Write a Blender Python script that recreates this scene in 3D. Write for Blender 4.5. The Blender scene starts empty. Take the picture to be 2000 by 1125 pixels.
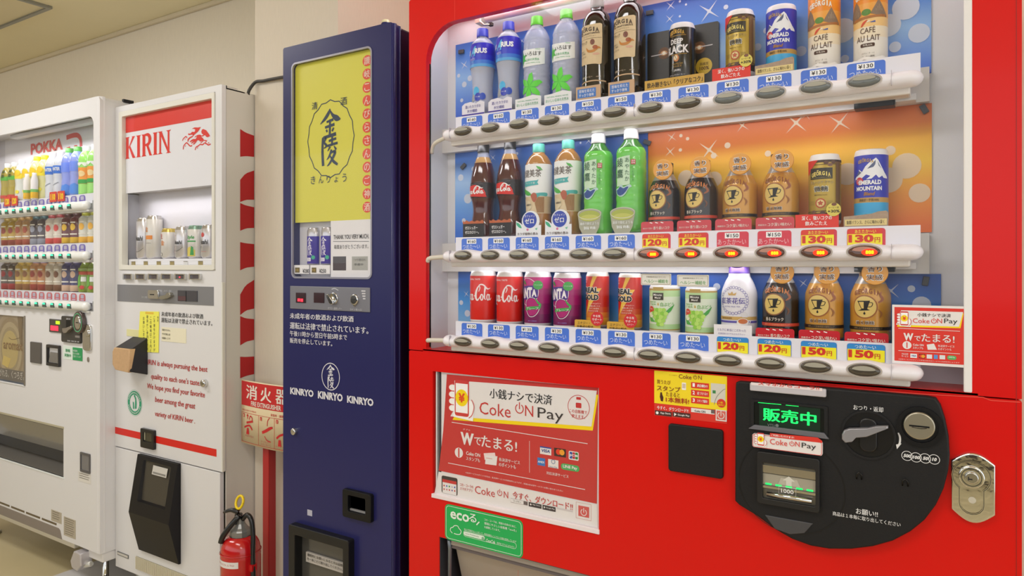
import bpy, bmesh, math, random
from math import pi, sin, cos, sqrt, atan2, radians
from mathutils import Vector
from mathutils.geometry import tessellate_polygon
random.seed(7)
SC = bpy.context.scene
COL = SC.collection

# ---------------------------------------------------------------- camera, world, lights, exposure
CAMZ = 1.26
YC = -1.386
F = 1354.0
V0 = 520.0
CT, ST = 0.8505, 0.5260
cam = bpy.data.cameras.new('camera')
cam.sensor_width = 36.0
cam.lens = 36.0 * F / 2000.0
cam.shift_y = -(562.5 - V0) / 2000.0
cam.clip_start = 0.02
camo = bpy.data.objects.new('camera', cam)
COL.objects.link(camo)
camo.location = (0, YC, CAMZ)
camo.rotation_euler = (pi / 2, 0, atan2(ST, CT))
SC.camera = camo

SC.view_settings.view_transform = 'Standard'
SC.view_settings.look = 'None'
SC.view_settings.gamma = 1
SC.view_settings.use_curve_mapping = False
SC.view_settings.exposure = 0.2

world = bpy.data.worlds.new('world')
SC.world = world
world.use_nodes = True
_bg = world.node_tree.nodes['Background']
_bg.inputs[0].default_value = (0.97, 0.985, 1.0, 1)
_bg.inputs[1].default_value = 1.18


def area(name, loc, rot, sx, sy, power, col=(1, .985, .975)):
    l = bpy.data.lights.new(name, 'AREA')
    l.shape = 'RECTANGLE'; l.size = sx; l.size_y = sy; l.energy = power; l.color = col
    o = bpy.data.objects.new(name, l); COL.objects.link(o)
    o.location = loc; o.rotation_euler = rot
    return o


# unseen lamps assumed for the room under the ceiling, some added as fill
area('room_fill_light', (-1.0, -1.5, 2.515), (0, 0, 0), 1.3, .35, 16)
area('room_fill_light', (-0.75, 0.15, 2.515), (0, 0, 0), .6, .3, 5)  # added above the red machine to brighten the pillar side
area('room_fill_light', (-3.3, -0.9, 2.515), (0, 0, 0), 1.3, .35, 20)  # unseen, set close to the recessed wall to brighten it
area('room_fill_light', (1.6, -2.2, 2.515), (0, 0, 0), 1.3, .35, 16)
# tubes inside the lit display windows, and added fill strips under two bars
area('display_light', (-0.54, 0.040, 1.26 + .648), (radians(-8), 0, 0), 1.08, .06, .85, (1, .98, 1))
area('shelf_fill', (-0.58, 0.030, 1.26 + .300), (radians(25), 0, 0), .9, .012, .34, (1, .98, 1))  # unseen strip added under the top bar to brighten the middle row
area('shelf_fill', (-0.58, 0.030, 1.26 - .004), (radians(25), 0, 0), .9, .012, .22, (1, .98, 1))  # unseen strip added under the middle bar to brighten the bottom row
area('display_light', (-3.2, 0.055, 1.26 + .50), (radians(14), 0, 0), .9, .03, .38, (1, 1, 1))
area('display_light', (-2.38, 0.12, 1.26 + .245), (radians(20), 0, 0), .45, .03, .14, (1, .98, 1))


# ---------------------------------------------------------------- measuring helpers
def ray(u):
    t = (u - 1000.0) / F
    return CT * t - ST, ST * t + CT


def X(u, Y=0.0):
    dx, dy = ray(u)
    return (Y - YC) / dy * dx


def Z(u, v, Y=0.0):
    dx, dy = ray(u)
    return CAMZ - (v - V0) / F * (Y - YC) / dy


def W(u, v, Y=0.0):
    return X(u, Y), Z(u, v, Y)


def yside(u, x):
    """depth at which the sight line of column u meets the plane at x"""
    dx, dy = ray(u)
    return YC + x / dx * dy


# ---------------------------------------------------------------- materials
MATS = {}


def lin(h):
    h = h.lstrip('#')
    r = []
    for i in (0, 2, 4):
        c = int(h[i:i + 2], 16) / 255
        r.append(c / 12.92 if c <= .04045 else ((c + .055) / 1.055) ** 2.4)
    return r


def mat(h, rough=.45, metal=0.0, emit=0.0, alpha=1.0, coat=0.0, noise=0.0, scale=60, stretch=None, bump=0.0, spec=None):
    key = (h, rough, metal, emit, alpha, coat, noise, scale, stretch, bump, spec)
    if key in MATS:
        return MATS[key]
    m = bpy.data.materials.new('material_' + h.strip('#'))
    m.use_nodes = True
    nt = m.node_tree
    b = nt.nodes['Principled BSDF']
    c = lin(h)
    b.inputs['Base Color'].default_value = (*c, 1)
    b.inputs['Roughness'].default_value = rough
    b.inputs['Metallic'].default_value = metal
    b.inputs['Alpha'].default_value = alpha
    if coat:
        b.inputs['Coat Weight'].default_value = coat
        b.inputs['Coat Roughness'].default_value = .08
    if spec is not None:
        b.inputs['Specular IOR Level'].default_value = spec
    if emit:
        b.inputs['Emission Color'].default_value = (*c, 1)
        b.inputs['Emission Strength'].default_value = emit
    if noise or bump:
        tc = nt.nodes.new('ShaderNodeTexCoord')
        mp = nt.nodes.new('ShaderNodeMapping')
        if stretch:
            mp.inputs['Scale'].default_value = stretch
        nz = nt.nodes.new('ShaderNodeTexNoise')
        nz.inputs['Scale'].default_value = scale
        nz.inputs['Detail'].default_value = 4
        nt.links.new(tc.outputs['Object'], mp.inputs[0])
        nt.links.new(mp.outputs[0], nz.inputs['Vector'])
        if noise:
            mx = nt.nodes.new('ShaderNodeMix'); mx.data_type = 'RGBA'
            mx.inputs[6].default_value = (*[x * (1 - noise) for x in c], 1)
            mx.inputs[7].default_value = (*[min(1, x * (1 + noise)) for x in c], 1)
            nt.links.new(nz.outputs[0], mx.inputs[0])
            nt.links.new(mx.outputs[2], b.inputs['Base Color'])
        if bump:
            bp = nt.nodes.new('ShaderNodeBump')
            bp.inputs['Strength'].default_value = bump
            bp.inputs['Distance'].default_value = .002
            nt.links.new(nz.outputs[0], bp.inputs['Height'])
            nt.links.new(bp.outputs[0], b.inputs['Normal'])
    MATS[key] = m
    return m


def glass_mat(tint='ffffff', refl=.012, name='clear_glass'):
    if name in MATS:
        return MATS[name]
    m = bpy.data.materials.new(name)
    m.use_nodes = True
    nt = m.node_tree
    nt.nodes.clear()
    out = nt.nodes.new('ShaderNodeOutputMaterial')
    tr = nt.nodes.new('ShaderNodeBsdfTransparent'); tr.inputs[0].default_value = (*lin(tint), 1)
    gl = nt.nodes.new('ShaderNodeBsdfGlossy'); gl.inputs['Roughness'].default_value = .03
    lw = nt.nodes.new('ShaderNodeLayerWeight'); lw.inputs[0].default_value = .5
    pw = nt.nodes.new('ShaderNodeMath'); pw.operation = 'POWER'; pw.inputs[1].default_value = 5
    fr = nt.nodes.new('ShaderNodeMath'); fr.operation = 'MULTIPLY_ADD'; fr.inputs[1].default_value = .6; fr.inputs[2].default_value = refl
    nt.links.new(lw.outputs['Facing'], pw.inputs[0]); nt.links.new(pw.outputs[0], fr.inputs[0])
    mx = nt.nodes.new('ShaderNodeMixShader')
    nt.links.new(fr.outputs[0], mx.inputs[0]); nt.links.new(tr.outputs[0], mx.inputs[1])
    nt.links.new(gl.outputs[0], mx.inputs[2]); nt.links.new(mx.outputs[0], out.inputs[0])
    MATS[name] = m
    return m


def ramp_mat(name, stops, z0, z1, tilt=0.0, rough=.4):
    """a printed sheet whose colours run from z0 to z1 of the object's own height"""
    m = bpy.data.materials.new(name); m.use_nodes = True
    nt = m.node_tree; b = nt.nodes['Principled BSDF']; b.inputs['Roughness'].default_value = rough
    tc = nt.nodes.new('ShaderNodeTexCoord'); sp = nt.nodes.new('ShaderNodeSeparateXYZ')
    ma = nt.nodes.new('ShaderNodeMath'); ma.operation = 'MULTIPLY_ADD'; ma.inputs[1].default_value = tilt
    mr = nt.nodes.new('ShaderNodeMapRange'); mr.inputs[1].default_value = z0; mr.inputs[2].default_value = z1
    cr = nt.nodes.new('ShaderNodeValToRGB')
    nt.links.new(tc.outputs['Object'], sp.inputs[0]); nt.links.new(sp.outputs[0], ma.inputs[0])
    nt.links.new(sp.outputs[2], ma.inputs[2]); nt.links.new(ma.outputs[0], mr.inputs[0])
    nt.links.new(mr.outputs[0], cr.inputs[0]); nt.links.new(cr.outputs[0], b.inputs['Base Color'])
    e = cr.color_ramp.elements
    while len(e) < len(stops):
        e.new(.5)
    for i, (p, h) in enumerate(stops):
        e[i].position = p; e[i].color = (*lin(h), 1)
    return m


# ---------------------------------------------------------------- surfaces that print can lie on
class Flat:
    curved = 0

    def __init__(s, Y):
        s.Y = Y

    def __call__(s, a, b, h):
        return (a, s.Y - h, b)


class Side:
    curved = 0

    def __init__(s, X):
        s.X = X

    def __call__(s, a, b, h):
        return (s.X + h, a, b)


class Round:
    """a = arc length from the front, b = height; r may vary with height"""
    curved = 1

    def __init__(s, cx, cy, r, a0=0.0, z0=0.0):
        s.cx, s.cy, s.r, s.a0, s.z0 = cx, cy, r, a0, z0
        s.R = r(0.06) if callable(r) else r

    def __call__(s, a, b, h):
        r = s.r(b) if callable(s.r) else s.r
        t = a / s.R + s.a0
        return (s.cx + (r + h) * sin(t), s.cy - (r + h) * cos(t), s.z0 + b)


# ---------------------------------------------------------------- text outlines
_tc = bpy.data.curves.new('text', 'FONT')
_tc.resolution_u = 2
_to = bpy.data.objects.new('text', _tc)
COL.objects.link(_to)
_TG = {}


def text_geo(s, bold):
    k = (s, bold)
    if k not in _TG:
        _tc.body = s; _tc.size = 1; _tc.offset = bold
        dg = bpy.context.evaluated_depsgraph_get(); dg.update()
        me = bpy.data.meshes.new_from_object(_to.evaluated_get(dg))
        vs = [(v.co.x, v.co.y) for v in me.vertices]
        x0 = min(v[0] for v in vs); x1 = max(v[0] for v in vs)
        y0 = min(v[1] for v in vs); y1 = max(v[1] for v in vs)
        fs = [tuple(p.vertices) for p in me.polygons]
        bpy.data.meshes.remove(me)
        _TG[k] = ([((x - x0) / (x1 - x0), (y - y0) / (y1 - y0)) for x, y in vs], fs, (x1 - x0) / (y1 - y0))
    return _TG[k]


def rr(x0, x1, z0, z1, r, n=5):
    """rounded rectangle, counter-clockwise; r one radius or four (bl, br, tr, tl)"""
    if x1 < x0: x0, x1 = x1, x0
    if z1 < z0: z0, z1 = z1, z0
    if not isinstance(r, (tuple, list)): r = (r,) * 4
    out = []
    for (cx, cz, sx, sz, a, q) in ((x0, z0, 1, 1, pi, r[0]), (x1, z0, -1, 1, 1.5 * pi, r[1]), (x1, z1, -1, -1, 0, r[2]), (x0, z1, 1, -1, .5 * pi, r[3])):
        for i in range(n + 1):
            t = a + .5 * pi * i / n
            out.append((cx + sx * q + q * cos(t), cz + sz * q + q * sin(t)))
    return out


def ell(cx, cz, rx, rz=None, n=24, a0=0, a1=2 * pi):
    rz = rx if rz is None else rz
    return [(cx + rx * cos(a0 + (a1 - a0) * i / n), cz + rz * sin(a0 + (a1 - a0) * i / n)) for i in range(n)]


def star(cx, cz, r1, r2, n, a0=pi / 2):
    return [(cx + (r1 if i % 2 == 0 else r2) * cos(a0 + pi * i / n), cz + (r1 if i % 2 == 0 else r2) * sin(a0 + pi * i / n)) for i in range(2 * n)]


def smooth(pts, k=4):
    """Catmull-Rom through the points (tuples of any length)"""
    P = [pts[0]] + list(pts) + [pts[-1]]
    out = []
    for i in range(1, len(P) - 2):
        for j in range(k):
            t = j / k
            out.append(tuple(.5 * ((2 * b) + (-a + c) * t + (2 * a - 5 * b + 4 * c - d) * t * t + (-a + 3 * b - 3 * c + d) * t ** 3)
                             for a, b, c, d in zip(P[i - 1], P[i], P[i + 1], P[i + 2])))
    out.append(tuple(pts[-1]))
    return out


class M:
    """collects shapes of one mesh"""

    def __init__(s):
        s.v = []; s.f = []; s.mi = []; s.sm = []; s.mats = []; s.n = 0

    def idx(s, m):
        if m not in s.mats: s.mats.append(m)
        return s.mats.index(m)

    def add(s, vs, fs, m, sm=0):
        o = len(s.v); i = s.idx(m)
        s.v.extend(vs)
        for f in fs:
            s.f.append(tuple(a + o for a in f)); s.mi.append(i); s.sm.append(sm)
        return s

    def box(s, x0, x1, y0, y1, z0, z1, m):
        vs = [(x, y, z) for z in (z0, z1) for y in (y0, y1) for x in (x0, x1)]
        return s.add(vs, [(0, 2, 3, 1), (4, 5, 7, 6), (0, 1, 5, 4), (2, 6, 7, 3), (0, 4, 6, 2), (1, 3, 7, 5)], m)

    def prism(s, poly, y0, y1, m, sm=0, back=1):
        """outline in (x, z) pushed from y0 to y1"""
        n = len(poly)
        s.add([(x, y0, z) for x, z in poly], [tuple(range(n))], m)
        if back: s.add([(x, y1, z) for x, z in poly], [tuple(range(n))[::-1]], m)
        vs = [(x, y0, z) for x, z in poly] + [(x, y1, z) for x, z in poly]
        return s.add(vs, [(i, i + n, (i + 1) % n + n, (i + 1) % n) for i in range(n)], m, sm)

    def dome(s, poly, y0, y1, k, m, steps=3):
        """pushed outline whose front edge is rounded by k"""
        n = len(poly)
        cx = sum(p[0] for p in poly) / n; cz = sum(p[1] for p in poly) / n
        vs = []
        lv = [(y1, 0)] + [(y0 + k - k * sin(a), k - k * cos(a)) for a in [pi / 2 * i / steps for i in range(steps + 1)]]
        for y, d in lv:
            for x, z in poly:
                L = sqrt((x - cx) ** 2 + (z - cz) ** 2) or 1
                vs.append((x - (x - cx) / L * d, y, z - (z - cz) / L * d))
        fs = []
        for j in range(len(lv) - 1):
            for i in range(n):
                fs.append((j * n + i, (j + 1) * n + i, (j + 1) * n + (i + 1) % n, j * n + (i + 1) % n))
        s.add(vs, fs, m, 1)
        b = (len(lv) - 1) * n
        s.add(vs[b:], [tuple(range(n))], m, 0)
        return s

    def ring(s, po, pi_, y0, y1, m, yi=None):
        """frame between two outlines of equal point count, front at y0; the inner lip may go back to yi"""
        n = len(po)
        yi = y1 if yi is None else yi
        vs = [(x, y0, z) for x, z in po] + [(x, y0, z) for x, z in pi_] + [(x, y1, z) for x, z in po] + [(x, yi, z) for x, z in pi_]
        fs = []
        for i in range(n):
            j = (i + 1) % n
            fs += [(i, i + n, j + n, j), (i, j, j + 2 * n, i + 2 * n), (i + n, i + 3 * n, j + 3 * n, j + n)]
        return s.add(vs, fs, m)

    def panel(s, x0, x1, z0, z1, holes, y0, y1, m, hd=None):
        """flat panel with rectangular openings (x0, x1, z0, z1)"""
        xs = sorted({x0, x1} | {h[0] for h in holes} | {h[1] for h in holes})
        zs = sorted({z0, z1} | {h[2] for h in holes} | {h[3] for h in holes})
        inh = lambda x, z: any(h[0] < x < h[1] and h[2] < z < h[3] for h in holes)
        for i in range(len(xs) - 1):
            for j in range(len(zs) - 1):
                a, b, c, d = xs[i], xs[i + 1], zs[j], zs[j + 1]
                if a < x0 or b > x1 or c < z0 or d > z1 or inh((a + b) / 2, (c + d) / 2): continue
                s.add([(a, y0, c), (b, y0, c), (b, y0, d), (a, y0, d)], [(0, 1, 2, 3)], m)
        for (a, b, c, d) in list(holes) + [(x0, x1, z0, z1)]:
            vs = [(a, y0, c), (b, y0, c), (b, y0, d), (a, y0, d), (a, y1, c), (b, y1, c), (b, y1, d), (a, y1, d)]
            s.add(vs, [(0, 4, 5, 1), (1, 5, 6, 2), (2, 6, 7, 3), (3, 7, 4, 0)], m)
        return s

    def lathe(s, prof, cx, cy, z0=0.0, n=28, sm=1):
        """prof: (radius, height, material of the band above)"""
        for (r0, h0, m), (r1, h1, _) in zip(prof, prof[1:]):
            vs = [(cx + r * cos(2 * pi * i / n), cy + r * sin(2 * pi * i / n), z0 + h) for r, h in ((r0, h0), (r1, h1)) for i in range(n)]
            s.add(vs, [(i, (i + 1) % n, (i + 1) % n + n, i + n) for i in range(n)], m, sm)
        return s

    def tube(s, pts, r, m, n=8, cap=1):
        P = [Vector(p) for p in pts]
        rs = r if isinstance(r, (list, tuple)) else [r] * len(P)
        vs = []; up = None
        for i, p in enumerate(P):
            d = (P[min(i + 1, len(P) - 1)] - P[max(i - 1, 0)]).normalized()
            if up is None:
                up = Vector((0, 0, 1)) if abs(d.z) < .9 else Vector((1, 0, 0))
            a = d.cross(up).normalized(); b = a.cross(d); up = b
            for k in range(n):
                t = 2 * pi * k / n
                vs.append(tuple(p + (a * cos(t) + b * sin(t)) * rs[i]))
        fs = [(i * n + k, i * n + (k + 1) % n, (i + 1) * n + (k + 1) % n, (i + 1) * n + k) for i in range(len(P) - 1) for k in range(n)]
        s.add(vs, fs, m, 1)
        if cap:
            s.add(vs[:n], [tuple(range(n))[::-1]], m); s.add(vs[-n:], [tuple(range(n))], m)
        return s

    # ---- print
    def _put(s, tris2, S, h, m, lim=.0055):
        s.n = (s.n + 1) % 30; h += 8e-6 * s.n      # keeps overlapping inks apart
        if not S.curved:
            vs = []; fs = []; seen = {}
            for t in tris2:
                f = []
                for p in t:
                    if p not in seen:
                        seen[p] = len(vs); vs.append(S(p[0], p[1], h))
                    f.append(seen[p])
                fs.append(tuple(f))
            return s.add(vs, fs, m)
        st = [t for q in tris2 for t in ([q] if len(q) == 3 else [(q[0], q[i], q[i + 1]) for i in range(1, len(q) - 1)])]
        vs = []; fs = []; seen = {}
        while st:
            t = st.pop()
            e = [abs(t[i][0] - t[(i + 1) % 3][0]) for i in range(3)]
            i = e.index(max(e))
            if e[i] > lim:
                a, b, c = t[i], t[(i + 1) % 3], t[(i + 2) % 3]
                q = ((a[0] + b[0]) / 2, (a[1] + b[1]) / 2)
                st += [(a, q, c), (q, b, c)]
                continue
            f = []
            for p in t:
                if p not in seen:
                    seen[p] = len(vs); vs.append(S(p[0], p[1], h))
                f.append(seen[p])
            fs.append(tuple(f))
        return s.add(vs, fs, m)

    def poly(s, pts, S, h, m):
        pts = [tuple(p) for p in pts]
        tr = tessellate_polygon([[Vector((p[0], p[1], 0)) for p in pts]])
        return s._put([tuple(pts[i] for i in t) for t in tr], S, h, m)

    def rect(s, x0, x1, z0, z1, S, h, m):
        return s._put([((x0, z0), (x1, z0), (x1, z1), (x0, z1))], S, h, m)

    def text(s, st, x0, x1, z0, z1, S, h, m, bold=0.0, shear=0.0, rot=None):
        if bold > .004 and any(ord(c) > 0x2e80 for c in st):
            # dense characters: thicken by stamping twice, outlines would close up
            vs, fs, asp = text_geo(st, 0)
            o = min(bold, .035) * .8 * (x1 - x0) / asp
            for e_, q in enumerate((-o, o)):
                s.text(st, x0 + q, x1 + q, z0, z1, S, h + .00012 * e_, m, 0, shear, rot)
            if bold > .025: s.text(st, x0, x1, z0 + o * .6, z1 + o * .6, S, h + .00024, m, 0, shear, rot)
            return s
        vs, fs, asp = text_geo(st, bold)
        w, d = x1 - x0, z1 - z0
        q = [(x0 + x * w + shear * y * d, z0 + y * d) for x, y in vs]
        if rot:
            a, cx, cz = rot
            q = [(cx + (x - cx) * cos(a) - (z - cz) * sin(a), cz + (x - cx) * sin(a) + (z - cz) * cos(a)) for x, z in q]
        return s._put([tuple(q[i] for i in f) for f in fs], S, h, m)

    def ctext(s, st, cx, z0, hgt, S, h, m, bold=0.0, wmax=None, asp=1.0, shear=0.0):
        """text centred on cx, of a given height and at most wmax wide"""
        w = hgt * text_geo(st, bold)[2] * asp
        if wmax: w = min(w, wmax)
        return s.text(st, cx - w / 2, cx + w / 2, z0, z0 + hgt, S, h, m, bold, shear)

    def vtext(s, st, cx, z1, cell, S, h, m, bold=0.0, asp=.9):
        """a column of characters from z1 downwards"""
        for i, ch in enumerate(st):
            if ch != ' ':
                s.ctext(ch, cx, z1 - cell * (i + .9), cell * (.8 if ch not in 'ー、っょ' else .45), S, h, m, bold, wmax=cell * asp)
        return s

    def stroke(s, pts, w, S, h, m, k=4, closed=0):
        """brush stroke; w one width or one per point"""
        ws = w if isinstance(w, (list, tuple)) else [w] * len(pts)
        P = smooth([(p[0], p[1], q) for p, q in zip(pts, ws)], k) if k > 1 else [(p[0], p[1], q) for p, q in zip(pts, ws)]
        if closed: P = P + [P[0]]
        L = []; R = []
        for i, p in enumerate(P):
            a = P[max(i - 1, 0)]; b = P[min(i + 1, len(P) - 1)]
            if closed and i in (0, len(P) - 1): a = P[-2]; b = P[1]
            dx, dz = b[0] - a[0], b[1] - a[1]
            l = sqrt(dx * dx + dz * dz) or 1
            ox, oz = -dz / l * p[2] / 2, dx / l * p[2] / 2
            L.append((p[0] + ox, p[1] + oz)); R.append((p[0] - ox, p[1] - oz))
        return s._put([(L[i], R[i], R[i + 1], L[i + 1]) for i in range(len(P) - 1)], S, h, m)

    def rim(s, po, w, S, h, m):
        """line of width w along a closed outline"""
        return s.stroke(po, w, S, h, m, k=1, closed=1)


def origin(o):
    v = Vector((0, 0, 0))
    while o is not None:
        v = v + o.location; o = o.parent
    return v


def obj(name, mb, parent=None, bev=0.0, label=None, kind=None, seg=2, loc=None):
    """link one mesh; its points are given in world space, parts hang on their thing"""
    me = bpy.data.meshes.new(name)
    off = origin(parent) + (Vector(loc) if loc is not None else Vector((0, 0, 0)))
    me.from_pydata([(a - off.x, b - off.y, c - off.z) for a, b, c in mb.v], [], mb.f)
    for m in mb.mats: me.materials.append(m)
    me.polygons.foreach_set('material_index', mb.mi)
    me.polygons.foreach_set('use_smooth', [bool(x) for x in mb.sm])
    if bev or any(mb.sm):
        bm = bmesh.new(); bm.from_mesh(me)
        bmesh.ops.remove_doubles(bm, verts=bm.verts, dist=1e-6)
        if bev or any(mb.sm): bmesh.ops.recalc_face_normals(bm, faces=bm.faces)
        bm.to_mesh(me); bm.free()
    me.update()
    o = bpy.data.objects.new(name, me)
    COL.objects.link(o)
    o.parent = parent
    if loc is not None: o.location = loc
    if bev:
        b = o.modifiers.new('bevel', 'BEVEL'); b.width = bev; b.segments = seg; b.limit_method = 'ANGLE'; b.angle_limit = radians(40)
    if label: o['label'] = label
    if kind: o['kind'] = kind
    return o


def thing(name, loc, label, cat, group=None):
    o = bpy.data.objects.new(name, None); COL.objects.link(o)
    o.empty_display_size = .05
    o.location = loc; o['label'] = label; o['category'] = cat
    if group: o['group'] = group
    return o


def tag(o, label, cat, group=None):
    o['label'] = label; o['category'] = cat
    if group: o['group'] = group
    return o


def dup(root, dx, label, dz=0.0):
    r = root.copy(); COL.objects.link(r)
    r.location = (root.location.x + dx[0], root.location.y + dx[1], root.location.z + dz)
    r['label'] = label
    for ch in list(root.children):
        c = ch.copy(); COL.objects.link(c); c.parent = r
        for g in list(ch.children):
            d = g.copy(); COL.objects.link(d); d.parent = c
    return r


# palette
WHITE = mat('f2f1f2', .35); CREAM = mat('e9e4da', .4); PAINTW = mat('e4e3e4', .3, noise=.02, scale=3)
GREYW = mat('cfcdd0', .5); MIDG = mat('8d8d90', .5); DGREY = mat('45454a', .5); BLACK = mat('101012', .4, spec=.3); SOFTB = mat('1d1d1f', .5, noise=.06, scale=400, bump=.15, spec=.3)
RED = mat('dc0c06', .32, coat=.12, noise=.02, scale=2, spec=.3); PRED = mat('dd2218', .45); LRED = mat('d6403c', .5)
NAVY = mat('25265c', .32, noise=.03, scale=3, spec=.35); YEL = mat('ffe000', .45); ORG = mat('f08a10', .45)
CHROME = mat('d0d0ce', .08, metal=1.0)
PLATE = mat('e2e2de', .07, metal=1.0, scale=14, bump=1.0); STEEL = mat('b8b6ac', .3, metal=1.0); GREEN = mat('1bab4d', .45)
INK = mat('1c1c20', .6); BLUEP = mat('2a55c8', .45); PBLUE = mat('4a76d6', .45); GOLD = mat('d8a830', .35)
GLASS = glass_mat(); PINKR = mat('d8284c', .45); PURE = mat('ffffff', .5)

# ---------------------------------------------------------------- setting
ZC = CAMZ + 1.287
WALLY = 0.72
wallm = mat('eee4d2', .85, noise=.05, scale=220, stretch=(1, 1, .12), bump=.25)
pillm = mat('e2d8c8', .85, noise=.045, scale=220, stretch=(1, 1, .12), bump=.25)
ceilm = mat('f4e9c4', .9, noise=.02, scale=6)
m = M().box(-7.5, 3.0, WALLY, WALLY + .12, 0, ZC + .1, wallm)
obj('wall_back', m, kind='structure')
PX0, PX1, PY = -2.058, X(660, .2177), .2177
m = M().box(PX0, PX1, PY, WALLY, 0, ZC, pillm)
obj('wall_pillar', m, kind='structure')
m = M().box(-7.5, 3.0, -4.2, WALLY + .12, ZC, ZC + .1, ceilm)
obj('ceiling', m, kind='structure')
floorm = mat('c2b48e', .28, noise=.06, scale=5, stretch=(1, .4, 1), bump=.02)
m = M().box(-7.5, 3.0, -4.2, WALLY + .12, -.08, 0, floorm)
obj('floor', m, kind='structure')
m = M().box(-7.5, PX0, WALLY - .018, WALLY, ZC - .022, ZC, mat('dccfb4', .6))
obj('trim_1', m, kind='structure', bev=.004)
obj('wall_for_reflection', M().box(-7.5, 3.0, -4.32, -4.2, 0, 1.0, mat('46423e', .6)), kind='structure')  # low dark wall added out of view to give the chrome dark reflections

# square frame let into the ceiling (its near corner shows at the top left)
hx, hy = -2.66, .0
t_ = (103 - 1000) / F
k_ = (ZC - CAMZ) / ((V0 - 12.5) / F)
cx_, cy_ = k_ * (CT * t_ - ST), YC + k_ * (ST * t_ + CT)
obj('wall_left', M().box(-7.62, -7.5, -4.2, WALLY + .12, 0, ZC, wallm), kind='structure')
h = thing('ceiling_fitting', (cx_, cy_, ZC), 'square grey metal frame with cream panel let into the ceiling', 'ceiling fitting')
# the corner nearest to us in the picture is the far right one, the fitting runs towards the room
m = M()
for a, b, c, d in ((cx_ - .6, cx_, cy_ - .02, cy_), (cx_ - .6, cx_, cy_ - .6, cy_ - .58), (cx_ - .02, cx_, cy_ - .58, cy_ - .02), (cx_ - .6, cx_ - .58, cy_ - .58, cy_ - .02)):
    m.box(a, b, c, d, ZC - .014, ZC, mat('9b9c98', .35, metal=.6))
obj('frame', m, h, bev=.002)
obj('panel', M().box(cx_ - .58, cx_ - .02, cy_ - .58, cy_ - .02, ZC - .006, ZC, mat('e8dcb8', .6)), h)

# black cable from the top of the lager machine over the pillar to the blue machine
pts = [(-2.10, .30, 1.852), (-2.07, .20, 1.859), (X(497, .207), .207, Z(497, 162, .207)), (X(515, .207), .207, Z(515, 158, .207)), (X(535, .207), .207, Z(535, 154, .207)), (X(560, .2), .2, Z(560, 150, .2)), (X(600, .2), .2, Z(600, 149, .2))]
o = obj('power_cable', M().tube(smooth(pts, 5), .0055, mat('3c3a36', .5)))
tag(o, 'dark cable strung across the pillar from white machine to blue machine', 'cable')

# ---------------------------------------------------------------- red drinks machine
RX0, RX1 = X(799), X(1996)
RZ0, RZ1 = 0.10, CAMZ + .688
red = thing('vending_machine', ((RX0 + RX1) / 2, 0, 0), 'large glossy red drinks vending machine with lit display window and black coin panel', 'vending machine')
WX0, WX1 = X(832), X(1896)
WZ0, WZ1 = CAMZ - .211, CAMZ + .609
PB = CAMZ - .2165                       # seam between upper and lower door
m = M()
m.box(RX0, RX1, .12, .64, RZ0, RZ1, RED)
obj('cabinet', m, red, bev=.004)
for sx in (RX0 + .07, RX1 - .07):
    for sy in (.1, .6):
        obj('leg', M().lathe([(0, 0, STEEL), (.03, 0, STEEL), (.03, .012, STEEL), (.014, .02, STEEL), (.014, RZ0, STEEL)], sx, sy), red)
# upper door with the rounded window opening
po = rr(RX0, RX1, WZ0 - .004, RZ1, (.001, .001, .006, .006), 8)
pin = rr(WX0, WX1, WZ0, WZ1, (.004, .004, .09, .09), 8)
m = M().ring(po, pin, 0, .12, RED, yi=.02)
m.box(WX0 - .01, WX1 + .01, .0, .12, WZ0 - .006, WZ0 - .0005, RED)
obj('door', m, red)
m = M().box(WX0 - .004 - .008, WX0 - .004, .02, .092, WZ0 - .004, WZ1 + .05, WHITE)
obj('window_frame', M().box(WX1 - .010, WX1 + .002, -.002, .012, WZ0, WZ1 - .05, WHITE), red, bev=.002, label='white strip along the edge of the display window')
# inside of the display
inw = mat('dddde2', .45)
m = M()
m.box(WX0 - .012, WX1 + .012, .092, .1, WZ0 - .02, WZ1 + .05, inw)
m.box(WX0 - .012, WX0, .014, .092, WZ0 - .02, WZ1 + .05, inw)
m.box(WX1, WX1 + .012, .014, .092, WZ0 - .02, WZ1 + .05, inw)
m.box(WX0, WX1, .02, .092, WZ0 - .02, WZ0 - .004, inw)
m.box(WX0, WX1, .014, .092, WZ1 + .046, WZ1 + .05, inw)
m.box(X(869, .0905) - .0008, X(869, .0905) + .0008, .0905, .0922, WZ0, WZ1, MIDG)
obj('display_box', m, red, label='pale grey inside of the display')
# lamp tube and its holder over the top row
lt = obj('lamp_tube', M().tube([(X(950, .066), .066, CAMZ + .625), (WX1 - .12, .066, CAMZ + .625)], .011, mat('eceaf0', .3), 14), red, label='white lamp tube over the top row')
m = M().box(X(932, .06), X(942, .06), .05, .08, CAMZ + .612, CAMZ + .645, mat('c9c6b8', .4))
m.tube([(X(938, .06), .06, CAMZ + .635), (X(943, .06), .05, CAMZ + .612), (X(950, .06), .05, CAMZ + .602), (X(962, .06), .06, CAMZ + .604)], .003, STEEL)
m.box(X(956, .06), X(962, .06), .054, .064, CAMZ + .600, CAMZ + .608, INK)
obj('lamp_holder', m, lt, label='metal clip holding the lamp tube')

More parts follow.
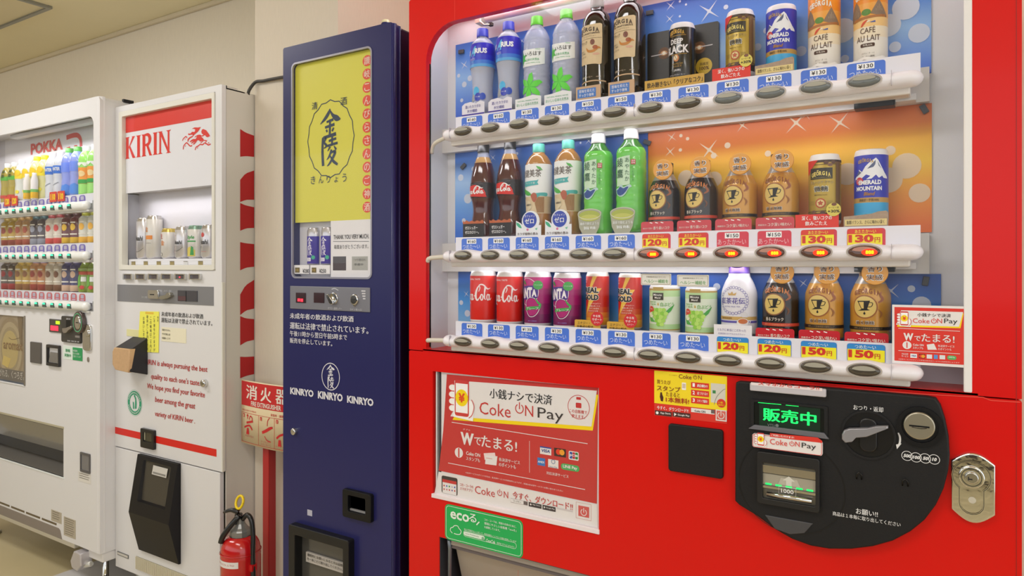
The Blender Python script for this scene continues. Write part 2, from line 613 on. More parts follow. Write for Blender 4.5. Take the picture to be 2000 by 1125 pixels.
# printed backdrops
blue_r = ramp_mat('printed_blue_sheet', [(0, '3f66dc'), (.22, '5f8be4'), (.5, '93bdf0'), (.72, '4f86da'), (1, '2a5cba')], CAMZ + .35, CAMZ + .582, .05)
blue_r2 = ramp_mat('printed_blue_sheet_middle', [(0, '3a74da'), (.3, '6ea6ec'), (.55, 'a4c8f4'), (.78, '4478cc'), (1, '2350ae')], CAMZ + .06, CAMZ + .297, .05)
blue_r3 = ramp_mat('printed_blue_sheet_lower', [(0, '84bff0'), (.4, '4e9be6'), (.8, '2768c8'), (1, '2257b4')], CAMZ - .16, CAMZ - .014, .02)
org_r = ramp_mat('printed_orange_sheet', [(0, 'e8722c'), (.25, 'f09a34'), (.5, 'f6c83a'), (.68, 'f0b030'), (.8, 'd87420'), (1, 'd4641c')], CAMZ + .06, CAMZ + .297, -.03)
BY = .088
sp = mat('dfe8f8', .5, alpha=.8); spo = mat('f4e0c4', .5, alpha=.8)


def sheet(name, u0, u1, z0, z1, mt, dots, label, dm):
    x0, x1 = X(u0, BY), X(u1, BY)
    p = obj(name, M().box(x0, x1, BY, BY + .002, CAMZ + z0, CAMZ + z1, mt), red, label=label)
    m = M(); S = Flat(BY)
    for di, (u, v, r, kind) in enumerate(dots):
        x, z = W(u, v, BY); K = .00125
        if kind == 'o': m.poly(ell(x, z, r * K, n=18), S, .0004 + di * .00002, dm)
        else: m.poly(star(x, z, r * K, r * K * .11, 4, kind), S, .0004 + di * .00002, dm), m.poly(ell(x, z, r * K * .15, n=10), S, .00041 + di * .00002, dm)
    obj('printed_lights', m, p, label='pale stars and discs printed on the sheet')
    return p


sheet('backdrop_sheet', 890, 1819, .352, .582, blue_r, [(896, 148, 4, 'o'), (907, 165, 6, 'o'), (902, 196, 4, 'o'), (918, 153, 6, 'o'), (907, 127, 12, .9), (1310, 11, 11, .8), (1385, 22, 22, .9), (1308, 37, 10, .7),
      (1340, 9, 2, 'o'), (1328, 32, 2, 'o'), (1328, 3, 2, 'o'), (1020, 80, 8, .8), (1418, 14, 4, 'o'), (1497, 60, 5, 'o'), (1565, 100, 8, 'o'), (1645, 60, 19, 'o'), (1735, 50, 17, 'o'), (1769, 15, 18, 'o'), (1795, 65, 14, 'o'),
      (1650, 115, 6, 'o'), (1480, 92, 6, 'o'), (1748, 92, 8, 'o')], 'blue printed backdrop sheet behind the top row', sp)
sheet('backdrop_sheet', 889, 1265, .062, .297, blue_r2, [(900, 347, 7, 'o'), (914, 388, 10, 'o'), (906, 431, 5, 'o'), (963, 308, 9, .8), (1150, 275, 9, .7), (1134, 279, 2, 'o'), (925, 330, 5, 'o'), (1010, 300, 3, 'o'), (1110, 400, 8, 'o')], 'blue printed backdrop sheet behind the middle row', sp)
sheet('backdrop_sheet', 1266, 1820, .062, .297, org_r, [(1312, 268, 11, .9), (1309, 296, 12, .7), (1385, 293, 22, .9), (1394, 304, 5, 'o'), (1330, 265, 3, 'o'), (1343, 271, 3, 'o'), (1329, 293, 3, 'o'), (1421, 284, 5, 'o'),
      (1500, 300, 5, 'o'), (1512, 336, 9, 'o'), (1340, 348, 14, 'o'), (1395, 350, 13, 'o'), (1682, 299, 6, 'o'), (1739, 294, 7, 'o'), (1771, 324, 19, 'o'), (1735, 352, 19, 'o'), (1655, 340, 17, 'o'), (1796, 377, 14, 'o'),
      (1555, 240, 22, .8), (1640, 240, 20, .9), (1575, 225, 10, .6), (1590, 395, 8, 'o'), (1710, 300, 4, 'o'), (1450, 245, 14, .9)], 'orange and yellow printed backdrop sheet behind the hot coffees', spo)
sheet('backdrop_sheet', 895, 1838, -.165, -.014, blue_r3, [(911, 574, 9, .9), (901, 591, 5, 'o'), (913, 612, 7, 'o'), (1569, 553, 9, .9), (1740, 568, 15, .8), (1780, 564, 5, 'o'), (1800, 595, 12, 'o'), (1400, 560, 6, 'o')], 'blue printed backdrop sheet behind the bottom row', sp)
for u, v, a in ((901, 101, 0), (1269, 25, 0), (905, 325, .7), (1264, 278, -.4), (1805, 213, -1.1), (1808, 549, 1.4)):
    x, z = W(u, v, BY - .004)
    q = [(x + cos(a) * p - sin(a) * r, z + sin(a) * p + cos(a) * r) for p, r in ((-.0085, -.005), (.0085, -.005), (.0085, .005), (-.0085, .005))]
    obj('magnet', M().prism(q, BY - .007, BY - .0015, mat('4a4c52', .6)), red, bev=.001)

# columns and rows of the display
PITCH = .0786
colx = lambda i: -.979 + PITCH * i
ROWS = [CAMZ + .324, CAMZ + .0247, CAMZ - .1835]
BX0, BX1 = X(868, -.01), X(1804, -.01)


def bar_mesh(x0, x1, zc, dx0, pitch, n, m, yc, ry, rz, wave):
    mb = M(); N = n * 10; K = 18
    xs = [x0 + (x1 - x0) * i / N for i in range(N + 1)]
    ends = [.0, .004, .010]
    xs = [x0, x0 + .002, x0 + .006, x0 + .012] + [x for x in xs if x0 + .014 < x < x1 - .020] + [x1 - .018, x1 - .010, x1 - .004, x1 - .001, x1]
    vs = []
    for x in xs:
        e = min(1, sqrt(max(0, 1 - max(0, 1 - (x1 - x) / .018) ** 2))) * min(1, sqrt(max(0, 1 - max(0, 1 - (x - x0) / .012) ** 2)))
        e = max(e, .05)
        inr = dx0 - pitch * .6 < x < dx0 + pitch * (n - .45)
        wv = wave * cos(2 * pi * (x - dx0) / pitch) if inr else -wave * .4
        for k in range(K):
            t = 2 * pi * k / K
            up = rz + (wv if sin(t) > 0 else -wv * .25)
            vs.append((x, yc + ry * cos(t) * e, zc + up * sin(t) * e))
    fs = [(i * K + k, i * K + (k + 1) % K, (i + 1) * K + (k + 1) % K, (i + 1) * K + k) for i in range(len(xs) - 1) for k in range(K)]
    mb.add(vs, fs, m, 1)
    return mb


barw = mat('f1eff8', .3, coat=.2)
blk_btn = mat('4c463c', .18, coat=.6); chr_btn = mat('6e7476', .15, coat=.6); hot_btn = mat('5a3a30', .18, coat=.6)
led = mat('ff7a00', .4, emit=5.0); ledr = mat('ff2a05', .4, emit=1.2)
price = {0: ['160', '160', '130', '130', '150', '150', '130', '130', '130', '130', '130', '130'],
         1: ['160'] * 6 + ['A120', 'A120', 'H150', 'H150', 'A130', 'A130'],
         2: ['130'] * 8 + ['B120', 'B120', 'B150', 'B150']}
TAGB = mat('4a78dc', .5); TAGR = mat('d83a4e', .5); TAGS = mat('2f8fd8', .5); TAGY = mat('f8ee20', .5)
strip = mat('e9e8f2', .45)
for r, zc in enumerate(ROWS):
    bar = obj('selection_bar', bar_mesh(BX0, BX1, zc, colx(0), PITCH, 12, barw, -.006, .022, .0148, .0024), red, label='white wavy button bar, %s row' % ('top', 'middle', 'bottom')[r])
    m = M().box(BX0 + .015, BX1 - .02, -.004, .03, zc - .026, zc - .012, mat('dcd6d2', .4))
    obj('ledge', m, bar, bev=.003)
    m = M(); S = Flat(-.0285)
    for u in (BX0 + .028, colx(5.55), X(1741, -.02)):
        m.box(u, u + .0006, -.0282, -.02, zc - .012, zc + .014, mat('b9b4bc', .5))
    obj('joint', m, bar)
    st = obj('price_strip', M().box(BX0 + .02, BX1 - .005, .010, .0125, zc + .008, zc + .047, strip), bar, label='white price strip')
    if r < 2:
        obj('shelf_beam', M().box(WX0, WX1 - .06, .068, .0875, zc - (.027 if r == 0 else .0385), zc + .035, mat('d4d2d2', .45)), red, label='pale shelf beam between the rows')
        m = M().box(X(1670, .05), X(1748, .05), .03, .06, zc - .055 + .02, zc - .018, BLACK)
        m.box(X(1750, .05), X(1790, .05), .03, .06, zc - .05 + .02, zc - .018, GREYW)
        obj('shelf_bracket', m, red, bev=.001)
    for i in range(12):
        x = colx(i)
        hot = (r == 1 and i >= 6)
        tp = price[r][i]
        bm_ = hot_btn if hot else (chr_btn if (r == 0 and i >= 8) else blk_btn)
        bw = .0252 if i < 3 else .0262
        m = M().dome(ell(x, zc + .001, bw, .0112, 24), -.0345, -.012, .009, bm_, 4)
        m.rim(ell(x, zc + .001, bw + .0012, .0122, 28), .0022, Flat(-.0275), .001, mat('b8b0a8', .4))
        b = obj('button', m, bar)
        m = M()
        m.poly(smooth([(x - .0185, zc + .003), (x - .014, zc + .0072), (x, zc + .0095), (x + .014, zc + .0072), (x + .0185, zc + .003), (x + .008, zc + .0012), (x - .008, zc + .0012), (x - .0185, zc + .003)], 3), Flat(-.0345), .0008, mat('a8a598', .3) if not hot else mat('b98878', .3))  # pale crescent painted on the lens as the ceiling's reflection
        if hot:
            m.poly(ell(x + .009, zc - .0005, .0125, .0062, 18), Flat(-.0345), .0010, ledr)
            m.text('888', x + .003, x + .016, zc - .0035, zc + .003, Flat(-.0345), .0016, led, .03)
        obj('button_window_or_glint', m, b)
        # price tag
        zt0, zt1 = zc + .0125, zc + .0435
        S = Flat(.010)
        m = M()
        w = .031
        if tp[0] in '1':
            m.poly(rr(x - w, x + w, zt0, zt1, (0, 0, .005, .005), 4), S, .0004, TAGB)
            m.rect(x - .015, x + .0135, zt1 - .013, zt1 - .002, S, .0008, PURE)
            m.text('¥' + tp, x - .0125, x + .0115, zt1 - .0112, zt1 - .0038, S, .0012, INK, .012)
            m.text('つめた～い', x - .027, x + .024, zt0 + .0055, zt1 - .0145, S, .0008, mat('dbe6fb', .5), .008)
        elif tp[0] == 'H':
            m.poly(rr(x - w, x + w, zt0, zt1, (0, 0, .005, .005), 4), S, .0004, TAGR)
            m.rect(x - .015, x + .0135, zt1 - .013, zt1 - .002, S, .0008, PURE)
            m.text('¥' + tp[1:], x - .0125, x + .0115, zt1 - .0112, zt1 - .0038, S, .0012, INK, .012)
            m.text('あったか～い', x - .029, x + .026, zt0 + .0055, zt1 - .0145, S, .0008, mat('f6c6cc', .5), .008)
        else:
            a = tp[0] == 'A'
            m.poly(rr(x - w, x + w, zt0, zt1, (0, 0, .005, .005), 4), S, .0004, TAGR if a else PBLUE)
            m.rect(x - w + .001, x + w - (.005 if a else .001), zt0, zt1 - .001, S, .0008, mat('e03c28', .5) if a else TAGS)
            m.rect(x - w + .001, x + w - (.005 if a else .001), zt0, zt1 - .010, S, .0011, TAGY)
            m.text('あたたか～い' if a else 'つめた～い', x - .018, x + .016, zt1 - .0088, zt1 - .0022, S, .0013, mat('fbe64c', .5) if a else mat('e8f4fa', .5), .03)
            m.text(tp[1:], x - .0285, x + .0125, zt0 + .0055, zt1 - .0110, S, .0015, mat('d8321e', .5), .05)
            m.text('円', x + .014, x + .0225, zt0 + .0055, zt0 + .0145, S, .0015, mat('d8321e', .5), .03)
        obj('price_tag', m, bar, label='red and yellow hot price tag' if tp[0] == 'A' else ('red hot price tag' if tp[0] == 'H' else None))
for r in (1, 2):
    z = ROWS[r]
    m = M().tube(smooth([(WX0 + .002, .005, z - .012 if r == 1 else z - .006), (WX0 + .015, .0, z - .004), (BX0 + .01, -.004, z - .001)], 4), .0058, mat('d9d4c8', .5), 10)
    obj('bar_cable', m, red, label='pale lead running into the button bar')
m = M().tube(smooth([(WX0 + .003, .02, CAMZ + .29), (WX0 + .02, .01, CAMZ + .312), (BX0 + .01, -.004, ROWS[0] - .001)], 4), .005, mat('d9d4c8', .5), 10)
obj('bar_cable', m, red, label='pale lead running into the button bar')
obj('display_glass', M().box(WX0 - .005, WX1 + .005, .0045, .0065, WZ0 - .004, WZ1 + .005, GLASS), red, label='clear display glass')


# ---------------------------------------------------------------- helpers for print measured on a plane
class Pr:
    """print on the plane Y; every column/height was measured on the photograph at that plane's own depth"""

    def __init__(s, Y):
        s.Y = Y; s.m = M(); s.S = Flat(Y)

    def xz(s, u, v): return W(u, v, s.Y)

    def box4(s, u0, u1, vt, vb):
        x0, z1 = W(u0, vt, s.Y); z0 = Z(u0, vb, s.Y)
        return x0, X(u1, s.Y), z0, z1

    def T(s, st, u0, u1, vt, vb, m, bold=0.0, h=.0012, shear=0.0):
        x0, x1, z0, z1 = s.box4(u0, u1, vt, vb)
        s.m.text(st, x0, x1, z0, z1, s.S, h, m, bold, shear); return s

    def R(s, u0, u1, vt, vb, m, h=.0004, r=0):
        x0, x1, z0, z1 = s.box4(u0, u1, vt, vb)
        if r: s.m.poly(rr(x0, x1, z0, z1, r), s.S, h, m)
        else: s.m.rect(x0, x1, z0, z1, s.S, h, m)
        return s

    def P(s, pts, m, h=.0006):
        s.m.poly([W(u, v, s.Y) for u, v in pts], s.S, h, m); return s

    def C(s, u, v, r, m, h=.0006, rz=None, n=28):
        """r in metres"""
        x, z = W(u, v, s.Y)
        s.m.poly(ell(x, z, r, rz, n), s.S, h, m); return s

    def O(s, u, v, r, w, m, h=.0013, rz=None):
        x, z = W(u, v, s.Y)
        s.m.rim(ell(x, z, r, rz, 32), w, s.S, h, m); return s

    def L(s, pts, w, m, h=.0008, k=1, closed=0):
        s.m.stroke([W(u, v, s.Y) for u, v in pts], w, s.S, h, m, k=k, closed=closed); return s

    def power(s, u, v, r, w, m, h=.0012):
        x, z = W(u, v, s.Y)
        a = [(x + r * cos(t), z + r * sin(t)) for t in [radians(120 + 300 * i / 18) for i in range(19)]]
        s.m.stroke(a, w, s.S, h, m, k=1)
        s.m.stroke([(x, z + r * 1.45), (x, z - r * .1)], w, s.S, h, m, k=1); return s


def phone_hand(p, u0, u1, vt, vb, h=.0012, line=.0012):
    """hand holding a telephone with a yen coin on it, in the box given"""
    x0, x1, z0, z1 = p.box4(u0, u1, vt, vb)
    w, d = x1 - x0, z1 - z0
    q = lambda a, b: (x0 + a * w, z0 + b * d)
    m = p.m; S = p.S
    for i in range(4):
        c = q(.17, .22 + .18 * i)
        m.poly(ell(c[0], c[1], w * .16, d * .10, 16), S, h, PURE)
        m.rim(ell(c[0], c[1], w * .15, d * .09, 16), line, S, h + .0002, LRED)
    m.poly([q(.2, 0), q(.95, -.05), q(1.0, .25), q(.92, .45), q(.75, .5), q(.75, .9), q(.25, .95)], S, h + .0003, PURE)
    m.poly(rr(*q(.26, 0)[:1], q(.8, 0)[0], q(0, .04)[1], q(0, .98)[1], w * .08, 3), S, h + .0005, LRED)
    m.rect(q(.3, 0)[0], q(.76, 0)[0], q(0, .13)[1], q(0, .89)[1], S, h + .0007, PURE)
    c = q(.53, .52)
    m.poly(ell(c[0], c[1], w * .24, d * .22, 20), S, h + .0009, YEL)
    m.ctext('¥', c[0], c[1] - d * .12, d * .24, S, h + .0012, mat('e8501c', .5), .05)
    m.stroke([q(.8, .02), q(.93, .12), q(1.0, .35), q(.9, .5)], line, S, h + .0012, LRED)


# ---------------------------------------------------------------- lower door of the red machine
PH = (X(845), X(1169.5), CAMZ - .5805, CAMZ - .2655)
DZ = CAMZ - .680
DH = (X(858), X(858) + .78, DZ - .22, DZ)
m = M().panel(RX0, RX1, RZ0, WZ0 - .0065, [PH, DH], 0, .12, RED)
obj('lower_door', m, red, bev=.003)
g = mat('7a0f0a', .5)
m = M().box(RX0 + .07, WX0 + .0465, -.0004, .001, RZ0 + .3, WZ0 - .01, g)
S = Flat(0)
seam = M()
seam.rect(X(888), X(888) + .0012, WZ1, RZ1 - .002, S, .0005, mat('f04438', .4)); obj('door_seam', seam, red); seam = M()
seam.rect(X(1985) - .0006, X(1985) + .0006, RZ0, RZ1, S, .0005, mat('a8140c', .4)); obj('door_seam', seam, red); seam = M()
seam.stroke([W(1640, 758), W(1800, 769.5), W(1920, 776), W(1935, 782), W(1993, 785.5)], .0016, S, .0006, mat('f04a3c', .4), k=1)
seam.rect(X(1012, 0), X(1012, 0) + .0006, RZ0, DZ - .03, S, .0004, mat('c8180e', .4))
obj('door_seam', seam, red)
# poster in its recess
pc = M().box(PH[0] - .01, PH[1] + .01, .020, .026, PH[2] - .01, PH[3] + .01, mat('9a9aa0', .4))
pz = obj('poster_recess', pc, red, label='grey recess behind the poster')
Yp = .006
x0p = X(862, Yp)
m = M().box(x0p, PH[1] + .006, Yp, .012, PH[2] + .0, PH[3] + .003, mat('e8e4e8', .5))
post = obj('poster', m, red, label='red and white mobile payment poster behind clear cover')
m = M()
for a, w, c in ((846, .006, 'c9c9cf'), (853, .0035, 'f2f2f6'), (858, .0025, '6a6a70')):
    m.box(X(a, .01), X(a, .01) + w, .006, .018, PH[2], PH[3], mat(c, .35))
m.box(PH[0] - .002, PH[1] + .002, -.003, .012, PH[2] - .004, PH[2] + .006, mat('f0e6ea', .3))
obj('poster_holder', m, red, bev=.001, label='clear and white edge of the poster holder')
p = Pr(Yp)
PK = mat('c8383e', .5); PR = mat('cc3634', .5); OFFW = mat('eeeaea', .5)
p.P([(873, 731), (1168.5, 757), (1166, 984), (857, 919), (866, 840)], PR, .0004)
p.P([(857, 921), (1166, 986), (1168, 1031), (849, 963)], OFFW, .0005)
p.P([(849, 964), (1168, 1032), (1168, 1035), (849, 967)], PK, .0006)
p.P([(920, 752), (1169, 771), (1158, 841), (884, 820)], YEL, .0006)
p.P([(917, 745), (1166, 763), (1155.5, 833), (880, 813)], OFFW, .0008)
phone_hand(p, 876, 927, 738, 812, line=.0018)
p.T('小銭ナシで決済', 957, 1079, 758, 777, INK, .02)
p.T('Coke', 937, 998, 784, 808, PR, .0)
p.power(1015, 798, .0105, .0024, PR)
p.T('N', 1026, 1042, 791, 812, PR)
p.T('Pay', 1050.6, 1101, 795, 822, mat('3a3436', .5))
p.O(1130.6, 795, .0265, .0012, PR)
p.R(1125, 1136, 786, 796, PR, r=.002, h=.001); p.R(1126, 1135, 775, 780, PR, h=.001)
p.T('この自販機で', 1112, 1147, 798, 805, PR, .02); p.T('使えます。', 1117, 1143, 808, 815, PR, .02)
p.L([(882.6, 824.5), (1148, 866.5)], .0015, OFFW); p.L([(875.5, 904), (1143, 956)], .0015, OFFW)
p.T('ダ ブ ル', 905, 919, 836.5, 839.5, OFFW, .02)
p.T('W', 900, 926, 843, 867, OFFW, .05)
p.T('で', 927, 940, 853, 868, OFFW, .04); p.T('たまる!', 941, 1010, 850, 872, OFFW, .05)
p.L([(1034.5, 861), (1034.5, 923)], .0009, OFFW)
p.C(896.5, 884, .0125, OFFW); p.L([(896.5, 875), (896.5, 893)], .004, LRED)
p.T('Coke ON', 911, 938.5, 881, 888, OFFW, .02); p.T('スタンプも', 911, 938, 891, 898, OFFW, .03)
p.P([(945, 885), (967, 884), (969, 897), (947, 898)], mat('f4dede', .5), .0007)
p.P([(949, 889), (972, 891), (970, 909), (948, 906)], OFFW, .0009); p.L([(950, 894), (962, 896)], .0009, LRED, .0012)
p.T('各決済サービス', 975, 1016, 893, 900, OFFW, .03); p.T('のポイントも', 975, 1008, 902.5, 910, OFFW, .03)
p.R(1055, 1077, 872, 886, OFFW, .0008); p.R(1055, 1077, 871, 873.5, mat('2a50a8'), .001); p.T('VISA', 1057, 1074.5, 876, 882, mat('1d3a8c', .5), .03, shear=.2)
p.R(1082.6, 1105.7, 874, 890, mat('3a1e1c', .5), .0008); p.C(1091, 882.5, .0065, mat('e84020', .5), .001); p.C(1098, 883.5, .0065, mat('f4a830', .5), .0012)
p.R(1111, 1130.6, 880, 897, OFFW, .0008, r=.003)
for a, c in ((1113, '2450a8'), (1118.5, 'c8283c'), (1124, '2a8a40')): p.R(a, a + 5, 882 + (a - 1113) * .15, 895 + (a - 1113) * .15, mat(c, .5), .001, r=.0015)
p.T('JCB', 1112.5, 1129, 886, 891, PURE, .03, .0014)
p.R(1050, 1065, 893, 908, mat('3a7cc8', .5), .0008); p.T('AMEX', 1051, 1064, 899, 903, PURE, .02)
p.R(1071, 1091, 896, 912, OFFW, .0008); p.O(1081, 901.5, .0045, .0012, mat('5878a8', .5)); p.T('Diners Club', 1073, 1089, 909, 912, mat('5878a8', .5))
p.R(1096, 1132, 904, 916, mat('50b464', .5), .0008, r=.0065); p.T('LINE Pay', 1100, 1128, 907, 914.5, OFFW, .03)
p.T('対応決済サービス', 1068, 1111, 920, 926, OFFW, .02)
p.T('※決済サービスのポイント付与は、各決済サービスの利用条件によります。詳細は各決済サービスへお問い合わせください', 910, 1100, 921, 924, OFFW)
p.R(863, 894, 928, 962, mat('3c3634', .5), .0008, r=.005); p.R(865, 892, 936, 962, OFFW, .001); p.R(865, 892, 935, 941, PR, .0011)
for i, c in enumerate(('c83838', '3858c0', '38a058', 'c0c0d0', '3858c0', 'c84040', 'd07080', 'c83838', '7050a0', 'c84040')):
    p.C(868 + (i % 5) * 5.2, 948 + (i // 5) * 7 + (i % 5) * .9, .0022, mat(c, .5), .0013, n=10)
p.T('コカ・コーラの', 899, 925, 943, 948.5, PR, .02); p.T('スマホアプリ', 899, 923, 950.5, 956, PR, .02)
p.T('Coke', 928, 967, 948, 963, PR); p.power(976.5, 962.5, .0062, .0016, PR); p.T('N', 984.5, 993, 959, 971.5, PR)
p.T('今すぐ、ダウンロード!!', 1002, 1119, 959, 973, PR, .03)
p.R(998, 1031, 972.5, 980, OFFW, .0008); p.m.rim([p.xz(*q) for q in ((998, 973), (1031, 980), (1031, 987), (998, 980.5))], .0006, p.S, .001, mat('a08888', .5)); p.T('コークオン', 1003, 1018, 976, 979, INK, .01)
p.R(1023, 1031, 978, 985, mat('6a6060', .5), .0009)
p.R(1033, 1058, 980, 988.5, mat('3a3238', .5), .0008); p.R(1060, 1085.5, 985.5, 994.5, mat('3a3238', .5), .0008)
p.C(1037, 984.8, .0022, OFFW, .001, n=10); p.T('App Store', 1040.5, 1056, 983.5, 986.5, OFFW, .01); p.P([(1062.5, 988), (1066, 990.5), (1062.5, 993)], OFFW, .001); p.T('Google Play', 1067, 1084, 989.5, 992.8, OFFW, .01)
p.R(1088, 1119, 990.5, 994, mat('d8d0d2', .5), .0008)
p.m.rim([p.xz(*q) for q in ((1125.5, 980), (1155, 985.5), (1155, 1017), (1125.5, 1011))], .0008, p.S, .001, mat('d08888', .5))
p.P([(1130, 986.5), (1151, 990.5), (1151, 1011.5), (1130, 1007)], mat('d65a58', .5), .001); p.power(1140.5, 1000.5, .0068, .0016, OFFW, .0014)
obj('poster_print', p.m, post, label='lettering, phone drawing and card marks printed on the poster')
obj('poster_cover', M().box(PH[0] - .003, PH[1] + .003, .0022, .0032, PH[2] - .002, PH[3] + .002, glass_mat('ffffff', .02, 'clear_plastic')), red, label='clear plastic cover over the poster')

# payment sticker on the display glass
Ys = -.0005
x0, x1 = X(1742.5, Ys), X(1888.5, Ys)
z1, z0 = Z(1742.5, 595, Ys), Z(1742.5, 709, Ys)
stk = obj('sticker', M().box(x0, x1, Ys, .0042, z0, z1, OFFW), red, label='red and white payment sticker on the corner of the display glass')
p = Pr(Ys)
RD = mat('e03426', .5)
p.R(1747, 1884, 599.5, 704, RD)
p.P([(1763, 609), (1882, 612), (1876, 641), (1752, 638)], YEL, .0006); p.P([(1760, 606), (1881, 609.5), (1873, 638), (1750, 634)], OFFW, .0008)
phone_hand(p, 1751, 1780, 607, 636, line=.0008)
p.T('小銭ナシで決済', 1792, 1857, 611, 618, INK, .015)
p.T('Coke', 1783, 1815.5, 621.5, 630.5, RD); p.power(1824, 627, .0036, .001, RD); p.T('N', 1830.5, 1840, 622, 631, RD); p.T('Pay', 1844, 1870, 622, 634, INK)
p.L([(1754.6, 641), (1875, 647)], .0008, OFFW); p.L([(1754.6, 684.5), (1875, 691)], .0008, OFFW)
p.T('W', 1764.6, 1784, 650, 664.5, OFFW, .05); p.T('で', 1786, 1798, 656, 665.5, OFFW, .04); p.T('たまる!', 1800, 1864, 652, 667, OFFW, .05)
p.C(1771.5, 674, .0068, OFFW); p.L([(1771.5, 668.5), (1771.5, 679.5)], .0016, RD)
p.T('Coke ON', 1783, 1804, 671, 675, OFFW, .02); p.T('スタンプも', 1783, 1803, 676.5, 681, OFFW, .03)
p.P([(1810, 673), (1824, 671), (1830, 683), (1812, 683)], OFFW)
p.T('各決済サービス', 1832, 1864, 673, 677.5, OFFW, .02); p.T('のポイントも', 1832, 1858, 679, 683.5, OFFW, .02)
p.T('対応決済', 1761, 1774, 689, 692.5, OFFW, .02); p.T('サービス', 1761, 1774, 693.5, 697, OFFW, .02)
for a, b, c in ((1778, 1791, 'f0f0f4'), (1795, 1806.5, '4a2018'), (1810, 1820.5, 'e8e8ee'), (1824, 1831.5, '5a9ae0'), (1835, 1846, 'e4e8ec'), (1850, 1868, '58b868')):
    p.R(a, b, 690.5 + (a - 1778) * .05, 698.5 + (a - 1778) * .05, mat(c, .5), r=.0035 if a == 1850 else 0)
p.T('VISA', 1780, 1789.5, 693, 696, mat('1d3a8c', .5), .02, .001); p.C(1799, 695.5, .0028, mat('e84020', .5), .0009, n=14); p.C(1803, 695.8, .0028, mat('f4a830', .5), .001, n=14)
p.T('LINE Pay', 1853, 1865, 696, 699.5, OFFW, .02, .001); p.T('※決済サービスのポイント付与は各決済サービスの利用条件によります', 1755, 1874, 700, 702, OFFW)
obj('sticker_print', p.m, stk)

# yellow stamp sticker
st2 = obj('sticker', M().box(X(1278), X(1420), -.0006, .001, Z(1278, 811), Z(1278, 723.5), RD), red, label='yellow and red stamp campaign sticker on the red door')
p = Pr(-.0006)
BR = mat('8a4a18', .5)
p.R(1278, 1420, 723.5, 787, mat('fbe020', .5))
p.T('Coke', 1326, 1351, 730.5, 739, BR, .01); p.power(1358, 737, .0034, .001, BR); p.T('N', 1364, 1371, 733.5, 741, BR)
p.T('コカ・コーラ公式アプリ', 1307, 1323, 731, 733, BR)
p.T('買うたび', 1283.6, 1310, 741, 749, BR, .02); p.T('スタンプ', 1283.5, 1329, 752, 762, BR, .04); p.T('たまると', 1301, 1328, 765, 773.5, BR, .02); p.T('1本無料!', 1301, 1346, 774.5, 785, mat('b03818', .5), .04)
p.P([(1290, 766), (1293, 766), (1293.5, 770), (1296, 776), (1295, 784), (1291, 783), (1289, 775)], mat('4a1c14', .5))
p.R(1332, 1340, 747, 761, PURE, .0007, r=.001); p.R(1333, 1339, 749, 758, mat('d8c8b8', .5), .0009)
for i, (t, s_) in enumerate((('1', '起動!!'), ('2', '近づける!!'), ('3', 'スタンプ獲得!!'))):
    v = 746 + i * 14.8
    p.R(1350, 1385, v, v + 11.5, RD, .0007); p.T(t, 1353, 1357.5, v + 2, v + 9, PURE, .03); p.T(s_, 1362, 1382, v + 4, v + 9.5, PURE, .03)
p.R(1388.5, 1417, 748, 785.6, mat('dcd8cc', .5), .0007); p.L([(1395, 790), (1400, 775), (1412, 762), (1417, 760)], .0012, mat('9a968c', .5), k=4); p.R(1392, 1398, 762, 768, mat('3a8a50', .5), .0009)
p.C(1409, 787.5, .0085, RD, .001, rz=.0085); p.T('1本', 1404, 1413, 783.5, 787.5, YEL, .02, .0014); p.T('無料!!', 1403, 1415, 788.5, 792, YEL, .02, .0014)
p.T('今すぐ、ダウンロード!!', 1283.6, 1344.6, 792, 799, PURE, .03)
p.R(1350, 1396, 796.5, 804.5, OFFW); p.T('Coke ON', 1357, 1378, 800, 804, INK, .01); p.R(1389, 1396, 800, 807, mat('6a6060', .5), .0008)
p.R(1279.6, 1312, 801, 810, mat('4a2c28', .5), .0007); p.R(1314, 1348.6, 804, 813, mat('4a2c28', .5), .0007)
p.T('App Store', 1290, 1310, 804, 808.5, PURE, .01); p.T('Google Play', 1324, 1347, 808, 812, PURE, .01); p.C(1284, 806, .003, PURE, .001, n=10); p.P([(1317, 806), (1322, 809), (1317, 812.5)], PURE, .001)
p.R(1398, 1419.5, 799.5, 821, OFFW, .0007); p.R(1400, 1417.5, 801.5, 819, mat('dc6a60', .5), .0009); p.power(1408.5, 811.5, .0062, .0014, OFFW, .0012)
obj('sticker_print', p.m, st2)

# green round-cornered sticker
x0, x1, z0, z1 = X(869.5), X(1021.5), Z(869.5, 1052), Z(869.5, 983)
st3 = obj('sticker', M().prism(rr(x0, x1, z0, z1, .012), -.0008, .001, mat('22b45c', .45)), red, label='green rounded eco sticker under the poster')
p = Pr(-.0008)
LW = mat('e8f6ea', .5)
p.m.rim(rr(x0 + .004, x1 - .004, z0 + .004, z1 - .004, .009), .0011, p.S, .0005, LW)
p.T('eco', 880, 917, 997, 1012, LW, .025); p.T('る', 917, 931, 1002, 1018, LW, .05); p.L([(931, 1025), (936.5, 1019)], .003, LW)
p.L([(884, 1041), (880, 1036), (881, 1031), (885, 1029.5), (888, 1026.5), (894, 1027), (897, 1032), (901, 1037), (899, 1043), (893, 1043.5), (887, 1041.5)], .0019, LW, k=3)
p.T('コカ・コーラは、地球の未来のために、', 946.6, 1009, 1012, 1016.5, LW, .03); p.T('環境にやさしい自販機「ecoる」', 946.6, 1009, 1019, 1024, LW, .03); p.T('を展開しています。', 946.6, 977, 1026.5, 1031, LW, .03)
p.T('省エネ性能のヒートポンプ、地球温暖化ノンフロン冷媒を採用しています', 907, 1009, 1031, 1034.5, LW, .01)
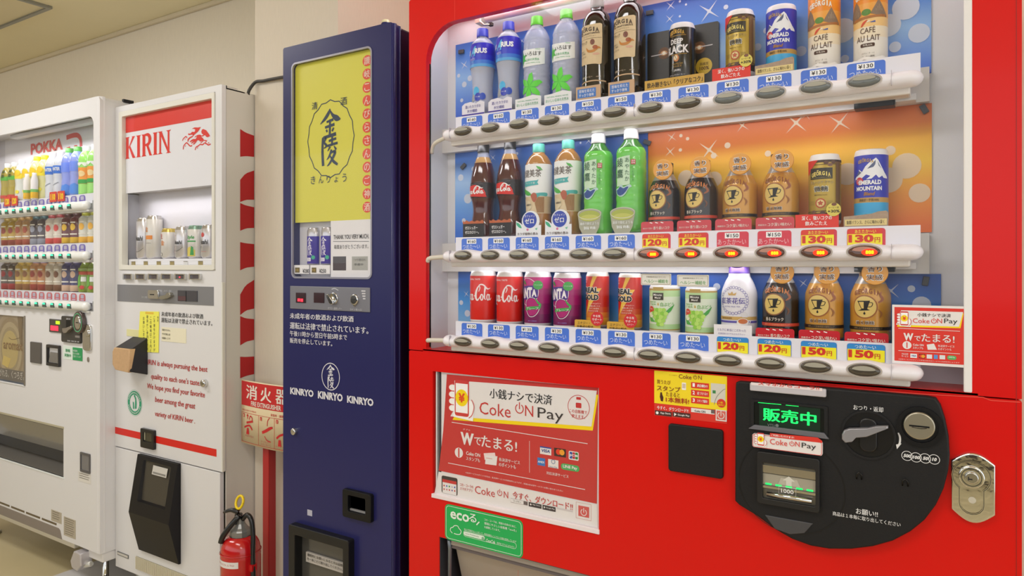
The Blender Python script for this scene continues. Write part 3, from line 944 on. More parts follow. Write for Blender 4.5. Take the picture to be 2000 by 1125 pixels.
p.R(906, 947, 1037, 1045, LW, r=.005); p.T('Live Positively', 910, 936, 1040, 1043.5, mat('7a9a80', .5)); p.C(943.5, 1051.5, .004, mat('8ab89a', .5), .0008, n=14)
p.T('CocaCola', 949, 967, 1051, 1058, LW, .02, shear=.3); p.T('世界をプラスにまわそう', 971, 1005, 1058, 1062, LW, .01)
p.m.rim(rr(X(906), X(1009), Z(906, 1046.5), Z(906, 1035), .0065), .0008, p.S, .0004, LW)
obj('sticker_print', p.m, st3)

# delivery opening
dk = mat('3a3c42', .45); flapm = mat('b0a89e', .35, metal=.3)
m = M().box(DH[0] - .004, DH[1] + .004, .11, .118, DH[2], DH[3], dk)
m.box(DH[0] - .003, DH[0] + .002, .002, .115, DH[2], DH[3], dk); m.box(DH[1] - .002, DH[1] + .003, .002, .115, DH[2], DH[3], dk)
m.box(DH[0], DH[1], .002, .115, DH[3] - .002, DH[3] + .003, dk)
dl = obj('delivery_box', m, red, label='dark recess of the delivery opening')
vs = [(DH[0] + .035, .02, DZ - .018), (DH[1] - .01, .02, DZ - .018), (DH[1] - .01, .075, DZ - .2), (DH[0] + .035, .075, DZ - .2)]
m = M().add(vs + [(a, b + .004, c) for a, b, c in vs], [(0, 1, 2, 3), (7, 6, 5, 4), (0, 4, 5, 1), (1, 5, 6, 2), (2, 6, 7, 3), (3, 7, 4, 0)], flapm)
obj('flap', m, dl, label='grey delivery flap')
m = M().box(DH[0] + .03, DH[1], .008, .02, DZ - .016, DZ - .002, mat('a8a09a', .35, metal=.4)).box(DH[0] + .03, DH[1], .012, .022, DZ - .026, DZ - .016, mat('6a6264', .4))
m.tube([(DH[0] + .026, .006, DZ - .004), (DH[0] + .024, .012, DZ - .03), (DH[0] + .008, .03, DZ - .21)], .006, mat('7a8088', .35, metal=.5), 4)
obj('flap_frame', m, dl, label='grey rail and guide of the flap')

# blank black square cover
z0, z1 = Z(1307, 918), Z(1307, 826)
obj('blank_cover', M().dome(rr(X(1307), X(1413.5), z0, z1, .006), -.007, .002, .003, SOFTB), red, label='blank dark grey square cover')

# ---------------------------------------------------------------- coin panel
out = [(1440, 752), (1441, 745), (1447, 743), (1640, 757), (1812, 772), (1828, 775), (1837, 788), (1846, 815), (1853, 850), (1855, 885), (1852, 915), (1843, 950), (1828, 982), (1806, 1011), (1779, 1033), (1745, 1051), (1706, 1062), (1665, 1067), (1622, 1067), (1586, 1061), (1550, 1048), (1515, 1028), (1480, 1002), (1447, 982), (1439, 974)]
cp = obj('coin_panel', M().dome([W(u, v) for u, v in out], -.016, .002, .004, SOFTB), red, label='black panel with display, note slot, lever and coin slot')
Yc = -.0164
p = Pr(Yc)
WT = mat('e4e4e6', .5); LG = mat('b8b8c0', .4)
p.T('おつり・返却', 1667, 1725, 790, 800, WT, .03)
for (u, v, t) in ((1771.5, 890, '500'), (1789, 893, '100'), (1807, 895, '50'), (1824.5, 897, '10')):
    p.O(u, v, .0079, .0010, WT)
    x, z = p.xz(u, v); p.m.ctext(t, x, z - .003, .006, p.S, .001, WT, .05, wmax=.0125, shear=.2)
p.T('お願い!!', 1672, 1714.5, 992, 1003, WT, .03); p.T('商品は１本毎に取り出してください', 1626.5, 1759, 998, 1006, WT, .02)
p.m.stroke([p.xz(1755, 845), p.xz(1758, 855), p.xz(1757, 866), p.xz(1753, 872)], [.003, .003, .003, .003], p.S, .0005, WT)
p.P([(1750, 868), (1761, 866), (1752, 877)], WT)
obj('lettering', p.m, cp, label='white lettering, arrow and coin marks')
m = M()
x0, x1 = X(1465.6, -.02), X(1614, -.02)
m.box(x0, x1, -.026, Yc, Z(1466, 762, -.02), Z(1466, 747, -.02), mat('c8c4cc', .3))
h = obj('label_holder', m, cp, bev=.002, label='pale label holder along the top of the coin panel')
p = Pr(-.0262); p.R(1467, 1606, 746.5, 752, mat('f0e4e8', .5), .0002); p.T('スマホからコーラ!!', 1481, 1600, 745.5, 751.5, RD, .03, .0008)
obj('lettering', p.m, h)
# display
x0, x1 = X(1474.5, -.01), X(1611, -.01)
z0, z1 = Z(1474.5, 831, Yc), Z(1474.5, 784, Yc)
m = M().ring(rr(x0 - .006, x1 + .006, z0 - .005, z1 + .004, .003), rr(x0, x1, z0, z1, .003), -.0195, -.014, SOFTB)
m.rect(x0, x1, z0, z1, Flat(Yc), .0004, mat('0a1210', .25))
dp = obj('display', m, cp, label='dark display reading in green letters')
gr = mat('12e058', .4, emit=1.6)
p = Pr(Yc)
p.T('販売中', 1491, 1594, 796, 821, gr, .035)
p.L([(1481, 786), (1526, 790)], .001, gr, .001); p.L([(1535, 791), (1560, 793.5)], .001, gr, .001)
p.T('VTS1', 1499, 1514, 827, 832, mat('8a9090', .5), .0); p.C(1518, 831, .003, mat('7a8080', .5), .001, n=10)
p.R(1483, 1602, 786, 834, mat('0f3020', .3), .0006)
obj('display_text', p.m, dp, label='glowing green letters')
m = M().prism([W(u, v, Yc) for u, v in ((1462.6, 836), (1474, 829), (1611, 845), (1620, 857))], -.0225, -.016, mat('6a6a72', .4))
obj('sill', m, cp, bev=.001)
st = obj('sticker', M().prism(rr(X(1471, Yc), X(1607.5, Yc), Z(1471, 871, Yc), Z(1471, 845, Yc), .004), Yc - .007, Yc - .001, OFFW), cp, label='white and red payment sticker under the display')
p = Pr(Yc - .007)
p.m.rim(rr(X(1472, Yc), X(1606, Yc), Z(1472, 870.5, Yc), Z(1472, 846, Yc), .004), .0008, p.S, .0005, RD)
p.P([(1504, 845.5), (1597, 854.5), (1606, 861), (1606, 865), (1504, 853)], RD)
p.T('ご利用いただけます!', 1506, 1551, 847, 851.5, PURE, .02)
phone_hand(p, 1473, 1498, 843, 869, line=.0007)
p.T('Coke', 1504, 1538, 856, 867, RD); p.power(1547, 866.5, .0039, .001, RD); p.T('N', 1553.5, 1562, 862, 871.5, RD); p.T('Pay', 1566, 1594, 864, 877, INK)
obj('sticker_print', p.m, st)
# banknote slot
x, z = W(1543, 949, Yc)
m = M(); m.rim(ell(x, z, .093, .088, 48), .0012, Flat(Yc), .0004, mat('151517', .3)); obj('engraved_ring', m, cp)
x0, x1 = X(1480.7, Yc), X(1602, Yc); z0, z1 = Z(1480.7, 979, Yc), Z(1480.7, 879, Yc)
sl = obj('note_slot', M().ring(rr(x0, x1, z0, z1, .005), rr(X(1491, Yc), X(1594, Yc), Z(1491, 970, Yc), Z(1491, 901, Yc), .003), -.026, -.014, mat('202022', .35), yi=-.012), cp, bev=.0012, label='black banknote slot frame')
a0, a1 = X(1491, Yc), X(1594, Yc); b0, b1 = Z(1491, 971, Yc), Z(1491, 900, Yc)
m = M().box(a0, a1, -.0185, -.0165, b0, b1, mat('77746a', .3, metal=.5))
m.box(a0, a1, -.022, -.0185, b1 - .020, b1 - .006, mat('b8b2a2', .2, metal=.8)); m.box(a0, a1, -.0195, -.0185, b0 + .026, b1 - .022, mat('a8a292', .35))
m.tube([(a0 + .008, -.024, b0 + .010), (a1 - .006, -.024, b0 + .010)], .0045, CHROME, 10); m.box(a0, a1, -.0215, -.0185, b0 + .020, b0 + .024, CHROME)
obj('note_bezel', m, sl, label='bright metal throat of the banknote slot')
m = M(); S = Flat(-.0197)
for i in range(5):
    xx = a0 + .010 + (a1 - a0 - .02) * i / 4
    m.rect(xx - .0055, xx + .0055, b0 + .0262, b0 + .0292, S, .0006, gr)
m.poly([(a0 + .027, b0 + .030), (a0 + .032, b1 - .026), (a1 - .032, b1 - .026), (a1 - .026, b0 + .030)], S, .0003, mat('bdb8aa', .4))
cxm = (a0 + a1) / 2
m.poly([(cxm - .005, b0 + .03), (cxm - .005, b0 + .039), (cxm - .011, b0 + .039), (cxm, b0 + .048), (cxm + .011, b0 + .039), (cxm + .005, b0 + .039), (cxm + .005, b0 + .03)], S, .0006, mat('d8d6cc', .4))
m.rim([(cxm - .017, b0 + .014), (cxm + .013, b0 + .014), (cxm + .013, b0 + .028), (cxm - .017, b0 + .028)], .0008, Flat(-.0225), .002, WT)
m.text('1000', cxm - .013, cxm + .009, b0 + .017, b0 + .0245, Flat(-.0225), .002, WT, .02)
obj('note_marks', m, sl, label='arrow, 1000 mark and green lamps of the note slot')
m = M().prism([(x - .045, z - .062), (x + .04, z - .062), (x + .025, z - .083), (x, z - .09), (x - .027, z - .085)], -.018, -.015, mat('48484c', .35)); obj('thumb_rest', m, cp, bev=.002)
# return lever
x, z = W(1696, 849, Yc)
m = M().lathe([(0, 0, BLACK)], 0, 0)
ri = ell(x, z, .0395, .0395, 40); ro = ell(x, z, .0435, .0435, 40)
m = M().ring(ro, ri, -.019, -.014, SOFTB); m.poly(ri, Flat(Yc), .0005, mat('111113', .3))
kb = obj('lever_dish', m, cp, label='round dish of the coin return lever')
m = M().dome(rr(x - .014, x + .014, z - .03, z + .03, .012), -.022, -.016, .003, mat('1c1c1e', .3)); obj('grip_block', m, kb)
lv = [(1645, 847), (1649, 839), (1659, 835.5), (1697, 834.5), (1712, 831), (1735, 830.5), (1735.5, 835), (1706, 847), (1694, 852), (1671, 854), (1664, 862), (1651, 863), (1645, 856)]
obj('lever', M().dome([W(u, v, -.025) for u, v in lv], -.034, -.024, .003, mat('a4a4ac', .3, metal=.5)), kb, label='silver grey return lever')
# coin slot
x, z = W(1797, 832, Yc)
m = M().ring(ell(x, z - .001, .034, .034, 40), ell(x, z, .0275, .0275, 40), -.0215, -.014, BLACK)
cs = obj('coin_slot', m, cp, label='round coin slot')
m = M().dome(ell(x - .001, z + .001, .0235, n=36), -.024, -.016, .0025, mat('b0aa98', .28, metal=.75))
m.rect(x - .016, x + .014, z - .0006, z + .002, Flat(-.024), .0006, BLACK); m.stroke([(x - .012, z - .0015), (x, z - .003), (x + .01, z - .0015)], .0012, Flat(-.024), .0006, CHROME)
obj('slot_plate', m, cs, label='silver coin slot plate')
for u, v in ((1678, 928), (1768, 941)):
    m = M(); x, z = W(u, v, Yc); m.tube([(x - .004, Yc - .001, z - .007), (x - .004, Yc - .003, z + .002), (x, Yc - .004, z + .006), (x + .004, Yc - .003, z + .002), (x + .004, Yc - .001, z - .007)], .0012, mat('0c0c0e', .25), 6)
    obj('hook', m, cp)
# lock plate
x0, x1 = X(1858), X(1943.5); z0, z1 = Z(1858, 1010), Z(1858, 880); xm = (x0 + x1) / 2
def lockshape(d):
    r = []
    w = x1 - x0 - 2 * d
    for i in range(13):
        t = i / 12; r.append((x0 + d + w * t, z0 + d + .016 - .018 * sin(pi * t) + .000))
    for i in range(13):
        t = i / 12; r.append((x1 - d - w * t, z1 - d - .014 + .016 * sin(pi * t)))
    return r
lk = obj('lock_plate', M().dome(lockshape(0), -.009, .001, .003, PLATE), red, label='chrome lock plate with key cylinder')
xk, zk = W(1897, 929)
kh = [(xk - .017, z0 + .03), (xk - .017, zk - .022)] + [(xk + .0265 * cos(t), zk + .0265 * sin(t)) for t in [radians(232 - i * 284 / 16) for i in range(17)]] + [(xk + .017, zk - .022), (xk + .017, z0 + .03)] + [(xk + .017 * cos(t), z0 + .03 + .017 * sin(t)) for t in [-pi * i / 8 for i in range(1, 8)]]
m = M(); m.rim(kh, .003, Flat(-.009), .0016, mat('e8e8e4', .1, metal=1.0)); m.rim(kh, .0008, Flat(-.009), .002, mat('3a3a38', .3)); obj('keyhole_rim', m, lk)
m = M().dome(ell(xk, zk, .0185, n=28), -.013, -.008, .002, PLATE); m.rim(ell(xk, zk, .014, n=28), .0012, Flat(-.013), .0004, mat('555550', .3, metal=.5)); m.dome(ell(xk, zk, .010, n=24), -.0175, -.012, .002, mat('c8c8c2', .2, metal=1.0))
m.rect(xk - .005, xk + .001, zk - .003, zk - .001, Flat(-.0175), .0005, INK); m.rect(xk - .005, xk - .0036, zk - .004, zk + .002, Flat(-.0175), .0006, INK)
obj('lock_cylinder', m, lk, label='key cylinder')
m = M(); m.poly(ell(xk + .001, zk - .038, .0055, n=16), Flat(-.009), .0006, mat('c8c2b2', .4)); obj('lock_cap', m, lk)

# ---------------------------------------------------------------- drinks on show in the red machine
CY = .051
CF = .0140          # front plane of the little cards


def prof_fn(pr):
    def f(z):
        for (r0, h0, _), (r1, h1, _) in zip(pr, pr[1:]):
            if h0 <= z <= h1 and h1 > h0: return r0 + (r1 - r0) * (z - h0) / (h1 - h0)
        return pr[0][0] if z < pr[0][1] else pr[-1][0]
    return f


def fine(pts, m, k=4):
    """smooth a (radius, height) outline"""
    return [(max(0, a), b, m) for a, b in smooth(pts, k)]


def script_cola(m, S, x0, z0, w, hgt, h, mt, wd=1.0):
    """flowing script of two words joined by a hyphen"""
    q = lambda P: [(x0 + a / 10 * w, z0 + b / 3 * hgt) for a, b in P]
    u = w / 10 * wd
    m.stroke(q([(1.95, 2.0), (1.9, 2.6), (1.3, 2.75), (.55, 2.1), (.3, 1.2), (.75, .5), (1.5, .75), (1.9, 1.2)]), [u * .2, u * .3, u * .3, u * .5, u * .55, u * .4, u * .25, u * .1], S, h, mt)
    m.stroke(q([(.4, .5), (1.1, .0), (2.2, .25), (3.6, -.15)]), [u * .1, u * .3, u * .3, u * .1], S, h, mt)
    for cx in (2.35, 4.1, 7.15, 8.75):
        m.stroke(q(ell(cx, .95, .3, .48, 12)), [u * .3] * 12, S, h, mt, k=2, closed=1)
    m.stroke(q([(3.55, 1.3), (3.15, 1.42), (2.95, .95), (3.2, .5), (3.7, .8)]), [u * .28, u * .2, u * .34, u * .28, u * .12], S, h, mt)
    for cx in (4.5, 9.15): m.stroke(q([(cx, 1.45), (cx - .06, .8), (cx + .15, .5), (cx + .5, .85)]), [u * .3, u * .32, u * .25, u * .1], S, h, mt)
    m.stroke(q([(4.95, 1.15), (5.4, 1.2)]), u * .25, S, h, mt)
    m.stroke(q([(6.35, 1.9), (6.7, 2.5), (6.4, 2.8), (5.9, 2.3), (5.55, 1.5), (5.6, .8), (6.0, .45), (6.5, .8), (6.8, 1.2)]), [u * .15, u * .25, u * .25, u * .45, u * .6, u * .55, u * .4, u * .25, u * .1], S, h, mt)
    m.stroke(q([(5.9, 2.2), (6.6, 3.0), (7.6, 3.0), (8.6, 2.35), (9.4, 2.5)]), [u * .1, u * .3, u * .35, u * .35, u * .1], S, h, mt)
    m.stroke(q([(7.6, .9), (8.0, 2.0), (8.15, 2.6), (7.95, 2.7), (7.85, 1.5), (7.9, .7), (8.25, .6)]), [u * .1, u * .2, u * .2, u * .25, u * .32, u * .3, u * .12], S, h, mt)


def coffee_word(m, S, cx, z0, hgt, mt, h=.0006, wmax=None, bold=.03):
    """arched capitals with a small bean over the O"""
    st = 'GEORGIA'; n = len(st); w = (wmax or hgt * 5.2) / n
    for i, ch in enumerate(st):
        t = (i - (n - 1) / 2) / ((n - 1) / 2)
        ww = w * (.4 if ch == 'I' else 1.0)
        x = cx + (i - (n - 1) / 2) * w * .96 - (w * .12 if i > 5 else 0)
        z = z0 - hgt * .35 * t * t
        m.text(ch, x - ww * .44, x + ww * .44, z, z + hgt, S, h, mt, bold)
    x = cx - w * .96
    m.poly(ell(x - w * .1, z0 + hgt * 1.12, w * .16, hgt * .12, 8), S, h, mt); m.poly(ell(x + w * .2, z0 + hgt * 1.16, w * .16, hgt * .12, 8), S, h, mt)


def card(x, z, w, hgt, col, lab, name='shelf_card', y=CF, th=.0008, r=0, poly=None, depth=0):
    """a little sign; returns (root, print mesh, surface)"""
    t = thing(name, (x, y, z), lab, 'sign')
    pl = poly or rr(x - w / 2, x + w / 2, z, z + hgt, r, 3)
    obj('board', M().prism(pl, y, y + max(th, depth), col), t)
    return t, M(), Flat(y)


def side(i): return 'left' if i == 0 else 'right'


def cap_mesh(cx, cy, z0, h0, h1, r0, r1, m, ribs=0):
    mb = M()
    mb.lathe([(r0, h0, m), (r0 * 1.02, h0 + .004, m), (r0, h0 + .0045, m), (r1, h1 - .001, m), (r1 - .0012, h1, m), (0, h1, m)], cx, cy, z0)
    if ribs:
        for k in range(36):
            a = 2 * pi * k / 36
            mb.box(cx + (r0 + .0001) * cos(a) - .0002, cx + (r0 + .0001) * cos(a) + .0002, cy + r0 * sin(a) - .0002, cy + r0 * sin(a) + .0002, z0 + h0 + .005, z0 + h1 - .002, m)
    return mb


def can_body(cx, cy, z0, r, H, side_m, rimc, neck=.0035):
    mb = M()
    mb.lathe([(0, .001, rimc), (r - .005, .001, rimc), (r - .003, 0, rimc), (r - .0008, .004, rimc), (r, .0085, side_m), (r, H - .012, rimc), (r - neck * .8, H - .004, rimc), (r - neck, H - .0015, rimc), (r - neck - .0008, H, rimc), (r - neck - .002, H - .0008, rimc), (r - neck - .003, H - .004, rimc), (0, H - .004, rimc)], cx, cy, z0, 32)
    return mb


RB = [ROWS[0] + .047, ROWS[1] + .047, ROWS[2] + .0435]
clearp = mat('dfe4f8', .08, alpha=.34); clearn = mat('c8cce0', .1, alpha=.5)


# --- blue-labelled sports drink, top row
def sports(i):
    x, z = colx(0) + .004, RB[0]
    t = thing('drink_bottle', (x, CY, z), 'clear bottle with deep blue label and blue cap, left of two', 'bottle', 'bottles in the red machine')
    pr = fine([(.026, .002), (.0295, .006), (.0298, .02), (.0265, .05), (.0258, .075), (.0285, .105), (.031, .122), (.0312, .14), (.031, .165), (.0285, .181), (.021, .192), (.0145, .1985), (.0135, .203)], clearp, 3)
    obj('body', M().lathe([(0, .001, clearp)] + pr, x, CY, z), t)
    obj('liquid', M().lathe([(0, .003, None)][:0] + [(max(0, a - .0012), b + .001, mat('e6eafa', .25, alpha=.42)) for a, b, _ in pr[:-6]], x, CY, z), t, label='pale drink')
    f = prof_fn(pr); S = Round(x, CY, lambda q: f(q), 0, z); S.R = .031
    m = M(); lb = mat('2a2cc8', .35)
    L = [(b, c) for b, c in ((.121, '58a8e8'), (.128, '3a78dc'), (.137, '2c3ccc'), (.150, '2a24c0'), (.180, '2a24c0'))]
    for (b0, c), (b1, _) in zip(L, L[1:]):
        ln = [(f(b0 + (b1 - b0) * k / 4) + .0005, b0 + (b1 - b0) * k / 4, mat(c, .35)) for k in range(5)]
        m.lathe(ln, x, CY, z)
    o = obj('label', m, t, label='blue label')
    m = M(); w_ = mat('eef2fa', .4)
    m.text('RIUS', -.002, .029, .153, .166, S, .0012, w_, .05); m.text('A', -.017, -.001, .147, .172, S, .0012, mat('5ab8f0', .4), .04, shear=.35); m.text('AQU', -.04, -.017, .150, .164, S, .0012, w_, .04)
    m.text('アクエリアス', -.018, -.001, .137, .143, S, .0012, w_, .01); m.stroke([(-.017, .139), (-.010, .133), (-.003, .138)], .0012, S, .0012, mat('58b0f0', .4))
    obj('lettering', m, o)
    m = M()
    for a, b, r, c in ((-.003, .062, .011, '4ab4e8'), (-.012, .045, .009, '9aa0a8'), (.004, .047, .0105, '2238b8'), (.018, .048, .009, '2a50c0')):
        m.poly(ell(a, b, r, n=16), S, .0007 + (a > 0) * .0004 + (a == -.012) * .0002, mat(c, .4))
    m.text('クエン酸', -.003, .010, .0455, .049, S, .0016, w_, .01)
    obj('printed_discs', m, t)
    obj('cap', cap_mesh(x, CY, z, .200, .2215, .0148, .0142, mat('2c3cb8', .4)), t)
    return t


a = sports(0)
dup(a, (PITCH - .002, 0, 0), 'clear bottle with deep blue label and blue cap, right of two', .003)
for i in (0, 1):
    x = colx(i) + .001
    t, m, S = card(x, RB[0], .066, .026, mat('e4e2ee', .5), 'white card lettered in purple under the %s blue-labelled bottle' % ('first', 'second')[i], poly=[(x - .034, RB[0] - .001), (x + .033, RB[0] - .001), (x + .033, RB[0] + .030), (x + .020, RB[0] + .034), (x + .008, RB[0] + .029), (x - .008, RB[0] + .034), (x - .026, RB[0] + .032), (x - .034, RB[0] + .026)])
    pu = mat('3a2c9c', .5)
    m.rect(x - .034, x + .033, RB[0], RB[0] + .0045, S, .0004, pu); m.text('渇いたカラダの', x - .024, x + .022, RB[0] + .018, RB[0] + .026, S, .0004, pu, .01); m.text('水分補給', x - .018, x + .012, RB[0] + .0075, RB[0] + .0155, S, .0004, pu, .01)
    obj('lettering', m, t)


# --- leaf-printed water
def water():
    x, z = colx(2) + .003, RB[0] - .001
    t = thing('drink_bottle', (x, CY, z), 'clear water bottle with green cap and green leaf star, left of the two', 'bottle', 'bottles in the red machine')
    w = mat('dce2fa', .08, alpha=.36)
    P = [(.028, .001), (.031, .005)]
    for k in range(9): P += [(.0325, .012 + k * .011), (.0317, .0175 + k * .011)]
    P += [(.0325, .112), (.0325, .152), (.0315, .160), (.0322, .166), (.029, .178), (.022, .191), (.0145, .2), (.0138, .206)]
    pr = fine(P, w, 2)
    obj('body', M().lathe([(0, .001, w)] + pr, x, CY, z), t)
    obj('liquid', M().lathe([(max(0, a - .0015), b + .001, mat('e2e7fb', .25, alpha=.42)) for a, b, _ in pr[:-5]], x, CY, z), t, label='clear water')
    S = Round(x, CY, .0325, 0, z)
    m = M(); m.poly(smooth([(-.040, .102), (-.02, .100), (0, .099), (.02, .101), (.036, .105)], 4) + smooth([(.036, .142), (.02, .140), (0, .139), (-.02, .141), (-.04, .144)], 4), S, .0006, mat('eef2f4', .4))
    o = obj('label', m, t, label='white label')
    m = M(); gk = mat('2c2c34', .5); gg = mat('3cae6a', .5)
    m.text('いろはす', -.013, .027, .123, .133, S, .0012, gk, .02); m.text('日本の天然水', -.010, .022, .111, .1175, S, .0012, gg, .01); m.text('NATURAL MINERAL WATER', -.013, .024, .1055, .108, S, .0012, gg)
    m.poly(star(-.024, .120, .016, .008, 6), S, .0010, mat('4cbc4a', .4)); m.text('750ml', .013, .024, .1365, .139, S, .0012, gg)
    obj('lettering', m, o)
    m = M()
    g1 = mat('5ed840', .4); g2 = mat('34b438', .4)
    for k in range(6):
        a0 = pi / 2 + k * pi / 3 - .1; cx, cz = -.002, .051
        p = lambda r, a_: (cx + r * cos(a_), cz + r * sin(a_))
        m.poly([(cx, cz), p(.018, a0 - .5), p(.034, a0 - .12), p(.029, a0 + .12), p(.017, a0 + .42)], S, .0009, g1)
        m.poly([(cx, cz), p(.013, a0 - .62), p(.016, a0 - .5)], S, .0012, g2)
    obj('printed_leaf', m, t, label='bright green leaf star')
    obj('cap', cap_mesh(x, CY, z, .202, .2235, .0148, .014, mat('5cc428', .4)), t)
    return t


a = water()
dup(a, (PITCH, 0, 0), 'clear water bottle with green cap and green leaf star, right of the two', .001)
for i in (2, 3):
    x = colx(i)
    t, m, S = card(x, RB[0] - .001, .07, .026, mat('e6e8ec', .5), 'white card with green lettering under the %s leaf-starred water bottle' % ('left', 'right')[i - 2], poly=[(x - .035, RB[0] - .001), (x + .035, RB[0] - .001), (x + .035, RB[0] + .024), (x + .012, RB[0] + .029), (x - .018, RB[0] + .024), (x - .035, RB[0] + .023)])
    gg = mat('4aa878', .5)
    m.text('NATURAL MINERAL WATER', x - .028, x + .027, RB[0] + .0155, RB[0] + .0185, S, .0004, gg); m.text('おいしい日本の天然水', x - .031, x + .028, RB[0] + .005, RB[0] + .0125, S, .0004, gg, .005)
    obj('lettering', m, t)


# --- black coffee in clear bottle, cream label
def pet_coffee():
    x, z = colx(4) + .003, RB[0] + .006
    t = thing('drink_bottle', (x, CY, z), 'dark coffee bottle with cream paper label and brown cap, left of the two', 'bottle', 'bottles in the red machine')
    lq = mat('140c0c', .08, coat=.8)
    pr = fine([(.030, .001), (.033, .006), (.0342, .012), (.0342, .06), (.0342, .155), (.0325, .175), (.026, .190), (.017, .198), (.0145, .2)], lq, 3)
    obj('body', M().lathe([(0, .001, lq)] + pr + [(.0142, .207, clearn), (.0142, .21, clearn)], x, CY, z), t)
    S = Round(x, CY, .0342, 0, z)
    cr = mat('d8c29c', .6, noise=.08, scale=120)
    m = M(); m.poly([(-.046, .078), (-.03, .074), (-.01, .073), (.012, .072), (.020, .0705), (.024, .073), (.026, .12), (.0255, .160), (.021, .162), (0, .1605), (-.046, .161)], S, .0007, cr)
    o = obj('label', m, t, label='cream paper label')
    m = M(); dk = mat('4a3a30', .5)
    coffee_word(m, S, -.010, .146, .0095, dk, .0013, .062); m.text('THE CRAFTSMAN', -.034, .019, .139, .1425, S, .0013, dk, .02); m.text('コールドブリュー', -.02, .012, .1335, .1365, S, .0013, dk)
    m.rect(-.04, .024, .1295, .130, S, .0013, dk); m.text('ブラック', -.034, -.010, .117, .126, S, .0013, dk, .0, shear=.2)
    for k, (a, b) in enumerate(((.102, .105), (.097, .100), (.089, .092))): m.text(('深い味わい', 'ゆっくり抽出', 'すっきり')[k], -.036, -.016 + k * .002, a - .001, b, S, .0013, dk)
    bn = mat('7a3c24', .4); gdn = mat('c07c2c', .4)
    m.poly(ell(.004, .121, .0052, .0065, 14), S, .0013, bn); m.poly(ell(.010, .109, .0058, .0045, 14), S, .0014, mat('a4542c', .4)); m.stroke([(.002, .126), (.006, .116)], .0008, S, .0018, mat('3a1a10', .4))
    m.stroke([(-.011, .110), (-.006, .102), (.006, .101), (.016, .108), (.022, .106)], [.001, .005, .006, .005, .001], S, .0011, gdn); m.poly(ell(.012, .094, .008, .0025, 12), S, .0010, mat('d8a890', .5))
    obj('lettering', m, o)
    m = M(); lw = mat('d8c8b4', .5)
    m.text('微糖/コーヒー', -.026, .004, .042, .047, S, .0006, lw, .01); m.text('440ml', .012, .022, .0425, .045, S, .0006, lw); m.stroke([(-.045, .031), (-.02, .034), (.01, .035), (.035, .033)], .0028, S, .0006, mat('c8a884', .5))
    obj('printed_line', m, t)
    obj('cap', cap_mesh(x, CY, z, .2065, .2295, .0152, .0148, mat('54463f', .45)), t)
    return t


a = pet_coffee()
dup(a, (PITCH, 0, 0), 'dark coffee bottle with cream paper label and brown cap, right of the two', .003)
for i in (4, 5):
    x = colx(i) - .002
    t, m, S = card(x, RB[0], .060, .030, mat('c8a684', .6), 'tan wooden-looking box sign with blue plate under the %s dark coffee bottle' % ('left', 'right')[i - 4], y=.0135, depth=.003)
    m.rect(x - .026, x + .019, RB[0] + .0045, RB[0] + .0245, S, .0004, mat('3f78c8', .5))
    m.text('苦味を抑えた', x - .022, x + .016, RB[0] + .0155, RB[0] + .0225, S, .0008, PURE, .01); m.text('すっきり後味', x - .022, x + .014, RB[0] + .0065, RB[0] + .0135, S, .0008, PURE, .01)
    obj('lettering', m, t)

# --- black can on a black panel
xb = colx(6.5) + .003
zb = RB[0] + .005
x0, x1 = X(1265, .083), X(1404, .083)
t = thing('display_panel', ((x0 + x1) / 2, .083, RB[0] + .002), 'black display panel with a streak of light behind the black can', 'panel')
o = obj('board', M().prism(rr(x0, x1, RB[0] - .006, CAMZ + .516, .004), .082, .0875, mat('1c1a1e', .35)), t)
p = Pr(.082)
for a, b, c, d in ((1272, 110.5, 1303, 104), (1360, 93, 1392, 87)): p.L([(a, b), (c, d)], .0022, mat('c8c4c8', .5))
for u, v in ((1297, 104), (1366, 93)):
    p.C(u, v, .013, mat('6a4428', .5), .0004); p.C(u, v, .008, mat('c8905c', .5), .0007, rz=.0055); p.C(u, v, .004, mat('f8ecd8', .5), .001)
p.C(1375, 129, .0175, mat('d8b430', .35), .0004); p.T('高級豆', 1367, 1384, 123, 128.5, mat('6a4a10', .5), .02, .0008); p.T('100%', 1366.5, 1385, 131, 138, mat('6a4a10', .5), .03, .0008)
obj('printed_streak', p.m, t)
z1 = RB[0]
t, m, S = card(xb - .006, z1, .127, .0215, mat('c89c34', .35), 'long gold strip sign in front of the black can')
m.text('飲み飽きない「クリアなコク」', xb - .006 - .058, xb - .006 + .060, z1 + .005, z1 + .0165, S, .0004, mat('2a1c10', .5), .03)
obj('lettering', m, t)
t = thing('drink_can', (xb, CY, zb), 'black coffee can with white rim standing before the black panel', 'can', 'cans in the red machine')
obj('body', can_body(xb, CY, zb, .0275, .1335, mat('120f12', .22, coat=.4), mat('e4e2e6', .3)), t)
S = Round(xb, CY, .0275, 0, zb)
m = M(); wh = mat('e8e4e8', .4); gd = mat('d8a840', .35)
coffee_word(m, S, -.004, .1095, .0085, gd, .0005, .036); m.rect(-.02, .016, .1045, .1052, S, .0005, gd)
m.text('DEEP', -.018, .010, .088, .0985, S, .0005, wh, .03); m.text('BLACK', -.032, .022, .068, .085, S, .0005, wh, .035); m.rect(-.018, .018, .0655, .0662, S, .0005, gd)
m.poly(ell(-.004, .058, .006, .0075, 14), S, .0006, mat('c87c40', .4)); m.poly(ell(-.005, .059, .004, .0052, 14), S, .0009, mat('e8d8b8', .4)); m.stroke([(-.006, .063), (-.003, .055)], .0009, S, .0012, mat('4a2a1c', .5))
m.text('クリアなコク', -.013, .009, .0435, .048, S, .0005, gd, .01); m.text('ひらめき', -.011, .007, .0395, .042, S, .0005, gd); m.text('[無糖]', -.009, .005, .030, .035, S, .0005, wh, .01); m.text('ブラック/コーヒー', -.022, .014, .0215, .025, S, .0005, wh)
obj('lettering', m, t)


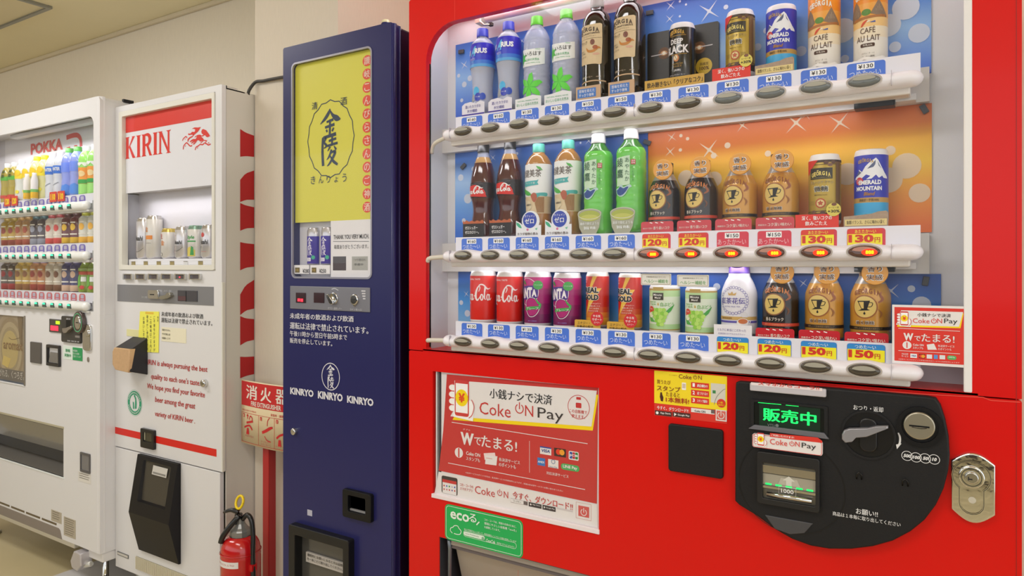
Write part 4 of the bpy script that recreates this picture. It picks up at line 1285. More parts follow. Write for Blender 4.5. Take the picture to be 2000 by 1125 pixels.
# --- gold can
def gold_can(i, z):
    x = colx(i) + .005
    t = thing('drink_can', (x, CY, z), 'gold label coffee can with beans and a red corner, %s row' % ('top' if z > 1.4 else 'middle'), 'can', 'cans in the red machine')
    gl = mat('b89c40', .3, metal=.25)
    obj('body', can_body(x, CY, z, .0285, .1335, gl, mat('eceaec', .3)), t)
    S = Round(x, CY, .0285, 0, z); m = M()
    dk = mat('3c2818', .4); bn = mat('5a3826', .4)
    m.rect(-.045, .045, .117, .1215, S, .0004, dk); m.rect(-.045, .045, .0085, .022, S, .0004, dk); m.stroke([(-.045, .0235), (.0, .026), (.045, .0235)], .001, S, .0006, dk)
    m.rect(-.045, .045, .1125, .1135, S, .0004, dk)
    for a in (-.045, -.03): pass
    m.poly([(.024, .02), (.024, .118), (.036, .118), (.036, .02)], S, .0005, mat('7a5a30', .4))
    for a, b, q in ((.006, .116, 0), (.013, .112, 1), (.019, .117, 0), (-.016, .0245, 1), (-.006, .018, 0), (.004, .015, 1), (.013, .0175, 0), (-.022, .016, 1), (.019, .013, 1), (-.012, .0125, 0), (.0, .0225, 0)):
        m.poly(ell(a, b, .0045, .0033, 10), S, .0008 + q * .0002, mat(('6a4632', '8a6248')[q], .35)); m.stroke([(a - .003, b - .001), (a + .003, b + .001)], .0006, S, .0013, dk, k=1)
    m.poly([(-.034, .1215), (-.008, .1215), (-.030, .096), (-.034, .094)], S, .0007, mat('d83020', .4))
    m.rect(-.024, .017, .086, .1065, S, .0008, mat('2c2618', .35)); coffee_word(m, S, -.0035, .0925, .008, mat('e4d070', .4), .0012, .037, .04); m.text('ROASTED COFFEE & MILK', -.022, .015, .0875, .0895, S, .0012, mat('a89850', .4))
    m.text('ジョージア グラン', -.024, .018, .0765, .0825, S, .0008, mat('f0eee0', .4), .05); m.text('ジョージア グラン', -.024, .018, .0765, .0825, S, .0012, mat('7a6a3a', .4), .0)
    m.text('微糖', -.016, .010, .0615, .073, S, .0008, mat('f0eee0', .4), .09); m.text('微糖', -.015, .009, .0625, .0722, S, .0012, INK, .02); m.text('贅沢なコク', -.015, .008, .0545, .0575, S, .0008, mat('6a5424', .4), .01)
    m.poly(ell(-.0035, .0405, .0092, n=20), S, .0008, mat('b8502c', .4)); m.poly(ell(-.0035, .0405, .0068, n=20), S, .0010, mat('e0cc90', .4)); m.poly(star(-.0035, .0405, .0055, .0028, 5), S, .0013, mat('b8502c', .4))
    for s in (-1, 1):
        for k in range(4): m.rect(-.0035 + s * .011, -.0035 + s * .021, .0375 + k * .0022, .038 + k * .0022, S, .0008, mat('7a6430', .4))
    obj('lettering', m, t)
    return t


def gold_cards(i, z, row):
    x = colx(i) - .004
    t, m, S = card(x, z, .075, .0255, mat('e03020', .5), 'red sign with white lettering under the gold label can, %s row' % row)
    m.text('深く、強いコクの', x - .026, x + .026, z + .0145, z + .0225, S, .0004, PURE, .03); m.text('飲みごたえ', x - .020, x + .018, z + .0045, z + .0125, S, .0004, PURE, .03)
    obj('lettering', m, t)
    cx, cz = x + .029, z + .033
    b = thing('round_badge', (cx, .0108, cz), 'round yellow percent badge on the corner of the red sign, %s row' % row, 'badge')
    obj('disc', M().prism(ell(cx, cz, .0125, n=24), .0118, .0130, mat('dccc58', .4)), b)
    m = M(); S = Flat(.0118); m.text('コーヒー豆', cx - .009, cx + .009, cz + .002, cz + .005, S, .0004, mat('4a3818', .5), .01); m.text('+30%', cx - .010, cx + .0105, cz - .006, cz - .0005, S, .0004, mat('3a2c14', .5), .03)
    m.poly(ell(cx + .001, cz + .0095, .0045, .003, 10), S, .0006, mat('7a4c30', .4))
    obj('lettering', m, b)


gold_can(8, RB[0] + .009); gold_can(10, RB[1] + .006)
gold_cards(8, RB[0], 'top'); gold_cards(10, RB[1], 'middle')


# --- blue mountain can
def blue_can(i, z):
    x = colx(i) + .005
    t = thing('drink_can', (x, CY, z), 'blue coffee can printed with a white mountain, %s row' % ('top' if z > 1.4 else 'middle'), 'can', 'cans in the red machine')
    mb = M(); r = .0285; B1 = mat('3038b8', .35); wr = mat('eceaf0', .3); H = .1355
    mb.lathe([(0, .001, wr), (r - .004, 0, wr), (r - .0008, .003, wr), (r, .007, mat('48b4e4', .35)), (r, .020, mat('3ca8e0', .35)), (r, .038, mat('c09850', .35)), (r, .047, B1), (r, H - .011, wr), (r - .0018, H - .002, wr), (r - .003, H, wr), (r - .005, H - .003, wr), (0, H - .003, wr)], x, CY, z, 32)
    obj('body', mb, t)
    S = Round(x, CY, .0285, 0, z); m = M(); wm = mat('eef0f8', .4)
    m.poly([(-.036, .072), (-.028, .084), (-.021, .091), (-.019, .099), (-.013, .094), (-.007, .104), (.001, .112), (.010, .1185), (.014, .114), (.019, .104), (.026, .092), (.033, .084), (.033, .081), (.024, .082), (.021, .086), (.015, .082), (.010, .088), (.003, .081), (-.006, .080), (.001, .086), (-.006, .089), (-.013, .083), (-.022, .080), (-.028, .082)], S, .0004, wm)
    m.poly([(.003, .107), (.0095, .1145), (.009, .107), (.006, .102), (-.004, .099)], S, .0007, mat('5a6488', .4)); m.poly([(.0125, .113), (.0165, .104), (.0195, .099), (.0145, .104)], S, .0007, mat('6a7498', .4)); m.poly([(-.019, .097), (-.014, .093), (-.021, .088), (-.026, .086)], S, .0007, mat('5a6488', .4))
    coffee_word(m, S, -.007, .1115, .0062, mat('c09c58', .35), .0008, .029)
    m.text('EMERALD', -.019, .019, .0705, .0785, S, .0009, wm, .05); m.text('MOUNTAIN', -.024, .020, .0595, .0675, S, .0009, wm, .05); m.text('Blend', -.010, .007, .0505, .057, S, .0009, mat('b07a30', .4), .03, shear=.25)
    m.text('高級豆一手買100%', -.018, .015, .040, .045, S, .0005, mat('3a2810', .4), .01); m.text('コーヒー', -.008, .010, .0145, .018, S, .0005, mat('2c60a0', .4))
    m.poly(ell(-.018, .0775, .0072, n=18), S, .0008, mat('d02838', .4)); m.text('さらに', -.023, -.013, .078, .081, S, .0012, wm, .01); m.text('深化', -.022, -.014, .0735, .077, S, .0012, wm, .02)
    obj('lettering', m, t)
    return t


blue_can(9, RB[0] + .001); blue_can(11, RB[1] + .006)
for i, z, row in ((9, RB[0], 'top'), (11, RB[1], 'middle')):
    x = colx(i) - .001
    pl = [(x - .036, z), (x + .036, z), (x + .036, z + .024), (x + .033, z + .0275), (x + .02, z + .0265), (x + .01, z + .023), (x - .01, z + .021), (x - .036, z + .019)]
    t, m, S = card(x, z, .07, .02, mat('a8917c', .5, noise=.3, scale=180), 'sign with coffee bean edge and cream strip under the blue mountain can, %s row' % row, poly=pl)
    m.rect(x - .034, x + .034, z + .002, z + .0135, S, .0004, mat('e4cf8c', .45)); m.text('抜群バランス、さらに味わい深く', x - .031, x + .030, z + .0045, z + .0115, S, .0008, mat('4a3418', .5), .01)
    obj('lettering', m, t)


# --- cafe au lait
def latte():
    x, z = colx(10) + .004, RB[0] - .002
    t = thing('drink_can', (x, CY, z), 'tall orange and cream milk coffee can, left of the two', 'can', 'cans in the red machine')
    r, H = .0285, .160; crm = mat('efe9e0', .35)
    mb = M()
    cs = [(.008, 'efe9e0'), (.046, 'f0e2c8'), (.066, 'f2c884'), (.082, 'f0a848'), (.109, 'ee9020'), (.150, 'e87c18')]
    pr = [(0, .001, crm), (r - .004, 0, crm), (r, .008, crm)] + [(r, h, mat(c, .35)) for h, c in cs] + [(r - .003, H - .004, STEEL), (r - .004, H, STEEL), (r - .006, H - .003, STEEL), (0, H - .003, STEEL)]
    pr[8] = (r, .150, mat('e87c18', .35))
    obj('body', mb.lathe(pr, x, CY, z, 32), t)
    S = Round(x, CY, r, 0, z - .018); m = M(); dk = mat('4a2c20', .5); ps = mat('8a7462', .5)
    m.poly([(-.045, .098), (-.026, .098), (-.019, .101), (-.013, .107), (-.018, .124), (-.0235, .133), (-.030, .126), (-.045, .104)], S, .0004, ps)
    m.poly([(.002, .107), (.014, .129), (.0165, .132), (.022, .122), (.033, .104), (.033, .1), (.014, .103)], S, .0004, ps); m.poly(ell(-.005, .110, .008, .006, 14), S, .0006, mat('5c8c3c', .5)); m.poly([(-.03, .101), (.03, .105), (.03, .101), (-.03, .096)], S, .0006, mat('b0703c', .5))
    for k in range(5): m.rect(.011 + k * .0025, .0118 + k * .0025, .111, .123 - abs(k - 2) * .004, S, .0008, mat('b8a48c', .5)); m.rect(-.030 + k * .0028, -.0292 + k * .0028, .105, .120 - abs(k - 2) * .003, S, .0008, mat('b8a48c', .5))
    coffee_word(m, S, -.004, .137, .010, crm, .0006, .046, .05)
    m.stroke([(-.013, .085), (-.009, .091), (-.003, .096)], [.002, .004, .001], S, .0006, mat('d8482c', .5)); m.stroke([(-.004, .092), (.001, .094)], [.001, .003], S, .0006, crm); m.stroke([(.002, .091), (.010, .092)], [.001, .003], S, .0006, mat('3a5ab0', .5))
    m.text('CAFÉ', -.015, .010, .072, .0845, S, .0006, dk, .0); m.text('AU LAIT', -.022, .018, .0575, .068, S, .0006, dk, .0)
    m.poly(rr(-.0145, .009, .047, .0535, .002, 3), S, .0005, dk); m.text('牛乳22%', -.010, .005, .0485, .052, S, .0009, crm, .02); m.text('[カフェ・オ・レ]', -.012, .008, .0335, .037, S, .0006, mat('8a807a', .5)); m.text('コーヒー飲料', -.012, .009, .028, .0315, S, .0006, mat('8a807a', .5), .01)
    obj('lettering', m, t)
    m = M()
    for k, w in enumerate((.6,)): m.add([(x + (r + .004 - k * .001) * cos(a_) * 1.0, CY + (r + .003) * sin(a_), z + .004 + k * .006 + .002 * sin(6 * a_)) for a_ in [2 * pi * q / 24 for q in range(24)]] + [(x + (r + .001) * cos(a_), CY + (r + .001) * sin(a_), z + .010 + k * .006 + .002 * sin(6 * a_)) for a_ in [2 * pi * q / 24 for q in range(24)]], [(q, (q + 1) % 24, (q + 1) % 24 + 24, q + 24) for q in range(24)], mat('f2f0ec', .3), 1)
    obj('milk_splash', m, t, label='white milk splash collar')
    return t


a = latte()
dup(a, (PITCH, 0, 0), 'tall orange and cream milk coffee can, right of the two')


# --- cola bottle
def cola():
    x, z = colx(0) + .006, RB[1]
    t = thing('drink_bottle', (x, CY, z), 'dark cola bottle with black cap and red script label, left of the two', 'bottle', 'bottles in the red machine')
    lq = mat('4c140c', .1, coat=.8, noise=.6, scale=14, stretch=(1, 1, .4))
    pr = fine([(.027, .001), (.0305, .006), (.0305, .03), (.0275, .05), (.0258, .066), (.028, .086), (.0318, .100), (.0322, .118), (.0318, .138), (.029, .158), (.0235, .180), (.018, .196)], lq, 4)
    fo = mat('b8905c', .2, coat=.5)
    mb = M().lathe([(0, .001, lq)] + pr[:-3], x, CY, z).lathe([(a, b, fo) for a, b, _ in pr[-4:]] + [(.0165, .199, clearn), (.014, .208, clearn), (.0135, .213, clearn)], x, CY, z)
    obj('body', mb, t)
    f = prof_fn(pr); S = Round(x, CY, lambda q: f(q), 0, z); S.R = .032
    m = M().lathe([(f(h) + .0004, h, mat('1c0e0e', .25)) for h in (.097, .104, .111, .118, .125, .130, .1345)], x, CY, z)
    o = obj('label', m, t, label='black wrap with red script panel')
    m = M(); rd = mat('d8281c', .4)
    m.poly(smooth([(-.045, .103), (-.02, .101), (.024, .0985), (.0245, .1035), (.0235, .110), (.018, .118), (.006, .1265), (-.006, .1285), (-.02, .127), (-.045, .126)], 3), S, .0010, rd)
    script_cola(m, S, -.040, .104, .062, .021, .0016, mat('f0eef0', .4), 1.15)
    m.text('zero sugar zero calories', -.024, .018, .1295, .1315, S, .0012, mat('9a8a8a', .4))
    obj('lettering', m, o)
    obj('cap', cap_mesh(x, CY, z, .211, .234, .0148, .0145, mat('161416', .4)), t)
    return t


a = cola()
dup(a, (PITCH, 0, 0), 'dark cola bottle with black cap and red script label, right of the two', .002)
for i in (0, 1):
    x, z = colx(i) + .001, RB[1]
    t, m, S = card(x, z, .062, .034, mat('1a1214', .45), 'black card with white lettering under the %s dark cola bottle' % ('left', 'right')[i])
    m.poly([(x - .031, z + .033), (x - .031, z + .041), (x - .026, z + .038), (x - .02, z + .042), (x - .012, z + .038), (x - .004, z + .041), (x + .004, z + .0375), (x + .012, z + .041), (x + .02, z + .038), (x + .027, z + .042), (x + .031, z + .038), (x + .031, z + .033)], S, .0004, mat('b85c2c', .4, noise=.3, scale=300))
    m.text('ゼロシュガー', x - .024, x + .013, z + .019, z + .027, S, .0006, PURE, .03); m.text('ゼロカロリー。', x - .024, x + .017, z + .008, z + .016, S, .0006, PURE, .03)
    obj('lettering', m, t)


# --- blended tea
def blend_tea():
    x, z = colx(2) + .008, RB[1]
    t = thing('drink_bottle', (x, CY, z), 'amber tea bottle with teal cap and white leafy label, left of the two', 'bottle', 'bottles in the red machine')
    am = mat('b07c40', .12, coat=.6)
    pr = fine([(.027, .001), (.0305, .006), (.0308, .03), (.029, .055), (.0285, .070), (.0305, .088), (.0322, .104), (.0322, .162), (.030, .174), (.023, .187), (.0155, .195), (.0145, .199)], am, 3)
    obj('body', M().lathe([(0, .001, am)] + pr, x, CY, z), t)
    f = prof_fn(pr); S = Round(x, CY, lambda q: f(q), 0, z); S.R = .032
    wt = mat('eceef0', .4)
    m = M().lathe([(f(h) + .0004, h, wt if h > .09 else mat('d8c4a0', .4)) for h in (.052, .062, .072, .082, .092, .104, .13, .162, .168)], x, CY, z)
    o = obj('label', m, t, label='white leafy label')
    m = M(); ink = mat('5a4a3c', .5)
    m.text('爽健美茶', -.036, .022, .137, .155, S, .0011, ink, .01)
    m.poly([(-.026, .119), (-.026, .127), (.012, .129), (.016, .131), (.013, .124), (.016, .119), (.010, .118), (-.022, .115)], S, .0010, mat('4ab0b4', .4)); m.text('ブレンド茶', -.02, .008, .1205, .1255, S, .0014, wt, .01)
    m.poly(smooth([(-.034, .118), (-.024, .110), (-.010, .104), (-.002, .096), (-.012, .094), (-.024, .099), (-.032, .107)], 3), S, .0010, mat('4cb048', .4)); m.poly([(.010, .163), (.020, .160), (.026, .152), (.014, .156)], S, .0010, mat('5cb458', .4))
    m.poly(smooth([(-.004, .094), (.003, .100), (.010, .098), (.012, .088), (.006, .078), (.0, .082)], 3), S, .0012, mat('b4644c', .4)); m.poly(smooth([(.006, .098), (.018, .100), (.036, .100), (.036, .092), (.02, .093), (.012, .088)], 3), S, .0010, mat('50b0b0', .4))
    m.poly([(.006, .076), (.014, .090), (.030, .090), (.030, .054), (.012, .054)], S, .0008, mat('9c7448', .4)); m.poly([(-.03, .088), (-.006, .080), (-.002, .068), (-.016, .054), (-.03, .056)], S, .0012, mat('dccfb0', .4)); m.text('15種素材', -.024, -.004, .070, .075, S, .0016, ink, .01)
    obj('lettering', m, o)
    obj('cap', cap_mesh(x, CY, z, .198, .2185, .0148, .0145, mat('5cbcac', .4)), t)
    return t


a = blend_tea()
dup(a, (PITCH, 0, 0), 'amber tea bottle with teal cap and white leafy label, right of the two', .0015)
for i in (2, 3):
    x, z = colx(i) + .001, RB[1]
    pl = [(x - .034, z - .002), (x + .034, z - .002), (x + .034, z + .024)] + [(x + .006 + .024 * cos(a_), z + .034 + .024 * sin(a_)) for a_ in [radians(-25 + k * 19) for k in range(13)]] + [(x - .022, z + .030), (x - .034, z + .036)]
    t, m, S = card(x, z, .07, .05, mat('e8ebf2', .45), 'white card with blue circle and leaf under the %s amber tea bottle' % ('left', 'right')[i - 2], poly=pl)
    m.poly(ell(x + .004, z + .036, .0185, n=28), S, .0004, mat('2f48b4', .45)); m.text('カフェイン', x - .010, x + .018, z + .043, z + .048, S, .0008, PURE, .01); m.text('ゼロ', x - .009, x + .015, z + .028, z + .040, S, .0008, PURE, .03)
    m.poly(smooth([(x - .033, z + .032), (x - .024, z + .028), (x - .018, z + .018), (x - .026, z + .020), (x - .032, z + .026)], 3), S, .0004, mat('3cae84', .45)); m.poly([(x + .018, z + .016), (x + .025, z + .018), (x + .022, z + .012)], S, .0006, mat('70c0a0', .45)); m.poly(ell(x - .002, z + .014, .003, n=8), S, .0006, mat('d870a0', .45))
    m.text('カラダ植物の恵み', x - .030, x + .026, z + .001, z + .0075, S, .0006, mat('5a4438', .5), .02)
    obj('lettering', m, t)


# --- green tea
def green_tea():
    x, z = colx(4) + .006, RB[1]
    t = thing('drink_bottle', (x, CY, z), 'bright green tea bottle with pale cap and teapot mark, left of the two', 'bottle', 'bottles in the red machine')
    g1 = mat('6ccc50', .2, coat=.5); g2 = mat('3c7c2c', .15, coat=.5)
    P = [(.029, .001), (.032, .006)]
    for k in range(8): P += [(.0333, .015 + k * .02), (.0322, .025 + k * .02)]
    P += [(.0325, .176), (.029, .185)]
    pr = fine(P, g1, 2)
    obj('body', M().lathe([(0, .001, g1)] + pr, x, CY, z).lathe([(a, b, g2) for a, b in smooth([(.029, .185), (.022, .194), (.0165, .202), (.0148, .206)], 3)], x, CY, z), t)
    S = Round(x, CY, .0335, 0, z); m = M()
    m.poly([(-.024, .100), (.004, .102), (.010, .104), (.010, .166), (-.024, .162)], S, .0008, mat('c8e4c8', .4))
    ink = mat('2c6040', .5)
    for j, ch in enumerate('綾鷹'): m.ctext(ch, -.0135, .142 - j * .024, .019, S, .0014, ink, .01, wmax=.017)
    for j, ch in enumerate('あやたか'): m.ctext(ch, .004, .151 - j * .0135, .010, S, .0014, ink, .0, wmax=.009)
    m.rect(.012, .022, .146, .157, S, .0009, mat('c03c3c', .4)); m.text('急須', .0135, .0205, .152, .1558, S, .0013, PURE, .01); m.text('旨味', .0135, .0205, .1475, .1512, S, .0013, PURE, .01); m.vtext('にごりほのか', .0165, .143, .0055, S, .0010, ink)
    m.poly(smooth([(-.028, .094), (-.022, .082), (-.010, .077), (.0, .082), (.008, .095), (.014, .098), (.010, .103), (.004, .101), (-.004, .098), (-.010, .104), (-.016, .098)], 3), S, .0009, mat('b8d8d8', .4)); m.poly(smooth([(-.025, .092), (-.020, .083), (-.010, .080), (-.001, .085), (.007, .097), (.003, .098), (-.004, .095), (-.012, .099), (-.018, .094)], 3), S, .0013, mat('2c4c94', .4))
    obj('lettering', m, t, label='pale label with dark characters and a blue teapot')
    obj('cap', cap_mesh(x, CY, z, .205, .2265, .0165, .0152, mat('d8d8da', .4)), t)
    return t


a = green_tea()
dup(a, (PITCH, 0, 0), 'bright green tea bottle with pale cap and teapot mark, right of the two', .002)
for i in (4, 5):
    x, z = colx(i) + .002, RB[1]
    pl = [(x - .020, z - .001), (x + .016, z - .001), (x + .022, z + .012), (x + .027, z + .030), (x + .028, z + .046), (x - .029, z + .044), (x - .027, z + .022)]
    cup = [(x + .026 * cos(a_), z + .046 + .009 * sin(a_)) for a_ in [2 * pi * k / 24 for k in range(24)]]
    pl = [(x - .018, z - .001), (x + .014, z - .001), (x + .022, z + .014), (x + .028, z + .046)] + [(x - .001 + .029 * cos(a_), z + .046 + .010 * sin(a_)) for a_ in [pi * k / 10 for k in range(1, 10)]] + [(x - .030, z + .046), (x - .026, z + .014)]
    t, m, S = card(x, z, .06, .05, mat('a8a894', .3), 'teacup-shaped card under the %s bright green tea bottle' % ('left', 'right')[i - 4], poly=pl)
    m.poly(ell(x - .001, z + .040, .026, .012, 24), S, .0004, mat('a8b44c', .4)); m.poly(ell(x - .001, z + .036, .022, .007, 24), S, .0006, mat('c0c460', .4)); m.rim(ell(x - .001, z + .044, .028, .0115, 28), .0014, S, .0008, mat('d4d4c4', .3))
    m.text('湯呑で飲むような', x - .024, x + .023, z + .020, z + .026, S, .0008, mat('f0f4f4', .5), .03); m.text('旨味', x - .014, x + .016, z + .010, z + .0165, S, .0008, mat('f0f4f4', .5), .03)
    obj('lettering', m, t)


# --- aluminium bottle coffees
def bottle_can(i, z, dark, lab, card_lab, badge_lab, dxb=.004):
    x = colx(i) + dxb
    t = thing('drink_bottle', (x, CY, z), lab, 'bottle', 'bottles in the red machine')
    bd = mat('1e1412', .2, coat=.5) if dark else mat('c8923c', .25, coat=.4, metal=.15)
    sv = mat('a8a4a0', .3, metal=.4)
    pr = fine([(.029, .001), (.0335, .005), (.034, .012), (.034, .05), (.034, .082), (.0315, .094), (.026, .107)], bd, 4)
    obj('body', M().lathe([(0, .001, bd)] + pr + [(.026, .107, sv), (.0205, .117, sv), (.019, .121, sv)], x, CY, z), t)
    cpm = mat('1c1a1a', .35) if dark else mat('a87c44', .3, metal=.2)
    mb = cap_mesh(x, CY, z, .120, .138, .0185, .0178, cpm)
    mb.lathe([(.0182, .137, mat('2a2622', .4)), (.0182, .1445, mat('2a2622', .4)), (.0168, .1455, mat('2a2622', .4)), (0, .1455, mat('2a2622', .4))], x, CY, z)
    obj('cap', mb, t)
    f = prof_fn(pr); S = Round(x, CY, lambda q: f(q), 0, z); S.R = .034
    m = M(); wm = mat('eee6dc', .4)
    coffee_word(m, S, -.004, .0895, .0095, mat('c8783c', .35) if dark else mat('8a4c1c', .35), .0008, .050, .04)
    cx, cz = -.007, .0655
    m.poly(ell(cx, cz, .0215, .0215, 28), S, .0004, mat('8a5a38' if dark else '9a5c2c', .4)); m.poly(ell(cx, cz, .0192, .0192, 28), S, .0007, mat('dcc070', .35))
    ink = mat('1a1614', .4)
    m.poly([(cx - .0125, cz + .0105), (cx + .009, cz + .0115), (cx + .0045, cz - .0035), (cx + .009, cz - .006), (cx - .011, cz - .0075), (cx - .005, cz - .0045)], S, .0010, ink); m.poly([(cx - .0095, cz + .0085), (cx - .001, cz + .009), (cx - .001, cz - .003), (cx - .0045, cz - .003)], S, .0013, mat('dcc070', .35))
    m.stroke([(cx + .008, cz + .008), (cx + .013, cz + .007), (cx + .011, cz + .001), (cx + .006, cz)], .0012, S, .0010, ink); m.poly([(cx, cz - .008), (cx + .002, cz - .0125), (cx, cz - .0145), (cx - .002, cz - .0125)], S, .0010, ink)
    m.stroke([(cx + .022, cz + .008), (cx + .030, cz + .014), (cx + .026, cz + .022), (cx + .030, cz + .028)], [.002, .005, .004, .001], S, .0004, mat('9a5a38', .4)); m.stroke([(cx + .022, cz - .004), (cx + .028, cz - .012), (cx + .024, cz - .020)], [.001, .004, .001], S, .0004, mat('6a4430' if dark else '9a6430', .4))
    m.text('香るブラック' if dark else '香る微糖', -.023, .011 if dark else .009, .0335, .0405, S, .0008, wm, .05 if dark else .08)
    if not dark: m.text('香る微糖', -.022, .008, .034, .0400, S, .0013, mat('4a2c14', .4), .01)
    m.rect(-.05, .05, .0235, .0295, S, .0006, mat('d0442c', .4) if dark else mat('241c18', .4)); m.text('焙煎したて豆使用直火珈琲カップ', -.026, .022, .0248, .0282, S, .0010, mat('e8a880', .4) if dark else mat('a88858', .4), .0)
    m.text('猿田彦珈琲 監修', -.014, .010, .0175, .021, S, .0006, mat('a88858', .4) if dark else mat('5a3c1c', .4), .01)
    obj('lettering', m, t)
    # badge
    bx, bz = x + .010, z + .127
    b = thing('round_badge', (bx, .010, bz), badge_lab, 'badge')
    obj('disc', M().dome(ell(bx, bz, .0215, n=32), .0092, .0120, .0015, mat('e09c28', .3, coat=.5)), b, label='gold disc')
    m = M(); S = Flat(.0092); ink2 = mat('4a2a18', .5)
    m.text('香り', bx - .0125, bx + .0125, bz + .001, bz + .013, S, .0006, PURE, .09); m.text('実感', bx - .0135, bx + .0135, bz - .014, bz - .002, S, .0006, PURE, .09)
    m.text('香り', bx - .0115, bx + .0115, bz + .002, bz + .012, S, .001, ink2, .02); m.text('実感', bx - .0125, bx + .0125, bz - .013, bz - .003, S, .001, ink2, .02)
    obj('lettering', m, b)
    # red sign
    xx = colx(i); zz = z - .0035
    c, m, S = card(xx, zz, .071, .024, mat('c81e2c', .25, coat=.5), card_lab, poly=rr(xx - .0355, xx + .0355, zz, zz + .023, (.001, .001, .005, .005), 4))
    if dark: m.text('挽きたて豆の', xx - .031, xx - .010, zz + .007, zz + .0105, S, .0004, wm, .01); m.text('香り高いコク', xx - .008, xx + .027, zz + .006, zz + .0125, S, .0004, wm, .02)
    else: m.text('高級豆の', xx - .031, xx - .015, zz + .007, zz + .0105, S, .0004, wm, .01); m.text('コク深い味わい', xx - .013, xx + .030, zz + .006, zz + .0125, S, .0004, wm, .02)
    for a_ in (-.016, -.004, .008): m.stroke([(xx + a_, zz + .021), (xx + a_ + .006, zz + .0195)], .0016, S, .0004, PURE)
    obj('lettering', m, c)


K6 = RB[1] + .003
for i, d, w in ((6, 1, 'left'), (7, 1, 'right')):
    bottle_can(i, K6, d, 'black coffee bottle with round cup emblem, %s of the two in the middle row' % w, 'glossy red sign under the %s black coffee bottle, middle row' % w, 'round gold badge hung on the %s black coffee bottle, middle row' % w)
for i, d, w in ((8, 0, 'left'), (9, 0, 'right')):
    bottle_can(i, K6, d, 'golden coffee bottle with cup emblem, %s of the two in the middle row' % w, 'glossy red sign under the %s golden coffee bottle, middle row' % w, 'round gold badge hung on the %s golden coffee bottle, middle row' % w)
K3 = RB[2] + .000
bottle_can(9, K3 + .001, 1, 'black coffee bottle with round cup emblem in the bottom row', 'glossy red sign under the black coffee bottle, bottom row', 'round gold badge hung on the black coffee bottle, bottom row')
for i, w in ((10, 'left'), (11, 'right')):
    bottle_can(i, K3 + .001, 0, 'golden coffee bottle with round cup emblem, %s of the two in the bottom row' % w, 'glossy red sign under the %s golden coffee bottle, bottom row' % w, 'round gold badge hung on the %s golden coffee bottle, bottom row' % w)


# --- red cola cans
def cola_can():
    x, z = colx(0) + .006, RB[2]
    t = thing('drink_can', (x, CY, z), 'red cola can with white script, left of the two', 'can', 'cans in the red machine')
    obj('body', can_body(x, CY, z, .033, .1285, mat('d8241a', .3), mat('eceaea', .3)), t)
    S = Round(x, CY, .033, 0, z); m = M(); wm = mat('f0e4e6', .4)
    script_cola(m, S, -.053, .050, .096, .044, .0005, wm, 1.0)
    m.text('ORIGINAL TASTE', -.030, .012, .106, .110, S, .0005, wm, .01)
    obj('lettering', m, t, label='white script')
    return t


a = cola_can()
dup(a, (PITCH, 0, 0), 'red cola can with white script, right of the two', -.0015)


# --- purple grape cans
def grape_can():
    x, z = colx(2) + .006, RB[2] - .002
    t = thing('drink_can', (x, CY, z), 'magenta grape soda can with green bands, left of the two', 'can', 'cans in the red machine')
    r = .033; H = .1285; wr = mat('e8e4e8', .3)
    mb = M().lathe([(0, .001, wr), (r - .005, 0, wr), (r - .0008, .004, wr), (r, .0085, mat('7a1f5c', .3)), (r, .03, mat('8c1f64', .3)), (r, .055, mat('a42070', .3)), (r, .09, mat('c0247c', .3)), (r, H - .012, wr), (r - .003, H - .004, wr), (r - .004, H, wr), (r - .007, H - .004, wr), (0, H - .004, wr)], x, CY, z, 32)
    obj('body', mb, t)
    S = Round(x, CY, r, 0, z); m = M(); wm = mat('f0eaf0', .4); vi = mat('4a2c8c', .4); gr_ = mat('48a850', .4)
    m.rim(ell(-.012, .082, .030, .032, 30), .0012, S, .0004, wm)
    m.poly([(-.042, .060), (.016, .068), (.018, .098), (-.042, .094)], S, .0006, vi)
    for j, (ch, a0, a1, b0, b1) in enumerate((('F', -.042, -.033, .065, .090), ('A', -.033, -.022, .066, .089), ('N', -.021, -.008, .067, .091), ('T', -.008, .003, .069, .093), ('A', .002, .014, .071, .088))): m.text(ch, a0, a1, b0, b1, S, .0010, wm, .07)
    m.poly(ell(.017, .098, .0115, .0105, 20), S, .0012, gr_); m.text('ファンタ', .008, .026, .0965, .100, S, .0016, wm, .01); m.poly([(-.022, .100), (-.028, .107), (-.020, .108), (-.014, .098)], S, .0010, mat('2c8c3c', .4))
    m.poly(smooth([(-.013, .042), (-.013, .056), (-.005, .066), (.006, .066), (.016, .056), (.017, .040), (.008, .028), (-.004, .027)], 3), S, .0007, mat('b01f74', .4)); m.rim(smooth([(-.015, .042), (-.015, .058), (-.006, .068), (.006, .068), (.018, .058), (.019, .040), (.009, .026), (-.005, .025), (-.015, .042)], 3), .0012, S, .0008, wm)
    m.poly([(-.018, .038), (.022, .043), (.024, .050), (-.016, .046)], S, .0012, gr_); m.text('グレープ', -.012, .018, .0405, .0465, S, .0016, wm, .02); m.stroke([(.010, .068), (.016, .058), (.022, .052), (.020, .044)], [.001, .004, .005, .002], S, .0010, gr_)
    m.text('果汁1%/炭酸飲料', -.008, .014, .0125, .0155, S, .0006, mat('9c88d8', .4), .01)
    obj('lettering', m, t, label='white letters, grapes and green bands')
    return t


a = grape_can()
dup(a, (PITCH, 0, 0), 'magenta grape soda can with green bands, right of the two', -.0015)


